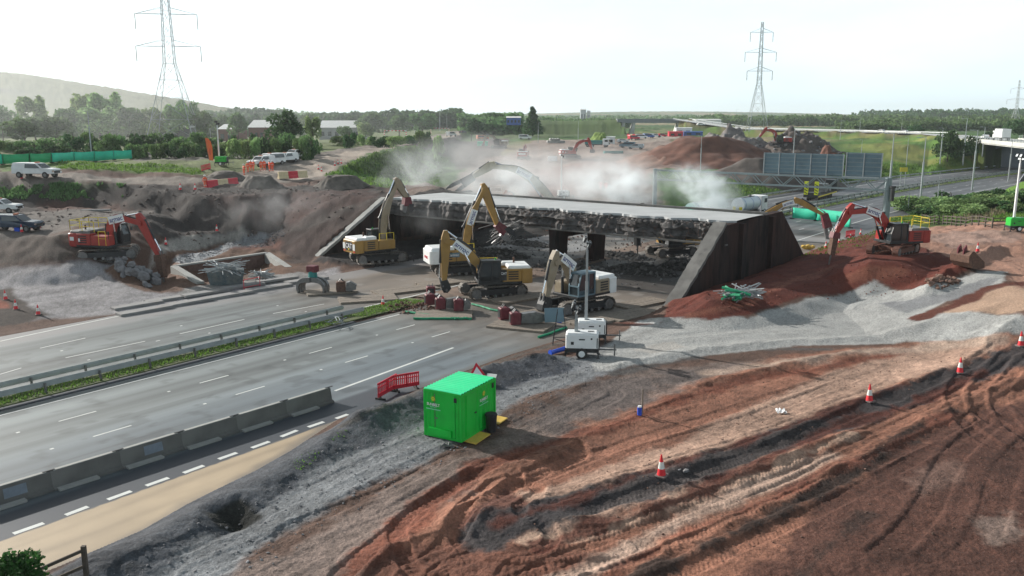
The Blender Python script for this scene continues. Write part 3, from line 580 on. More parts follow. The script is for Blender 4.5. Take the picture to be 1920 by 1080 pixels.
def ground_colour(x, y, h):
    n = x.size; u, v = UN(x, y); rr = np.hypot(x, y); co = curve_off(u)
    col = np.empty((n, 3)); col[:] = BRN
    def mixin(mask, c): col[:] = col * (1 - mask[:, None]) + np.array(c) * mask[:, None]
    far = sstep(210, 300, rr); mixin(far, (.17, .22, .09))
    mixin(sstep(-21, -23, v - co) * sstep(100, 112, u), (.055, .125, .022))
    mixin(sstep(10, 14.5, v - co) * sstep(66, 84, u), (.080, .125, .028))
    fld = fbm(x * .006, y * .006, 3, 2); mixin(far * sstep(.0, .12, fld), (.27, .22, .12)); mixin(far * sstep(-.1, -.25, fld), (.06, .11, .03))
    for P in PAINT:
        pts = P[1]; xs = [p[0] for p in pts]; ys = [p[1] for p in pts]; hw = P[7] if P[0] == 'l' else 0
        m = P[3] + P[4] * 2 + hw + .5
        Mk = np.nonzero((x > min(xs) - m) & (x < max(xs) + m) & (y > min(ys) - m) & (y < max(ys) + m))[0]
        if not len(Mk): continue
        xm, ym = x[Mk], y[Mk]; fr = P[6]
        d = poly_sd(xm, ym, pts) if P[0] == 'p' else line_sd(xm, ym, pts)[0] - hw
        d = d + P[4] * (fbm(xm * fr, ym * fr, 4, len(pts) * 3.3) + .35 * vnoise(xm * fr * 9, ym * fr * 9))
        k = (1 - sstep(-P[3], P[3] * .3, d)) * P[5]
        col[Mk] = col[Mk] * (1 - k[:, None]) + np.array(P[2]) * k[:, None]
    up, s_, _ = line_sd(x, y, UPROAD); kk = (1 - sstep(30, 55, up)) * sstep(7.2, 9, up) * (rr > 150)
    mixin(kk * .9, (.115, .225, .032)); mixin(kk * sstep(.05, .2, fbm(x * .05, y * .05, 3, 8)) * .7, (.27, .25, .07)); mixin(kk * sstep(.1, .25, fbm(x * .08, y * .08, 3, 18)) * .7, (.06, .11, .03))
    d2 = line_sd(x, y, UP2)[0]; mixin((1 - sstep(22, 36, d2)) * .9, (.075, .12, .035))
    az = np.arctan2(x, y); hill = sstep(450, 700, rr) * sstep(-.17, -.3, az); hl = fbm(x * .004, y * .004, 4, 12)
    mixin(hill, (.17, .17, .09)); mixin(hill * sstep(.0, .1, hl) * sstep(30, 45, h), (.10, .085, .10))
    e_ = G(1940, 640) - G(905, 990); e_ = e_ / np.linalg.norm(e_); sa = x * e_[0] + y * e_[1]; ta = -x * e_[1] + y * e_[0]      # dragged along the way the machines drive
    nearside = sstep(8, 14, v); drag = fbm(sa * .10, ta * 1.1, 4, 61) * nearside + fbm(u * .07, v * .8, 4, 63) * (1 - nearside)
    mt = 1 + .28 * fbm(x * .45, y * .45, 4, 3) + (.34 * drag + .38 * fbm(x * 2.2, y * 2.2, 3, 6) + .35 * vnoise(x * 9, y * 9)) * sstep(200, 60, rr) + .30 * fbm(x * .05, y * .05, 3, 31)
    mt = 1 + (mt - 1) * (1 - .6 * (1 - sstep(-.5, 1.5, poly_sd(x, y, HAUL))))
    col *= np.clip(mt, .4, 1.7)[:, None]
    # vegetation tufts on soil banks
    return np.clip(col * .80, .010, .8)

def soil_mat(name, rough=.95, bump=.8, bs=9.0, var=.42, fine=26.0, spec=.25):
    m = bpy.data.materials.new(name); m.use_nodes = True; t = m.node_tree; b = t.nodes['Principled BSDF']
    b.inputs['Roughness'].default_value = rough; b.inputs['Specular IOR Level'].default_value = spec
    at = t.nodes.new('ShaderNodeAttribute'); at.attribute_name = 'col'
    ge = t.nodes.new('ShaderNodeNewGeometry')
    n1 = t.nodes.new('ShaderNodeTexNoise'); n1.inputs['Scale'].default_value = fine * .35; n1.inputs['Detail'].default_value = 8; n1.inputs['Roughness'].default_value = .7
    t.links.new(ge.outputs['Position'], n1.inputs['Vector'])
    r = t.nodes.new('ShaderNodeMapRange'); r.inputs['From Min'].default_value = .3; r.inputs['From Max'].default_value = .7; r.inputs['To Min'].default_value = 1 - var; r.inputs['To Max'].default_value = 1 + var
    t.links.new(n1.outputs['Fac'], r.inputs['Value'])
    sc_ = t.nodes.new('ShaderNodeVectorMath'); sc_.operation = 'SCALE'; t.links.new(at.outputs['Color'], sc_.inputs[0]); t.links.new(r.outputs[0], sc_.inputs['Scale'])
    vo = t.nodes.new('ShaderNodeTexVoronoi'); vo.inputs['Scale'].default_value = 5.5; t.links.new(ge.outputs['Position'], vo.inputs['Vector'])      # scattered pale stones
    r2 = t.nodes.new('ShaderNodeMapRange'); r2.inputs['From Min'].default_value = .16; r2.inputs['From Max'].default_value = .08; r2.inputs['To Max'].default_value = .55
    t.links.new(vo.outputs['Distance'], r2.inputs['Value'])
    n4 = t.nodes.new('ShaderNodeTexNoise'); n4.inputs['Scale'].default_value = .8; t.links.new(ge.outputs['Position'], n4.inputs['Vector'])
    r4 = t.nodes.new('ShaderNodeMapRange'); r4.inputs['From Min'].default_value = .52; r4.inputs['From Max'].default_value = .68; t.links.new(n4.outputs['Fac'], r4.inputs['Value'])
    mu = t.nodes.new('ShaderNodeMath'); mu.operation = 'MULTIPLY'; t.links.new(r2.outputs[0], mu.inputs[0]); t.links.new(r4.outputs[0], mu.inputs[1])
    mx = t.nodes.new('ShaderNodeMix'); mx.data_type = 'RGBA'; t.links.new(mu.outputs[0], mx.inputs['Factor']); t.links.new(sc_.outputs[0], mx.inputs[6])
    st = t.nodes.new('ShaderNodeVectorMath'); st.operation = 'MULTIPLY_ADD'; st.inputs[1].default_value = (1.5, 1.5, 1.5); st.inputs[2].default_value = (.10, .10, .10)
    t.links.new(at.outputs['Color'], st.inputs[0]); t.links.new(st.outputs[0], mx.inputs[7]); t.links.new(mx.outputs[2], b.inputs['Base Color'])
    n3 = t.nodes.new('ShaderNodeTexNoise'); n3.inputs['Scale'].default_value = bs; n3.inputs['Detail'].default_value = 6; n3.inputs['Roughness'].default_value = .65
    t.links.new(ge.outputs['Position'], n3.inputs['Vector']); bp = t.nodes.new('ShaderNodeBump'); bp.inputs['Strength'].default_value = bump; bp.inputs['Distance'].default_value = .12
    t.links.new(n3.outputs['Fac'], bp.inputs['Height']); t.links.new(bp.outputs[0], b.inputs['Normal'])
    return m
SOIL = soil_mat('soil')

# terrain sheet, fine in front of the camera and reaching past the horizon
QUICK = False
azs = np.concatenate([np.linspace(-180, -40, 36)[:-1], np.linspace(-40, 38, 700 if QUICK else 1450), np.linspace(38, 180, 36)[1:]])
rows = np.concatenate([[1.5, 5, 9, 12.5], CH / np.linspace(CH / 15, CH / 650, 560 if QUICK else 1050), np.geomspace(655, 11000, 110)])
AZ, RR = np.meshgrid(np.radians(azs), rows)
GX = RR * np.sin(AZ); GY = RR * np.cos(AZ)
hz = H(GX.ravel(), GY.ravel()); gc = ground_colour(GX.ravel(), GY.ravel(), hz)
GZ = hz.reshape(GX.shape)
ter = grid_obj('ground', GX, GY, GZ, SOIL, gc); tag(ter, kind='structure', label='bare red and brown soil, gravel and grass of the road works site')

# ------------------------------------------------------------------ carriageways
def asphalt_mat(name):
    m = bpy.data.materials.new(name); m.use_nodes = True; t = m.node_tree; b = t.nodes['Principled BSDF']
    b.inputs['Roughness'].default_value = .62; b.inputs['Specular IOR Level'].default_value = .5
    at = t.nodes.new('ShaderNodeAttribute'); at.attribute_name = 'col'; ge = t.nodes.new('ShaderNodeNewGeometry')
    n1 = t.nodes.new('ShaderNodeTexNoise'); n1.inputs['Scale'].default_value = 30; n1.inputs['Detail'].default_value = 4; t.links.new(ge.outputs['Position'], n1.inputs['Vector'])
    r = t.nodes.new('ShaderNodeMapRange'); r.inputs['From Min'].default_value = .3; r.inputs['From Max'].default_value = .7; r.inputs['To Min'].default_value = .86; r.inputs['To Max'].default_value = 1.14
    t.links.new(n1.outputs['Fac'], r.inputs['Value']); s_ = t.nodes.new('ShaderNodeVectorMath'); s_.operation = 'SCALE'
    t.links.new(at.outputs['Color'], s_.inputs[0]); t.links.new(r.outputs[0], s_.inputs['Scale']); t.links.new(s_.outputs[0], b.inputs['Base Color'])
    bp = t.nodes.new('ShaderNodeBump'); bp.inputs['Strength'].default_value = .25; bp.inputs['Distance'].default_value = .02
    n2 = t.nodes.new('ShaderNodeTexNoise'); n2.inputs['Scale'].default_value = 60; t.links.new(ge.outputs['Position'], n2.inputs['Vector']); t.links.new(n2.outputs['Fac'], bp.inputs['Height']); t.links.new(bp.outputs[0], b.inputs['Normal'])
    return m
ASP = asphalt_mat('asphalt')
def carriageway(name, n0, n1, label, z=0.0, edge=None):
    us = np.concatenate([np.arange(-60, 90, .3), np.arange(90, 700, 2.5)]); nn = np.linspace(0, 1, 170)
    Ug, Kg = np.meshgrid(us, nn, indexing='ij')
    nr = n1(Ug) if callable(n1) else n1
    Ng = n0 + (nr - n0) * Kg; co = curve_off(Ug); X = O2[0] + U2[0] * Ug + N2[0] * (Ng + co); Y = O2[1] + U2[1] * Ug + N2[1] * (Ng + co)
    Z = np.full(X.shape, z)
    u, n = Ug.ravel(), Ng.ravel(); col = np.empty((u.size, 3)); col[:] = (.190, .212, .212)
    nf = sstep(80, 110, u)[:, None]; col = col * (1 - nf) + np.array((.125, .13, .14)) * nf
    streak = fbm(u * .03, n * 1.1, 3, 4) * .9 + .4 * vnoise(u * .012, n * 2.7)
    wheel = .10 * np.cos(2 * math.pi * (n + .3) / 1.83)
    col *= np.clip(1 + .80 * streak * .8 + wheel * 1.3 + .25 * fbm(u * .08, n * .3, 3, 14), .55, 1.6)[:, None]
    for sn in (1.95, 5.6, -8.6, -12.4, -16.3): col *= (1 - .32 * np.exp(-((n - sn - .12 * vnoise(u * .15, u * 0 + sn)) / .10) ** 2) * np.clip(.6 + fbm(u * .2, n, 2, 9), 0, 1))[:, None]
    pt = vnoise(np.floor(u / 14.) * 3.7 + .5, np.floor(n / 3.65) * 5.3 + .5); col *= (1 - .13 * (pt > .22) + .08 * (pt < -.3))[:, None]
    oil = sstep(.26, .36, fbm(u * .9, n * .9, 3, 91)); col *= (1 - .30 * oil)[:, None]
    # blue-grey newer surface on the near lanes towards the left
    k = (sstep(1.0, 5.5, n) * .6 * (1 - sstep(18, 30, u)))[:, None]; col = col * (1 - k) + col * np.array((.82, .92, 1.08)) * k
    d1 = sstep(19, 33, u + 3 * fbm(u * .1, n * .25, 3, 2)) * (1 - sstep(92, 108, u)); d1 = d1 * .93
    db = np.array((.19, .155, .125)) * (1 + .9 * fbm(u * .10, n * .35, 4, 21))[:, None]
    col = col * (1 - d1[:, None]) + db * d1[:, None]
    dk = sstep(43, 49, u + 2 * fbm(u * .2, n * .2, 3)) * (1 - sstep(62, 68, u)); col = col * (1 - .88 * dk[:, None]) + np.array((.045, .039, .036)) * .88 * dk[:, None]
    wet_sheen = sstep(.02, .2, fbm(u * .12, n * .12, 3, 55)) * sstep(60, 66, u) * (1 - sstep(95, 105, u)); col = col * (1 - .6 * wet_sheen[:, None]) + np.array((.42, .43, .44)) * .6 * wet_sheen[:, None]  # wet patches, their bright sheen painted as a paler colour
    sp = sstep(.20, .34, fbm(u * .5, n * .5, 3, 77)) * d1; col = col * (1 - .5 * sp[:, None]) + np.array((.36, .33, .30)) * .5 * sp[:, None]
    if name == 'near_carriageway':
        bf = sstep(11.42, 11.5, n) * (1 - sstep(9.0, 11.0, u + .4 * fbm(u, n, 2)))
        bc = np.array((.53, .405, .265)) * (1 + .10 * fbm(u * 1.5, n * 1.5, 3, 33) + .28 * fbm(u * .10, n * .9, 4, 8) - .16 * np.exp(-((n - 12.3 - .5 * vnoise(u * .1, u * 0)) / .22) ** 2) - .10 * np.exp(-((n - 13.6) / .2) ** 2))[:, None]
        col = col * (1 - bf[:, None]) + bc * bf[:, None]
        edged = sstep(nr.ravel() - .8, nr.ravel() - .1, n + .5 * fbm(u * .8, n * .8, 3)) * .7; col = col * (1 - edged[:, None]) + np.array((.17, .15, .13)) * edged[:, None]
        barrier_shadow = sstep(8.9, 9.3, n) * (1 - bf) * (1 - sstep(12, 16, u)); col = col * (1 - barrier_shadow[:, None]) + np.array((.052, .062, .078)) * barrier_shadow[:, None]  # cast shadow of the concrete barrier painted into the shoulder colour
    else:
        eg = sstep(-17.8, -19.6, n + .8 * fbm(u * .5, n * .5, 3)) * (1 - sstep(95, 110, u)) * .85; col = col * (1 - eg[:, None]) + np.array((.30, .285, .28)) * eg[:, None]
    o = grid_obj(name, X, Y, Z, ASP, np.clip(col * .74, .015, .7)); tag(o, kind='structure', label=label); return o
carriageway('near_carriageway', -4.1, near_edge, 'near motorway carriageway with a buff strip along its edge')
carriageway('far_carriageway', -21.5, -7.4, 'far motorway carriageway dusty towards the bridge')

# median: grass strip with kerbs
def strip(name, us, n0, n1, z0, z1, m, label, kind='structure'):
    X = []; Y = []; Z = []
    for u in us:
        co = float(curve_off(u)); row = [(n0, z0), (n0 + .02, z1), ((n0 + n1) / 2, z1 + .03), (n1 - .02, z1), (n1, z0)]
        X.append([W2(u, n + co)[0] for n, _ in row]); Y.append([W2(u, n + co)[1] for n, _ in row]); Z.append([z for _, z in row])
    o = grid_obj(name, np.array(X), np.array(Y), np.array(Z), m, smooth=False); return tag(o, label=label, kind=kind)
GRASSY = mat('verge turf', (.075, .10, .03), .95, var=.45, scale=1.3, dirt=.35, dirtcol=(.13, .11, .07), bump=.8, bscale=9, coords='Object')
strip('median', np.concatenate([np.arange(-60, 33, 1.0)]), -7.38, -4.75, 0, .07, GRASSY, 'grassy median strip between the carriageways')
strip('median', np.arange(95, 600, 5.0), -7.38, -4.12, 0, .07, GRASSY, 'grassy median strip beyond the bridge')
DIRTY = mat('dirty slab', (.17, .12, .09), .95, var=.4, scale=1.2, dirt=.4, dirtcol=(.10, .06, .045), bump=.7)
strip('median', np.arange(33, 95.1, 1.0), -7.38, -4.12, 0, .02, DIRTY, 'bare median soil under the bridge')
CHAN = mat('dark drainage channel', (.035, .04, .05), .8, var=.2, scale=2)
strip('drain_channel', np.arange(-60, 24, 1.0), -4.74, -4.12, .002, .02, CHAN, 'dark drainage channel along the median kerb')
# gutter debris pile on the median end
mk = MB()
def mark(a, b, wd, z=.007):
    a = Vector((*a, z)); b = Vector((*b, z)); d = (b - a).normalized(); p = Vector((-d.y, d.x, 0)) * wd / 2
    k = len(mk.v); mk.v += [tuple(a - p), tuple(b - p), tuple(b + p), tuple(a + p)]; mk.f.append((k, k + 1, k + 2, k + 3))
def line_un(u0, u1, n, wd, dash=None, gap=None, ph=0):
    u = u0 + ph
    step = (dash + gap) if dash else 3.0; L = dash if dash else 3.0
    while u < u1:
        e = min(u + L, u1); mark(W2(u, n + float(curve_off(u))), W2(e, n + float(curve_off(e))), wd); u += step
for n, uu in ((0.0, 30), (3.6, 30)): line_un(-43.2, uu, n, .12, 2.0, 6.3)
for n in (0.0, 3.6):
    for u in np.arange(-43.2 + 6.2, 28, 8.3): mark(W2(u, n), W2(u + .18, n), .16)
for n in (-10.3, -14.0):
    for u in np.arange(-40, 26, 9.0): mark(W2(u, n), W2(u + .18, n), .16)
line_un(-50, 27, -3.45, .16); line_un(100, 500, -3.3, .16)
for n in (0.2, 3.85): line_un(100, 420, n, .14, 2.2, 6.6)
line_un(72, 420, 7.5, .2)
for n in (-10.5, -14.3): line_un(100, 420, n, .14, 2.2, 6.6)
line_un(100, 420, -18.0, .2); line_un(100, 420, -7.8, .15)
line_un(-50, 40, -7.7, .18)
a, b = G(628, 733), G(850, 652); mark(a, b, .2)
for x0, y0, x1, y1 in [(0, 702, 40, 690), (123, 671, 272, 640), (337, 626, 458, 599), (512, 588, 608, 570), (75, 653, 160, 634), (292, 640, 300, 638)]: mark(G(x0, y0), G(x1, y1), .12)
for a, b in [((0, 640), (130, 612)), ((130, 612), (300, 577))]: mark(G(*a), G(*b), .16)
for x0, y0, x1, y1 in [(25, 1001, 82, 981), (123, 966, 165, 950), (202, 937, 246, 921), (274, 911, 316, 896), (344, 887, 382, 873), (410, 861, 444, 849), (472, 840, 505, 828), (527, 819, 557, 807), (578, 801, 607, 791), (630, 785, 652, 777), (-60, 1035, -30, 1022)]: mark(G(x0, y0), G(x1, y1), .26)
for x0, y0, x1, y1 in [(402, 943, 440, 921), (325, 985, 360, 970)]: mark(G(x0, y0), G(x1, y1), .12)
o = mk.build('road_markings', M['markwhite']); tag(o, kind='structure', label='white lane lines painted on the motorway')
# upper road on its embankment
X, Y, Z = [], [], []
P = UPROAD
for i in range(len(P)):
    a = P[max(i - 1, 0)]; b = P[min(i + 1, len(P) - 1)]; dx, dy = b[0] - a[0], b[1] - a[1]; l = math.hypot(dx, dy)
    X.append([P[i][0] + k * -dy / l for k in (-7.5, 7.5)]); Y.append([P[i][1] + k * dx / l for k in (-7.5, 7.5)]); Z.append([UPZ[i] + .25] * 2)
o = grid_obj('upper_road', np.array(X), np.array(Y), np.array(Z), mat('pale road surface', (.42, .42, .41), .6, var=.08, scale=.3)); tag(o, kind='structure', label='pale road on the embankment leading to the overbridge')
# ================================================================== large structures
ROADRZ = R(90) - TH
def zat(X, Y, py):
    k = (540 - py) / CF; return float(Y * (k * CP - SP) / (CP + k * SP) + CH)
def pxof(X, Y, Z):
    d = Y * CP - (Z - CH) * SP; u_ = Y * SP + (Z - CH) * CP; return 960 + CF * X / d, 540 - CF * u_ / d
def gpos(x, y, dz=0): return Vector((x, y, HS(x, y) + dz))

# ---- the half demolished motorway bridge; local x runs along the motorway, y across it to the left
BU, BN = 56.0, -7.5
bp_ = W2(BU, BN); br = thing('motorway_bridge', 'half demolished concrete road bridge with a ragged broken edge across the motorway', 'bridge', (bp_[0], bp_[1], 0), ROADRZ)
def LB(u, n, z): return (u - BU, -(n - BN), z)
rnd = random.Random(5)
# deck screed: pale top surface with a ragged near edge
ns = np.arange(-28.3, 14.01, .35); m = MB(); top = []
edge = [52.6 + 1.0 * float(fbm(np.array([n * .5]), np.array([3.]), 3)[0]) + rnd.uniform(-.12, .12) + .8 * max(0, (n - 6) / 8) - 1.1 * max(0, (-12 - n) / 16) for n in ns]
for i, n in enumerate(ns):
    for u_, z_ in ((edge[i], 6.12), (edge[i] + .03, 6.34), (56.5, 6.36), (60.3, 6.33), (60.3, 6.0)): m.v.append(LB(u_, n, z_))
for i in range(len(ns) - 1):
    for j in range(4): k = i * 5 + j; m.f.append((k, k + 5, k + 6, k + 1))
m.build('deck_surface', M['deck'], br)
m = MB()                                                 # broken slab edge and beams under it
prof = [(0.15, 6.10), (-.25, 5.95), (-.7, 5.8), (-1.0, 5.5), (-.75, 5.25), (-1.05, 4.95), (-1.15, 4.75), (-1.1, 4.48), (-.6, 4.42)]
for i, n in enumerate(ns):
    inner = sstep(-13, -10, n)
    for j, (du, z_) in enumerate(prof):
        a = .05 + .30 * float(inner) if 0 < j < 7 else .05
        q = float(fbm(np.array([n * .9 + j * 5]), np.array([j * 1.7]), 3)[0])
        m.v.append(LB(edge[i] + du * (.55 + .45 * float(inner)) + q * a * 2.2 + rnd.uniform(-a, a) * .5, n, z_ + rnd.uniform(-.07, .07) * (1 if 0 < j < 7 else .2) - (.0 if j else 0)))
    m.v.append(LB(60.6, n, 4.42)); m.v.append(LB(60.6, n, 6.0)); m.v.append(LB(edge[i] + .3, n, 6.05))
K = len(prof) + 3
for i in range(len(ns) - 1):
    for j in range(K): k = i * K; m.f.append((k + j, k + K + j, k + K + (j + 1) % K, k + (j + 1) % K))
m.f.append(tuple(range(K))); m.f.append(tuple(range((len(ns) - 1) * K + K - 1, (len(ns) - 1) * K - 1, -1)))
for q in range(260):                                     # lumps still clinging to the torn edge
    n = rnd.uniform(-11, 13.4); i = int((n + 28.3) / .35); m.rock(LB(edge[i] - rnd.uniform(-.1, 1.0), n, rnd.choice((6.1, 5.9, 5.5, 5.2, 4.9))), rnd.uniform(.08, .26), q)
m.build('deck_slab', M['broken'], br)
m = MB()
for i in range(len(ns) - 1):                             # soffit lip, the paler line under the beams
    pass
m.box((LB(51.3, -7, 4.38)[0], LB(51.3, -7, 4.38)[1], 4.38), (.5, 41.8, .14)); m.box((LB(60.6, -7, 6.42)[0], LB(0, -7, 0)[1], 6.45), (.35, 42.0, .22)); m.build('edge_beam', M['conc2'], br)
m = MB()
for q in range(70):                                      # bent reinforcement bars
    n = rnd.uniform(-10, 12); i = int((n + 28.3) / .35); a = Vector(LB(edge[i] - .5, n, rnd.uniform(4.8, 6.1))); L = rnd.uniform(.4, 1.6)
    b = a + Vector((-rnd.uniform(.3, 1) * L, rnd.uniform(-.6, .6) * L, rnd.uniform(-.5, .25) * L)); c_ = b + Vector((rnd.uniform(-.2, .2), rnd.uniform(-.4, .4), -rnd.uniform(.2, .6) * L))
    m.tube([a, b, c_], .018, 4)
m.build('reinforcement', M['rust'], br)
m = MB()                                                 # hanging bundle of bars by the pier
a0 = Vector(LB(51.6, -8.2, 5.0))
for q in range(34):
    b = a0 + Vector((rnd.uniform(-1.5, 0), rnd.uniform(1.5, 4.2), rnd.uniform(-1.8, -.5))); c_ = b + Vector((rnd.uniform(-1, .3), rnd.uniform(.3, 1.8), rnd.uniform(-1.4, -.3)))
    m.tube([a0 + Vector((0, rnd.uniform(-1, 1), rnd.uniform(-.3, .3))), b, c_], .03, 4)
m.build('reinforcement', M['steel'], br)
def pier(u0, u1, w=.75):
    m = MB(); c0 = LB((u0 + u1) / 2, -5.2, 0); m.box((c0[0], c0[1], 2.2), ((u1 - u0) * .82, w, 4.46), taper=(1.2, 1.15)); return m.build('pier', M['shadeconc'], br, bevel=.04)
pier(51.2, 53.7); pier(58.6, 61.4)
m = MB(); c0 = LB(56.2, -5.2, 0); m.box((c0[0], c0[1], 3.9), (6.2, .8, 1.1)); m.build('crosshead', M['shadeconc'], br)
def abut(nn, t, u_foot, u_top, u_top2, u_foot2, zt, name='abutment'):
    y0, y1 = LB(0, nn + t, 0)[1], LB(0, nn, 0)[1]
    m = MB(); m.prism([(u_foot - BU, -.5), (u_foot - BU, .05), (u_top - BU, zt), (u_top2 - BU, zt + .1), (u_foot2 - BU, .3), (u_foot2 - BU, -.5)], y0, y1)
    o = m.build(name, M['shadeconc'], br)
    m = MB(); yc = (y0 + y1) / 2                          # sloping coping
    L = math.hypot(u_top - u_foot, zt); an = math.atan2(zt, u_top - u_foot); k = 26; w_ = abs(y1 - y0) + .35
    for s_ in (-1, 1):
        for i in range(k + 1):
            x = u_foot - BU + (u_top - u_foot) * i / k; z = zt * i / k; j = rnd.uniform(-.05, .05)
            m.v.append((x - .0, yc + s_ * (w_ / 2 + j), z + .02)); m.v.append((x - .10, yc + s_ * (w_ / 2 + j), z + .32 + rnd.uniform(-.03, .03)))
    for i in range(k):
        a = 2 * i; b = 2 * (k + 1) + 2 * i; m.f += [(a, a + 2, a + 3, a + 1), (b, b + 1, b + 3, b + 2), (a + 1, a + 3, b + 3, b + 1)]
    m.f += [(0, 1, 2 * (k + 1) + 1, 2 * (k + 1)), (2 * k, 2 * k + 1, 2 * (k + 1) + 2 * k + 1, 2 * (k + 1) + 2 * k)]
    m.build('coping', M['conc2'] if nn > 0 else M['concrete'], br); return o
abut(12.9, .9, 41.6, 51.0, 65.2, 73.5, 6.15)
abut(-28.9, .4, 39.0, 50.2, 66, 76.0, 6.15)
for u_ in (54.5, 62.0):
    m = MB(); c0 = LB(u_, 14.0, 0); m.box((c0[0], c0[1] - .0, 3.0), (.7, .5, 6.1)); m.build('pilaster', M['shadeconc'], br)
m = MB(); c0 = LB(58.8, -28.5, 0); m.box((c0[0], c0[1] - 1.2, 3.0), (14.5, .3, 2.8)); m.build('pilaster', M['shadeconc'], br)

# ---- sign gantry
def gantry():
    n0, n1 = -23.2, 13.6; p = W2(107.5, (n0 + n1) / 2); g = thing('sign_gantry', 'grey lattice sign gantry spanning the motorway with two sign backs', 'gantry', (p[0], p[1], 0), ROADRZ)
    hw = (n1 - n0) / 2; Y = lambda n: -(n - (n0 + n1) / 2)
    m = MB(); zb, zt = 5.6, 7.15
    for x in (-.6, .6):
        m.beam((x, -hw, zt), (x, hw, zt), .22); m.beam((x, -hw, zb), (x, hw, zb), .18)
        k = 22; 
        for i in range(k):
            y0 = -hw + 2 * hw * i / k; y1 = -hw + 2 * hw * (i + 1) / k
            a, b = ((zb, zt) if i % 2 else (zt, zb)); m.beam((x, y0, a), (x, y1, b), .11)
    for i in range(12): y = -hw + 2 * hw * i / 11; m.beam((-.6, y, zt), (.6, y, zt), .1); m.beam((-.6, y, zb), (.6, y, zb), .1)
    m.build('truss', M['gantry'], g)
    for n, rr_ in ((n0, .38), (n1, .50)):
        m = MB(); m.cyl((0, Y(n), 0), (0, Y(n), 7.4), rr_, rr_ * .9, 14); m.box((0, Y(n), .15), (1.6, 1.6, .3)); m.build('column', M['gantry'], g, smooth=False)
    def sign(na, nb, z1, ribs, name):
        m = MB(); m.box((.55, (Y(na) + Y(nb)) / 2, (7.35 + z1) / 2), (.08, abs(nb - na), z1 - 7.35)); o = m.build(name, M['signback'], g)
        m = MB()
        for i in range(ribs + 1): y = Y(na) + (Y(nb) - Y(na)) * i / ribs; m.box((.42, y, (7.2 + z1) / 2), (.16, .14, z1 - 7.2))
        m.build('post', M['galv'], o)
        m = MB()
        for i in range(6): m.box((.46, (Y(na) + Y(nb)) / 2, 7.55 + i * (z1 - 7.7) / 5), (.1, abs(nb - na), .09))
        m.build('rail', M['gantry'], o)
    sign(-4.8, 7.1, 10.45, 5, 'sign_panel'); sign(7.5, 12.4, 10.75, 2, 'sign_panel')
    m = MB(); m.beam((.1, Y(12.2), 7.25), (.1, Y(7.3), 7.25), .25); m.build('walkway', M['galv'], g)
    m = MB(); m.cyl((-.6, Y(14.4), 4.2), (-.6, Y(14.4), 6.0), .28, .28, 10); m.cyl((-.6, Y(14.4), 6.0), (-.6, Y(14.4), 6.3), .42, .42, 10); m.build('camera_housing', M['black'], g)
gantry()

# ---- street lamps
def lamp_proto():
    t = thing('street_lamp', 'x', 'street lamp'); m = MB(); m.cyl((0, 0, 0), (0, 0, .66), .014, .014, 8); m.cyl((0, 0, .1), (0, 0, 1), .0095, .006, 8); m.build('pole', M['galv'], t)
    m = MB(); m.beam((0, 0, .995), (.07, 0, 1.0), .006); m.box((.085, 0, 1.0), (.06, .025, .010)); m.build('lamp_head', M['galv'], t); return t
LP0 = lamp_proto(); first = [True]
def lamp(bx, by, tx, ty, label, group='street lamps along the motorway', rz=None):
    p = T(bx, by); z = zat(p.x, p.y, ty); hgt = z - p.z
    o = LP0 if first[0] else copy_tree(LP0); first[0] = False
    o['label'] = label; o['group'] = group; o.location = p; o.scale = (hgt,) * 3; o.rotation_euler = (0, 0, ROADRZ + R(90) if rz is None else rz)
    return o
for i, (bx, by, tx, ty, lb) in enumerate([
    (1724, 391, 1735, 258, 'tall street lamp right of the sign gantry, nearest on the near verge'),
    (1757, 385, 1761, 322, 'short lamp post rising from the bushes just right of the tallest near lamp'),
    (1702, 400, 1705, 352, 'short lamp post between the gantry leg and the nearest tall lamp'),
    (1762, 308, 1766, 240, 'street lamp standing in front of the big dark tree by the overbridge'),
    (1805, 310, 1810, 222, 'street lamp just left of the blue sign before the overbridge'),
    (1822, 357, 1831, 244, 'tall street lamp crossing the left wing wall of the overbridge'),
    (1890, 340, 1897, 262, 'street lamp in front of the dark overbridge opening'),
    (1699, 312, 1702, 258, 'slim street lamp on the far grass bank behind the yellow sign'),
    (1614, 300, 1616, 262, 'slim street lamp behind the smaller sign back'),
    (1487, 300, 1488, 238, 'slim street lamp in front of the dark rubble heap'),
    (1840, 308, 1844, 238, 'street lamp beside the overbridge abutment edge'),
    (1313, 322, 1315, 254, 'slim street lamp in front of the brown spoil heap'),
    (1664, 398, 1669, 250, 'tall camera mast directly behind the right gantry leg')]): lamp(bx, by, tx, ty, lb)
for bx, by, ty, lb in [(1084, 262, 228, 'thin pale lamp post on the works area left of the mound'), (1009, 268, 230, 'thin pale lamp post right of the conifer'), (1575, 262, 226, 'thin lamp on the upper road left part'), (1380, 232, 205, 'thin lamp on upper road by the pylon'), (1445, 236, 212, 'thin white lamp right of the pylon foot'), (778, 250, 222, 'thin lamp post by the bushes near the striped goalpost'), (825, 247, 205, 'tall thin lamp post left of the haul road end'), (838, 240, 212, 'second tall thin lamp post at the haul road end'), (172, 292, 208, 'thin lamp post above the green netting screen'), (395, 262, 212, 'thin lamp post in front of the left hedge'), (1612, 245, 219, 'thin lamp on the upper road in front of the far wood'), (1690, 247, 222, 'thin lamp on the upper road between two parked looking cars')]:
    lamp(bx, by, bx, ty, lb, 'thin lamp posts in the distance', rz=0)

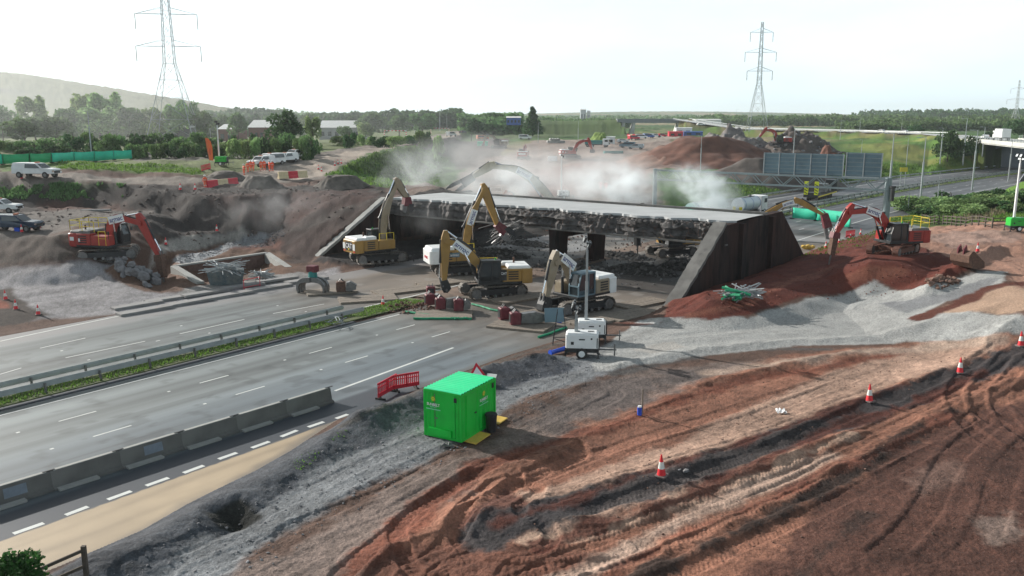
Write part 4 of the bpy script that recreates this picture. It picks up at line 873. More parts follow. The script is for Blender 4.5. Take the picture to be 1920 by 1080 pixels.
# ---- pylons
def pylon(name_label, X, Y, zb, hgt, base, rz, arms, thin=.8, group='electricity pylons'):
    t = thing('electricity_pylon', name_label, 'pylon', (X, Y, zb), rz, group)
    m = MB(); r = (thin * .11) * hgt / 50; lv = [0, .14, .26, .36, .45, .53, .60, .67, .74, .81, .88, .94, 1.0]
    W_ = lambda f: base / 2 * ((1 - f / .45) * .78 + .22 if f < .45 else .22 - (.22 - .10) * (f - .45) / .55)
    for i in range(len(lv) - 1):
        a, b = lv[i], lv[i + 1]; wa, wb = W_(a), W_(b); za, zb_ = a * hgt, b * hgt
        cor = [(-1, -1), (1, -1), (1, 1), (-1, 1)]
        for k in range(4):
            p, q = cor[k], cor[(k + 1) % 4]
            m.beam((p[0] * wa, p[1] * wa, za), (p[0] * wb, p[1] * wb, zb_), r * 2.0)
            m.beam((p[0] * wa, p[1] * wa, za), (q[0] * wb, q[1] * wb, zb_), r * 1.1); m.beam((q[0] * wa, q[1] * wa, za), (p[0] * wb, p[1] * wb, zb_), r * 1.1)
            if i % 2 == 1 or i < 3: m.beam((p[0] * wb, p[1] * wb, zb_), (q[0] * wb, q[1] * wb, zb_), r * 1.1)
    m.build('lattice_tower', M['galv'], t)
    for f, L in arms:
        m = MB(); z = f * hgt; wv = W_(f)
        for s_ in (-1, 1):
            for y in (-wv, wv):
                m.beam((s_ * wv, y, z), (s_ * L, 0, z), r * 1.5); m.beam((s_ * wv, y, z + hgt * .035), (s_ * L, 0, z), r * 1.3)
            for j in (1, 2, 3): x = s_ * (wv + (L - wv) * j / 4); m.beam((x, -wv * (1 - j / 4), z), (x, wv * (1 - j / 4), z), r)
        a = m.build('cross_arm', M['galv'], t)
        for s_ in (-1, 1): m = MB(); m.cyl((s_ * L, 0, z), (s_ * L, 0, z - hgt * .085), r * 1.6, r * 1.6, 5); m.build('insulator', M['steel'], a)
    return t
p = T(322, 262); pylon('tall lattice electricity pylon among the hazy trees on the left', (338 - 960) / CF * 245, 245, HS((326 - 960) / CF * 245, 245), 49, 13.0, R(8), [(.545, 8.6), (.72, 8.2), (.88, 6.2)], thin=.62)
pylon('slender lattice electricity pylon behind the rubble heaps right of centre', (1411 - 960) / CF * 437, 437, 9, 53, 9.5, R(-4), [(.56, 6.2), (.73, 7.6), (.91, 5.5)])
pylon('distant electricity pylon behind the trees at the right edge', (1886 - 960) / CF * 640, 640, 6, 37, 7, R(5), [(.62, 8.2), (.83, 6.0)])

# ---- right overbridge
def overbridge():
    a = np.array(UPROAD[2]); b = np.array(UPROAD[1]); L = np.linalg.norm(b - a); d = (b - a) / L; p_ = np.array((-d[1], d[0]))
    ts = np.linspace(-20, L, 600); pts = a[None] + d[None] * ts[:, None]; u, n = UN(pts[:, 0], pts[:, 1]); c = corridor(u, n); ins = ts[c <= 0]
    t0, t1 = ins.min() - .5, ins.max() + .5; mid = a + d * (t0 + t1) / 2; hw = (t1 - t0) / 2; rz = math.atan2(d[1], d[0])
    g = thing('road_overbridge', 'pale concrete overbridge carrying the upper road across the motorway', 'bridge', (mid[0], mid[1], 0), rz)
    zt = 8.95; m = MB(); m.box((0, 0, zt - .7), (2 * hw + 10, 15.6, 1.1)); m.build('deck', mat('pale bridge concrete', (.52, .52, .48), .8, var=.1, scale=.3), g)
    P2 = MATS['pale bridge concrete']
    for s_ in (-1, 1):
        m = MB(); m.box((0, s_ * 7.95, zt - .35), (2 * hw + 22, .35, 1.15)); o = m.build('parapet', P2, g)
        m = MB()
        for i in range(30): m.box((-hw - 10 + i * (2 * hw + 20) / 29, s_ * 7.95, zt + .65), (.1, .1, .9))
        for z in (.6, 1.05): m.box((0, s_ * 7.95, zt + z), (2 * hw + 22, .06, .07))
        m.build('rail', M['galv'], o)
    for s_ in (-1, 1):
        m = MB(); m.box((s_ * (hw + .4), 0, 3.8), (.9, 15.2, 7.8)); m.build('abutment', mat('blue grey concrete', (.20, .22, .25), .8, var=.15, scale=.3), g)
        for q in (-1, 1):
            m = MB(); x0 = s_ * (hw + .4); y0 = q * 7.8; 
            v = [(x0, y0, 0), (x0, y0, 7.9), (x0 + s_ * 7, y0 + q * 1.2, 7.9), (x0 + s_ * 2.5, y0 + q * 4.0, 0)]
            vv = v + [(x + s_ * .6, y, z) for x, y, z in v]; m.add(vv, [(0, 1, 2, 3), (4, 7, 6, 5), (0, 4, 5, 1), (1, 5, 6, 2), (2, 6, 7, 3), (3, 7, 4, 0)]); m.build('wing_wall', MATS['blue grey concrete'], g)
    for s_ in (-1, 1):
        for q in (-1, 1):
            m = MB(); m.box((s_ * (hw + 16), q * 8.15, 4.3), (31, .5, 8.9)); m.build('retaining_wall', P2, g)
    return mid, d, rz, t0, t1
OB = overbridge()
# ---- distant centre overbridge
def far_bridge():
    x0 = (1160 - 960) / CF * 515; x1 = (1276 - 960) / CF * 505; g = thing('distant_overbridge', 'long grey beam overbridge on slanted legs on the skyline behind the works', 'bridge', ((x0 + x1) / 2, 518, 0), R(-2))
    hw = (x1 - x0) / 2; GM = mat('grey bridge concrete', (.22, .235, .25), .8, var=.1, scale=.2)
    m = MB(); m.box((0, 0, 14.2), (2 * hw + 4, 9, 2.4)); m.build('deck', GM, g)
    for x in (-hw + 1.5, -hw + 7.5, hw - 1.5):
        m = MB(); m.prism([(x - 2.4, 5), (x + .6, 5), (x + 1.3, 13.1), (x - .1, 13.1)], -4, 4); m.build('leg', P_ if False else MATS['pale bridge concrete'], g)
far_bridge()

# ---- safety barriers in the median and along verges
def rail_fence(name, label, pts, post_gap=3.2, zr=.62, h=.32, double=False, m=None, group=None, cat='safety barrier', end_drop=False):
    """pts: plan points; w-beam rail on posts"""
    P = [Vector((p[0], p[1], 0)) for p in pts]; o0 = P[0].copy(); o0.z = HS(P[0].x, P[0].y); t = thing(name, label, cat, o0, 0, group); mr_ = m or M['galv']
    acc = 0; posts = MB(); rail = MB()
    for i in range(len(P) - 1):
        a, b = P[i], P[i + 1]; za, zb = HS(a.x, a.y), HS(b.x, b.y); d = (b - a).normalized(); pr = Vector((-d.y, d.x, 0))
        A = Vector((a.x, a.y, za)) - o0; B = Vector((b.x, b.y, zb)) - o0
        for k, (dz, off) in enumerate(((-.11, .03), (0, -.035), (.11, .03))):
            rail.beam(A + Vector((0, 0, zr + dz)) + pr * off, B + Vector((0, 0, zr + dz)) + pr * off, .03, .12)
        L = (b - a).length; s_ = 0
        while s_ < L: 
            q = A.lerp(B, s_ / L); posts.box((q.x + pr.x * .09, q.y + pr.y * .09, q.z + (zr + .1) / 2), (.11, .11, zr + .1), rz=math.atan2(d.y, d.x)); s_ += post_gap
    rail.build('rail', mr_, t); posts.build('post', M['steel'], t, ); t.children[-1]['kind'] = 'stuff' if False else t.children[-1].get('kind', 'thing'); return t
def barrier_line(name, label, P, step, group, zr=.62, mcol=None, cat='safety barrier'):
    # every post its own part, the rail one part
    P = [Vector(p) for p in P]; o0 = P[0].copy(); t = thing(name, label, cat, o0, 0, group); rail = MB()
    for i in range(len(P) - 1):
        a = P[i] - o0; b = P[i + 1] - o0; d = (b - a).normalized(); pr = Vector((-d.y, d.x, 0))
        for dz, off in ((-.11, .03), (0, -.035), (.11, .03)): rail.beam(a + Vector((0, 0, zr + dz)) + pr * off, b + Vector((0, 0, zr + dz)) + pr * off, .03, .125)
    rail.build('rail', mcol or M['galv'], t); acc = 0; pm = None
    tot = sum((P[i + 1] - P[i]).length for i in range(len(P) - 1)); nxt = .2; cnt = 0
    for i in range(len(P) - 1):
        L = (P[i + 1] - P[i]).length; d = (P[i + 1] - P[i]).normalized()
        while nxt < acc + L and cnt < 95:
            q = P[i] + d * (nxt - acc) - o0
            if pm is None:
                mm = MB(); mm.box((0, 0, zr / 2), (.10, .14, zr + .15)); pm = mm.build('post', M['steel'], t); po = pm
            else: po = pm.copy(); C.objects.link(po)
            po.location = q + Vector((-d.y, d.x, 0)) * -.1; po.rotation_euler = (0, 0, math.atan2(d.y, d.x)); nxt += step; cnt += 1
        acc += L
    return t
def UL(u0, u1, n, z=0, step=6):
    k = max(2, int((u1 - u0) / step) + 1); return [(*W2(u, n + float(curve_off(u))), z) for u in np.linspace(u0, u1, k)]
DKR = mat('shaded dark galvanised rail', (.10, .11, .12), .5, metal=.4, var=.2)
barrier_line('crash_barrier', 'steel crash barrier on the far side of the grassy median, ending near the traffic cone', UL(-45, 24.2, -6.95), 3.2, 'crash barriers in the near median', mcol=M['galv'])
barrier_line('crash_barrier', 'steel crash barrier on the near side of the grassy median, its end torn', UL(-45, 24.8, -5.2), 3.2, 'crash barriers in the near median')
barrier_line('crash_barrier', 'far crash barrier in the median beyond the bridge on the tanker side', UL(96, 380, -7.0, step=12), 3.2, 'crash barriers beyond the bridge')
barrier_line('crash_barrier', 'near crash barrier in the median beyond the bridge behind the turquoise screen', UL(96, 380, -4.6, step=12), 3.2, 'crash barriers beyond the bridge')
barrier_line('crash_barrier', 'crash barrier along the foot of the far grass bank below the yellow sign', UL(112, 330, -20.9, step=12), 3.2, 'crash barriers along the verges')
Pu = [(UPROAD[i][0], UPROAD[i][1]) for i in range(len(UPROAD))]
def up_off(k, i0, i1, dz=.3):
    out = []
    for i in range(i0, i1):
        a = UPROAD[max(i - 1, 0)]; b = UPROAD[min(i + 1, len(UPROAD) - 1)]; dx, dy = b[0] - a[0], b[1] - a[1]; l = math.hypot(dx, dy); out.append((UPROAD[i][0] - dy / l * k, UPROAD[i][1] + dx / l * k, UPZ[i] + dz))
    return out
barrier_line('crash_barrier', 'pale crash barrier along the near edge of the upper road', up_off(-7.2, 2, 6), 6, 'crash barriers of the upper road', zr=.6, mcol=M['white']) 
barrier_line('crash_barrier', 'pale crash barrier along the far edge of the upper road', up_off(7.2, 2, 6), 6, 'crash barriers of the upper road', zr=.6, mcol=M['white'])

# ---- concrete step barrier blocks on the near carriageway
def cb_proto():
    t = thing('concrete_barrier', 'x', 'concrete barrier'); m = MB(); L = 2.995
    prof = [(-.42, 0), (-.42, .10), (-.24, .16), (-.13, .76), (-.09, .80), (.09, .80), (.13, .76), (.24, .16), (.42, .10), (.42, 0)]
    k = len(prof); m.v = [(-L / 2, y, z) for y, z in prof] + [(L / 2, y, z) for y, z in prof]
    m.f = [tuple(range(k)), tuple(range(2 * k - 1, k - 1, -1))] + [(i, k + i, k + (i + 1) % k, (i + 1) % k) for i in range(k)]
    m.build('body', M['conc2'], t)
    m = MB(); m.box((-.55, -.50, .07), (1.7, .34, .1)); m.build('foot', M['concrete'], t)
    m = MB(); m.box((0, 0, .812), (2.7, .20, .025)); m.build('top_strip', M['concrete'], t)
    m = MB(); m.box((1.48, 0, .83), (.5, .1, .03)); m.build('joint_plate', M['black'], t); return t
cb = cb_proto(); A = Vector((*G(-130, 987), 0)); B = Vector((*G(618, 752), 0)); d = (B - A).normalized(); L = (B - A).length; nb = int(L / 3)
patch_ids = {3, 5, 7, 9, 10}
for i in range(nb):
    o = cb if i == 0 else copy_tree(cb); q = B - d * (3 * i + 1.5); o.location = q; o.rotation_euler = (0, 0, math.atan2(d.y, d.x)); o['group'] = 'concrete barrier blocks along the near lanes'
    o['label'] = 'end concrete barrier block of the row, nearest the red plastic barriers' if i == 0 else ('patched' if i in patch_ids else 'plain') + ' concrete barrier block, %s from the right end of the row' % ('x second third fourth fifth sixth seventh eighth ninth tenth eleventh twelfth thirteenth fourteenth fifteenth sixteenth seventeenth'.split() + ['last'] * 9)[i]
    if i in patch_ids and i:
        m = MB(); m.add([(-.4, -.235, .25), (.5, -.235, .25), (.5, -.15, .85), (-.4, -.15, .85)], [(0, 1, 2, 3)]); pm = MB(); pm.prism([(-.4, 0), (.5, 0), (.5, .42), (-.4, .42)], -.015, 0); e = pm.build('patch', mat('pale repair patch', (.17, .20, .24), .7), o); e.location = (0, -.225, .26); e.rotation_euler = (-R(10.5), 0, 0)

# ---- headwall pit of the drain
def headwall():
    A, B = G(326, 499, .9), G(500, 474, .9); Cc, D = G(376, 530, .35), G(541, 502, .35); o0 = Vector((A[0], A[1], 0)); t = thing('headwall', 'low concrete drain headwall with two sloping wing walls beside the far lanes', 'headwall', o0)
    def wall(p, q, z0, z1, w_, nm, mt, zb=-1.0):
        p = Vector((p[0], p[1], 0)) - o0; q = Vector((q[0], q[1], 0)) - o0; p.z = q.z = 0; d = (q - p).normalized(); r_ = Vector((-d.y, d.x, 0)) * w_ / 2; v = []
        for c_, z in ((p, z0), (q, z1)): v += [tuple(c_ - r_ + Vector((0, 0, zb))), tuple(c_ + r_ + Vector((0, 0, zb))), tuple(c_ + r_ + Vector((0, 0, z))), tuple(c_ - r_ + Vector((0, 0, z)))]
        m = MB(); m.add(v, [(0, 1, 2, 3), (7, 6, 5, 4), (0, 4, 5, 1), (1, 5, 6, 2), (2, 6, 7, 3), (3, 7, 4, 0)]); return m.build(nm, mt, t)
    wall(A, B, .82, .82, .35, 'back_wall', mat('red stained concrete', (.13, .075, .06), .9, var=.25)); 
    m = MB(); a_ = Vector((A[0], A[1], .9)) - o0; b_ = Vector((B[0], B[1], .9)) - o0; m.beam(a_, b_, .5, .16); m.build('coping', M['concrete'], t)
    wall(A, Cc, .95, .45, .7, 'wing_wall', M['concrete']); wall(B, D, .95, .45, .7, 'wing_wall', M['concrete'])
headwall()

# ---- spoil heaps
def heap(label, x, y, rx, ry, h, rz, m, rough=.25, rocks=0, seed=0, flat=0.0, rockm=None, rocksz=.35, tone=None, freq=None):
    z0 = min(HS(x + dx, y + dy) for dx, dy in ((0, 0), (rx * .7, 0), (-rx * .7, 0), (0, ry * .7), (0, -ry * .7))) - .3
    k = 90; a = np.linspace(-1.15, 1.15, k); X, Y = np.meshgrid(a * rx, a * ry); r = np.sqrt((X / rx) ** 2 + (Y / ry) ** 2)
    f = freq or 5.0 / rx; r = r + .22 * fbm(X * f * .5 + seed, Y * f * .5, 3, seed)
    Z = np.clip(1 - r, 0, 1 - flat) / (1 - flat); Z = h * (Z ** .95) + h * rough * fbm(X * f + seed, Y * f + seed, 5, seed) * np.clip(1.1 - r, 0, 1) * 1.2; Z = np.where(r > 1.0, -.6, Z)
    o = grid_obj('spoil_heap', X, Y, Z, m); o.location = (x, y, z0 + .1); o.rotation_euler = (0, 0, rz); tag(o, label, 'spoil heap', 'spoil heaps')
    if rocks:
        mm = MB(); rr_ = random.Random(seed + 3)
        for q in range(rocks):
            aa = rr_.uniform(0, 6.28); rd = math.sqrt(rr_.random()) * .95; px_, py_ = rx * rd * math.cos(aa), ry * rd * math.sin(aa)
            i = min(k - 1, max(0, int((px_ / rx + 1.15) / 2.3 * k))); j = min(k - 1, max(0, int((py_ / ry + 1.15) / 2.3 * k))); mm.rock((px_, py_, Z[j, i]), rr_.uniform(.3, 1.2) * rocksz, q)
        e = mm.build('rubble', rockm or M['rock'], o); e['kind'] = 'stuff'
    return o
E1 = mat('brown spoil', (.125, .055, .038), .95, var=.35, scale=.4, bump=.6, bscale=1.5); E2 = mat('dark grey spoil', (.085, .070, .062), .95, var=.35, scale=.5, bump=.6, bscale=1.5)
E3 = mat('grey rubble spoil', (.19, .175, .165), .95, var=.5, scale=.8, dirt=.4, dirtcol=(.09, .07, .06), bump=1, bscale=1.5); E4 = mat('dark gravel', (.075, .082, .092), .95, var=.35, scale=6, bump=1, bscale=14)
E5 = mat('light brown spoil', (.20, .115, .085), .95, var=.3, scale=.4, bump=.6, bscale=1.5)
def AD(px, Y): return ((px - 960) / CF * Y * CP + 0, Y)
def HP(label, px, pyt, Y, wpx, ry, m, **k):
    X = (px - 960) / CF * Y * 1.0; zt = zat(X, Y, pyt); rx = wpx / 2 / CF * Y; base = HS(X, Y); return heap(label, X, Y, rx, ry, max(.6, zt - base), 0, m, **k)
HP('large smooth brown spoil heap behind the gantry left end', 1320, 255, 232, 330, 20, E1, seed=3, rough=.10, flat=.2)
HP('pale brown shoulder of spoil left of the large brown heap', 1240, 270, 236, 190, 22, E5, seed=9, rough=.12)
HP('grey rubble heap on the skyline between the brown heap and the pylon', 1365, 238, 262, 220, 15, E3, seed=5, rough=.4, rocks=240, rocksz=.8)
HP('dark rubble heap with a red excavator beside it', 1478, 233, 258, 190, 17, E2, seed=8, rough=.35, rocks=160, rocksz=.7, rockm=M['rock'])
HP('long low dark spoil bank in front of the rubble heaps', 1430, 282, 196, 330, 12, E2, seed=12, rough=.10, flat=.25)
HP('small dark mound right of the long spoil bank', 1545, 268, 235, 90, 9, E1, seed=15, rough=.3)
HP('dark soil heap in front of the orange workers', 490, 325, 121, 100, 2.2, mat('grey brown soil heap', (.115, .10, .085), .95, var=.3, scale=1.5, bump=.8, bscale=4), seed=18, rough=.12, flat=.4)
HP('dark soil mound right of the red and cream barrier', 640, 323, 121, 110, 3.0, MATS['grey brown soil heap'], seed=21, rough=.12, flat=.4)
HP('low dark soil mound behind the first red and cream barrier', 425, 318, 128, 90, 3.0, MATS['grey brown soil heap'], seed=22, rough=.12, flat=.4)
HP('green grassy mound below the distant overbridge', 1122, 247, 330, 44, 8, mat('mound grass', (.15, .22, .05), .95, var=.3, scale=.6, bump=.5), seed=31, rough=.1, flat=.35)

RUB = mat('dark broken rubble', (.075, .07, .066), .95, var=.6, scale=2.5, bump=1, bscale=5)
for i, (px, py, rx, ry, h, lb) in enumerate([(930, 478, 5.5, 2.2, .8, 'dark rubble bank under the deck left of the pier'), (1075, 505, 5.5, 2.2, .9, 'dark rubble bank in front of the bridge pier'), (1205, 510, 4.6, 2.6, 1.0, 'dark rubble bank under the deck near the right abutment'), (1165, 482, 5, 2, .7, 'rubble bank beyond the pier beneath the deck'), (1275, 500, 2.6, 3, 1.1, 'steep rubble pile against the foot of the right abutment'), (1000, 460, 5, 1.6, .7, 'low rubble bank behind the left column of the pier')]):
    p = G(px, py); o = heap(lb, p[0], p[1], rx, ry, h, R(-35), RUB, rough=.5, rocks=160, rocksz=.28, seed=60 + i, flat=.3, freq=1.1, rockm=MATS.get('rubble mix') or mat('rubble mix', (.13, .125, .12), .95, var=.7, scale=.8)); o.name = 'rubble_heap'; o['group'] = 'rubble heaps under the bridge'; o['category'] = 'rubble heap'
# ---- sheds and buildings in the distance
def shed(label, px0, px1, pyt, Y, roof_h, wall, depth=14, z=None, nwin=6, name='industrial_shed', roof=None):
    x0 = (px0 - 960) / CF * Y; x1 = (px1 - 960) / CF * Y; zt = zat((x0 + x1) / 2, Y, pyt); base = HS((x0 + x1) / 2, Y + depth / 2) - .3 if z is None else z
    h = max(2.5, zt - base); L = x1 - x0; t = thing(name, label, 'building', ((x0 + x1) / 2, Y + depth / 2, base), 0, 'distant sheds and buildings'); wh = h - roof_h
    m = MB(); m.box((0, 0, wh / 2), (L, depth, wh)); m.build('wall', wall, t)
    m = MB(); m.add([(-L / 2 - .3, -depth / 2 - .4, wh), (L / 2 + .3, -depth / 2 - .4, wh), (L / 2 + .3, 0, h), (-L / 2 - .3, 0, h), (-L / 2 - .3, depth / 2 + .4, wh), (L / 2 + .3, depth / 2 + .4, wh)], [(0, 1, 2, 3), (3, 2, 5, 4), (0, 3, 4), (1, 5, 2), (0, 4, 5, 1)]); m.build('roof', roof or M['roofwhite'], t)
    for i in range(nwin):
        m = MB(); m.box((-L / 2 + (i + .5) * L / nwin, -depth / 2 - .03, wh * .5), (L / nwin * .5, .08, wh * .35)); m.build('window', M['glass'], t)
    return t
shed('brick shed with a white roof left of the large round tree', 474, 512, 225, 262, 2.2, M['brick'], nwin=4)
shed('long low shed with a white roof behind the pale green tree', 604, 682, 226, 300, 2.4, mat('shed wall', (.25, .26, .26), .7), nwin=6)
shed('small shed with a curved looking pale roof near the lighting tower', 418, 446, 233, 270, 1.5, M['brick'], nwin=2)
shed('blue building with a white top band left of the conifer', 950, 976, 218, 480, .8, M['bluecab'], nwin=4, z=12.0)
shed('dark shed glimpsed between the trees under the pylon', 310, 365, 232, 285, 1.2, M['black'], nwin=5)
shed('pair of tall pale blocks on the hazy horizon', 1086, 1096, 204, 1500, 2, mat('hazy block', (.35, .38, .4), .8), z=8, nwin=2, name='tower_block')
shed('single tall pale block right of the pair on the horizon', 1099, 1104, 207, 1500, 2, MATS['hazy block'], z=8, nwin=2, name='tower_block')
shed('white flat roofed unit on the skyline right of the distant overbridge', 1300, 1345, 223, 560, .6, M['white'], nwin=5)
shed('white site cabins stacked beside the rubble heap', 1263, 1292, 239, 450, .25, M['white'], depth=4, nwin=2, roof=M['white'], name='site_cabin')
shed('low blue site cabin in front of the white cabins', 1278, 1312, 246, 440, .2, M['bluecab'], depth=4, nwin=2, roof=M['bluecab'], name='site_cabin')
shed('low red cabin left of the blue site cabin', 1250, 1276, 246, 438, .2, M['barrier_red'], depth=4, nwin=2, roof=M['barrier_red'], name='site_cabin')
shed('small white cabin behind the white lorry in the works area', 1134, 1150, 256, 325, .2, M['white'], depth=3, nwin=1, roof=M['white'], name='site_cabin')
# ================================================================== excavators
def qbez(a, b, c, k=7): return [((1 - t) ** 2 * a[0] + 2 * t * (1 - t) * b[0] + t * t * c[0], (1 - t) ** 2 * a[1] + 2 * t * (1 - t) * b[1] + t * t * c[1]) for t in [i / k for i in range(k + 1)]]
def plane_hit(px, py, base, heading, s=1.0, side=0.0):
    """sight line of a picture point met with the machine's own upright centre plane -> (forward, up) in machine units"""
    d = ray(px, py); hx, hy = math.cos(heading), math.sin(heading); bx, by = base[0] - hy * side, base[1] + hx * side; nx, ny = -hy, hx
    den = d[0] * nx + d[1] * ny; t = (bx * nx + by * ny) / den; X, Y, Z = d[0] * t, d[1] * t, CH + d[2] * t
    return (((X - bx) * hx + (Y - by) * hy) / s, (Z - base[2]) / s)
def track_unit(t, y, L, hgt, w_, tm):
    r = hgt / 2; x0 = -L / 2 + r; x1 = L / 2 - r; path = []
    n = 46; per = 2 * (x1 - x0) + 2 * math.pi * r
    for i in range(n):
        q = per * i / n
        if q < x1 - x0: p = (x0 + q, hgt, 0)
        elif q < x1 - x0 + math.pi * r: a = (q - (x1 - x0)) / r; p = (x1 + r * math.sin(a), r + r * math.cos(a), -a)
        elif q < 2 * (x1 - x0) + math.pi * r: p = (x1 - (q - (x1 - x0) - math.pi * r), 0, -math.pi)
        else: a = (q - 2 * (x1 - x0) - math.pi * r) / r; p = (x0 - r * math.sin(a), r - r * math.cos(a), -math.pi - a)
        path.append(p)
    m = MB()
    for x, z, a in path:
        m.box((x + math.sin(a) * -.0, y, z), (per / n * .86, w_, .055), ry=-a); m.box((x - math.sin(-a) * .0, y, z + .0), (.03, w_, .13), ry=-a)
    tr = m.build('track', tm, t)
    m = MB(); m.box((0, y, r), (x1 - x0 + .25, w_ * .42, hgt * .42)); m.box((0, y, hgt * .62), (x1 - x0 - .7, w_ * .3, hgt * .3)); m.build('track_frame', M['black'] if tm is M['track'] else tm, tr)
    for nm, xx in (('sprocket', x0), ('idler', x1)):
        m = MB(); m.cyl((xx, y - w_ * .36, r), (xx, y + w_ * .36, r), r * .80, r * .80, 16); m.cyl((xx, y - w_ * .42, r), (xx, y + w_ * .42, r), r * .35, r * .35, 10); m.build(nm, M['steel'], tr)
    for k in range(6):
        xx = x0 + (x1 - x0) * (k + .5) / 6; m = MB(); m.cyl((xx, y - w_ * .3, hgt * .2), (xx, y + w_ * .3, hgt * .2), hgt * .13, hgt * .13, 10); m.build('roller', M['steel'], tr)
def rounded_block(x0, x1, y0, y1, z0, z1, r=.25, k=4):
    """block with rounded vertical corners"""
    pts = []
    for cx, cy, a0 in ((x1 - r, y1 - r, 0), (x0 + r, y1 - r, 90), (x0 + r, y0 + r, 180), (x1 - r, y0 + r, 270)):
        for i in range(k + 1): a = R(a0 + 90 * i / k); pts.append((cx + r * math.cos(a), cy + r * math.sin(a)))
    n = len(pts); e = .06; cxm, cym = (x0 + x1) / 2, (y0 + y1) / 2
    ins = [((x - cxm) * (1 - e / abs(x1 - x0) * 2) + cxm, (y - cym) * (1 - e / abs(y1 - y0) * 2) + cym) for x, y in pts]
    v = [(x, y, z0) for x, y in pts] + [(x, y, z1 - e) for x, y in pts] + [(x, y, z1) for x, y in ins]
    f = [tuple(range(n - 1, -1, -1)), tuple(range(2 * n, 3 * n))] + [(j * n + i, j * n + (i + 1) % n, (j + 1) * n + (i + 1) % n, (j + 1) * n + i) for j in (0, 1) for i in range(n)]
    return v, f
def handrail(t, pts, hgt, m=None, name='handrail', th=.045, mid=True):
    mb = MB()
    for i in range(len(pts) - 1):
        a, b = Vector(pts[i]), Vector(pts[i + 1]); u_ = Vector((0, 0, hgt)); mb.beam(a + u_, b + u_, th)
        if mid: mb.beam(a + u_ * .5, b + u_ * .5, th * .8)
        mb.beam(a, a + u_, th); mb.beam(b, b + u_, th)
        if (b - a).length > 1.3: c = (a + b) / 2; mb.beam(c, c + u_, th)
    return mb.build(name, m or M['railyel'], t)
def excavator(label, loc, th_deg, house_deg, K, Tp, E, X_, tool, body, cw=None, cab=None, s=1.0, tm=None, logo='armac', logo_side=0, cat_rear=False, rails=False, boom_mat=None, group='excavators', door_col=None, tilt=None, stick_back=.9, extra=None, cover=None, logo_col=None, tool_mat=None, boomw=1.0, white_rear=False, logo_pos=.5, logo_rot=0, foot=(.45, 1.75)):
    """K knee, Tp boom tip, E stick end, X_ tool tip: all (forward, up) in the house plane"""
    boom_mat = boom_mat or body; cw = cw or body; tm = tm or M['track']; cover = cover or M['white']; cab = cab or M['black']
    hs = R(house_deg); dth = R(th_deg - house_deg)
    t = thing('excavator', label, 'excavator', loc, hs, group, s=s)
    if tilt: t.rotation_euler = (tilt[0], tilt[1], hs)
    # undercarriage turned relative to the house
    L, hgt = 5.1, 1.02
    q = Matrix.Rotation(dth, 4, 'Z')
    base_kids = set(bpy.data.objects)
    for y in (-1.32, 1.32): track_unit(t, y, L, hgt, .62, tm)
    m = MB(); m.box((0, 0, .66), (1.9, 2.1, .42)); m.box((0, 0, .58), (3.0, .6, .3), rz=.55); m.box((0, 0, .58), (3.0, .6, .3), rz=-.55); m.cyl((0, 0, .8), (0, 0, 1.2), .72, .72, 20); m.build('car_body', M['black'] if tm is M['track'] else tm, t)
    for o in set(bpy.data.objects) - base_kids:
        if o.parent is t: o.matrix_local = q @ o.matrix_local
    # house
    m = MB(); m.box((-.75, 0, 1.30), (4.3, 2.75, .22), ch=.04); m.build('turntable_deck', M['black'], t)
    m = MB(); m.add(*rounded_block(-3.25, -2.15, -1.45, 1.45, 1.22, 2.45, .38)); cwo = m.build('counterweight', cw, t)
    m = MB(); m.box((-1.5, -.95, 1.92), (1.5, .98, 1.05), ch=.06); m.box((-1.45, 1.0, 1.92), (1.6, .85, 1.05), ch=.06); m.box((-1.55, 0, 1.8), (1.3, 1.2, .8)); ec = m.build('engine_cover', body, t)
    m = MB(); m.box((-2.1, 0, 2.56), (1.9, 2.5, .25), ch=.09); m.box((-1.45, -.9, 2.6), (1.2, .8, .3), ch=.07); m.build('roof_panel', cover, t)
    m = MB()
    for y in (-1.455, 1.455):
        for k in range(4): m.box((-1.55, y, 1.62 + .2 * k), (.85, .03, .1))
    m.build('grille', M['black'], ec)
    m = MB(); m.box((.25, -.95, 1.85), (1.9, .95, .9), ch=.08); m.build('tank', body, t)
    m = MB(); m.cyl((-1.9, -.5, 2.6), (-1.9, -.5, 3.15), .08, .08, 10); m.build('exhaust', M['rust'], t)
    # cab
    cx0, cx1, cy0, cy1, cz0, cz1 = -.45, 1.35, .45, 1.42, 1.42, 3.12
    m = MB()
    side = [(cx0, cz0), (cx1, cz0), (cx1 + .02, cz0 + .75), (cx1 - .28, cz1), (cx0, cz1)]
    for y in (cy0, cy1):
        for i in range(5): a, b = side[i], side[(i + 1) % 5]; m.beam((a[0], y, a[1]), (b[0], y, b[1]), .10)
        m.beam((.25, y, cz0), (.25, y, cz1), .08)
    for p_ in side: m.beam((p_[0], cy0, p_[1]), (p_[0], cy1, p_[1]), .10)
    m.box(((cx0 + cx1 - .28) / 2, (cy0 + cy1) / 2, cz1 + .04), (cx1 - cx0 - .1, 1.08, .11), ch=.03); m.box((.45, (cy0 + cy1) / 2, cz0 + .2), (1.75, .93, .42)); cb_ = m.build('cab', cab, t)
    m = MB(); y = cy1 - .02
    for y in (cy0 + .02, cy1 - .02): m.add([(p_[0], y, p_[1]) for p_ in side], [(0, 1, 2, 3, 4)])
    m.add([(cx1 - .01, cy0, cz0), (cx1 - .01, cy1, cz0), (cx1 + .0, cy1, cz0 + .75), (cx1 + .0, cy0, cz0 + .75), (cx1 - .3, cy0, cz1), (cx1 - .3, cy1, cz1)], [(0, 1, 2, 3), (3, 2, 5, 4)]); m.box((cx0 + .01, .93, 2.5), (.02, .9, 1.0)); m.build('window', M['glass'], cb_)
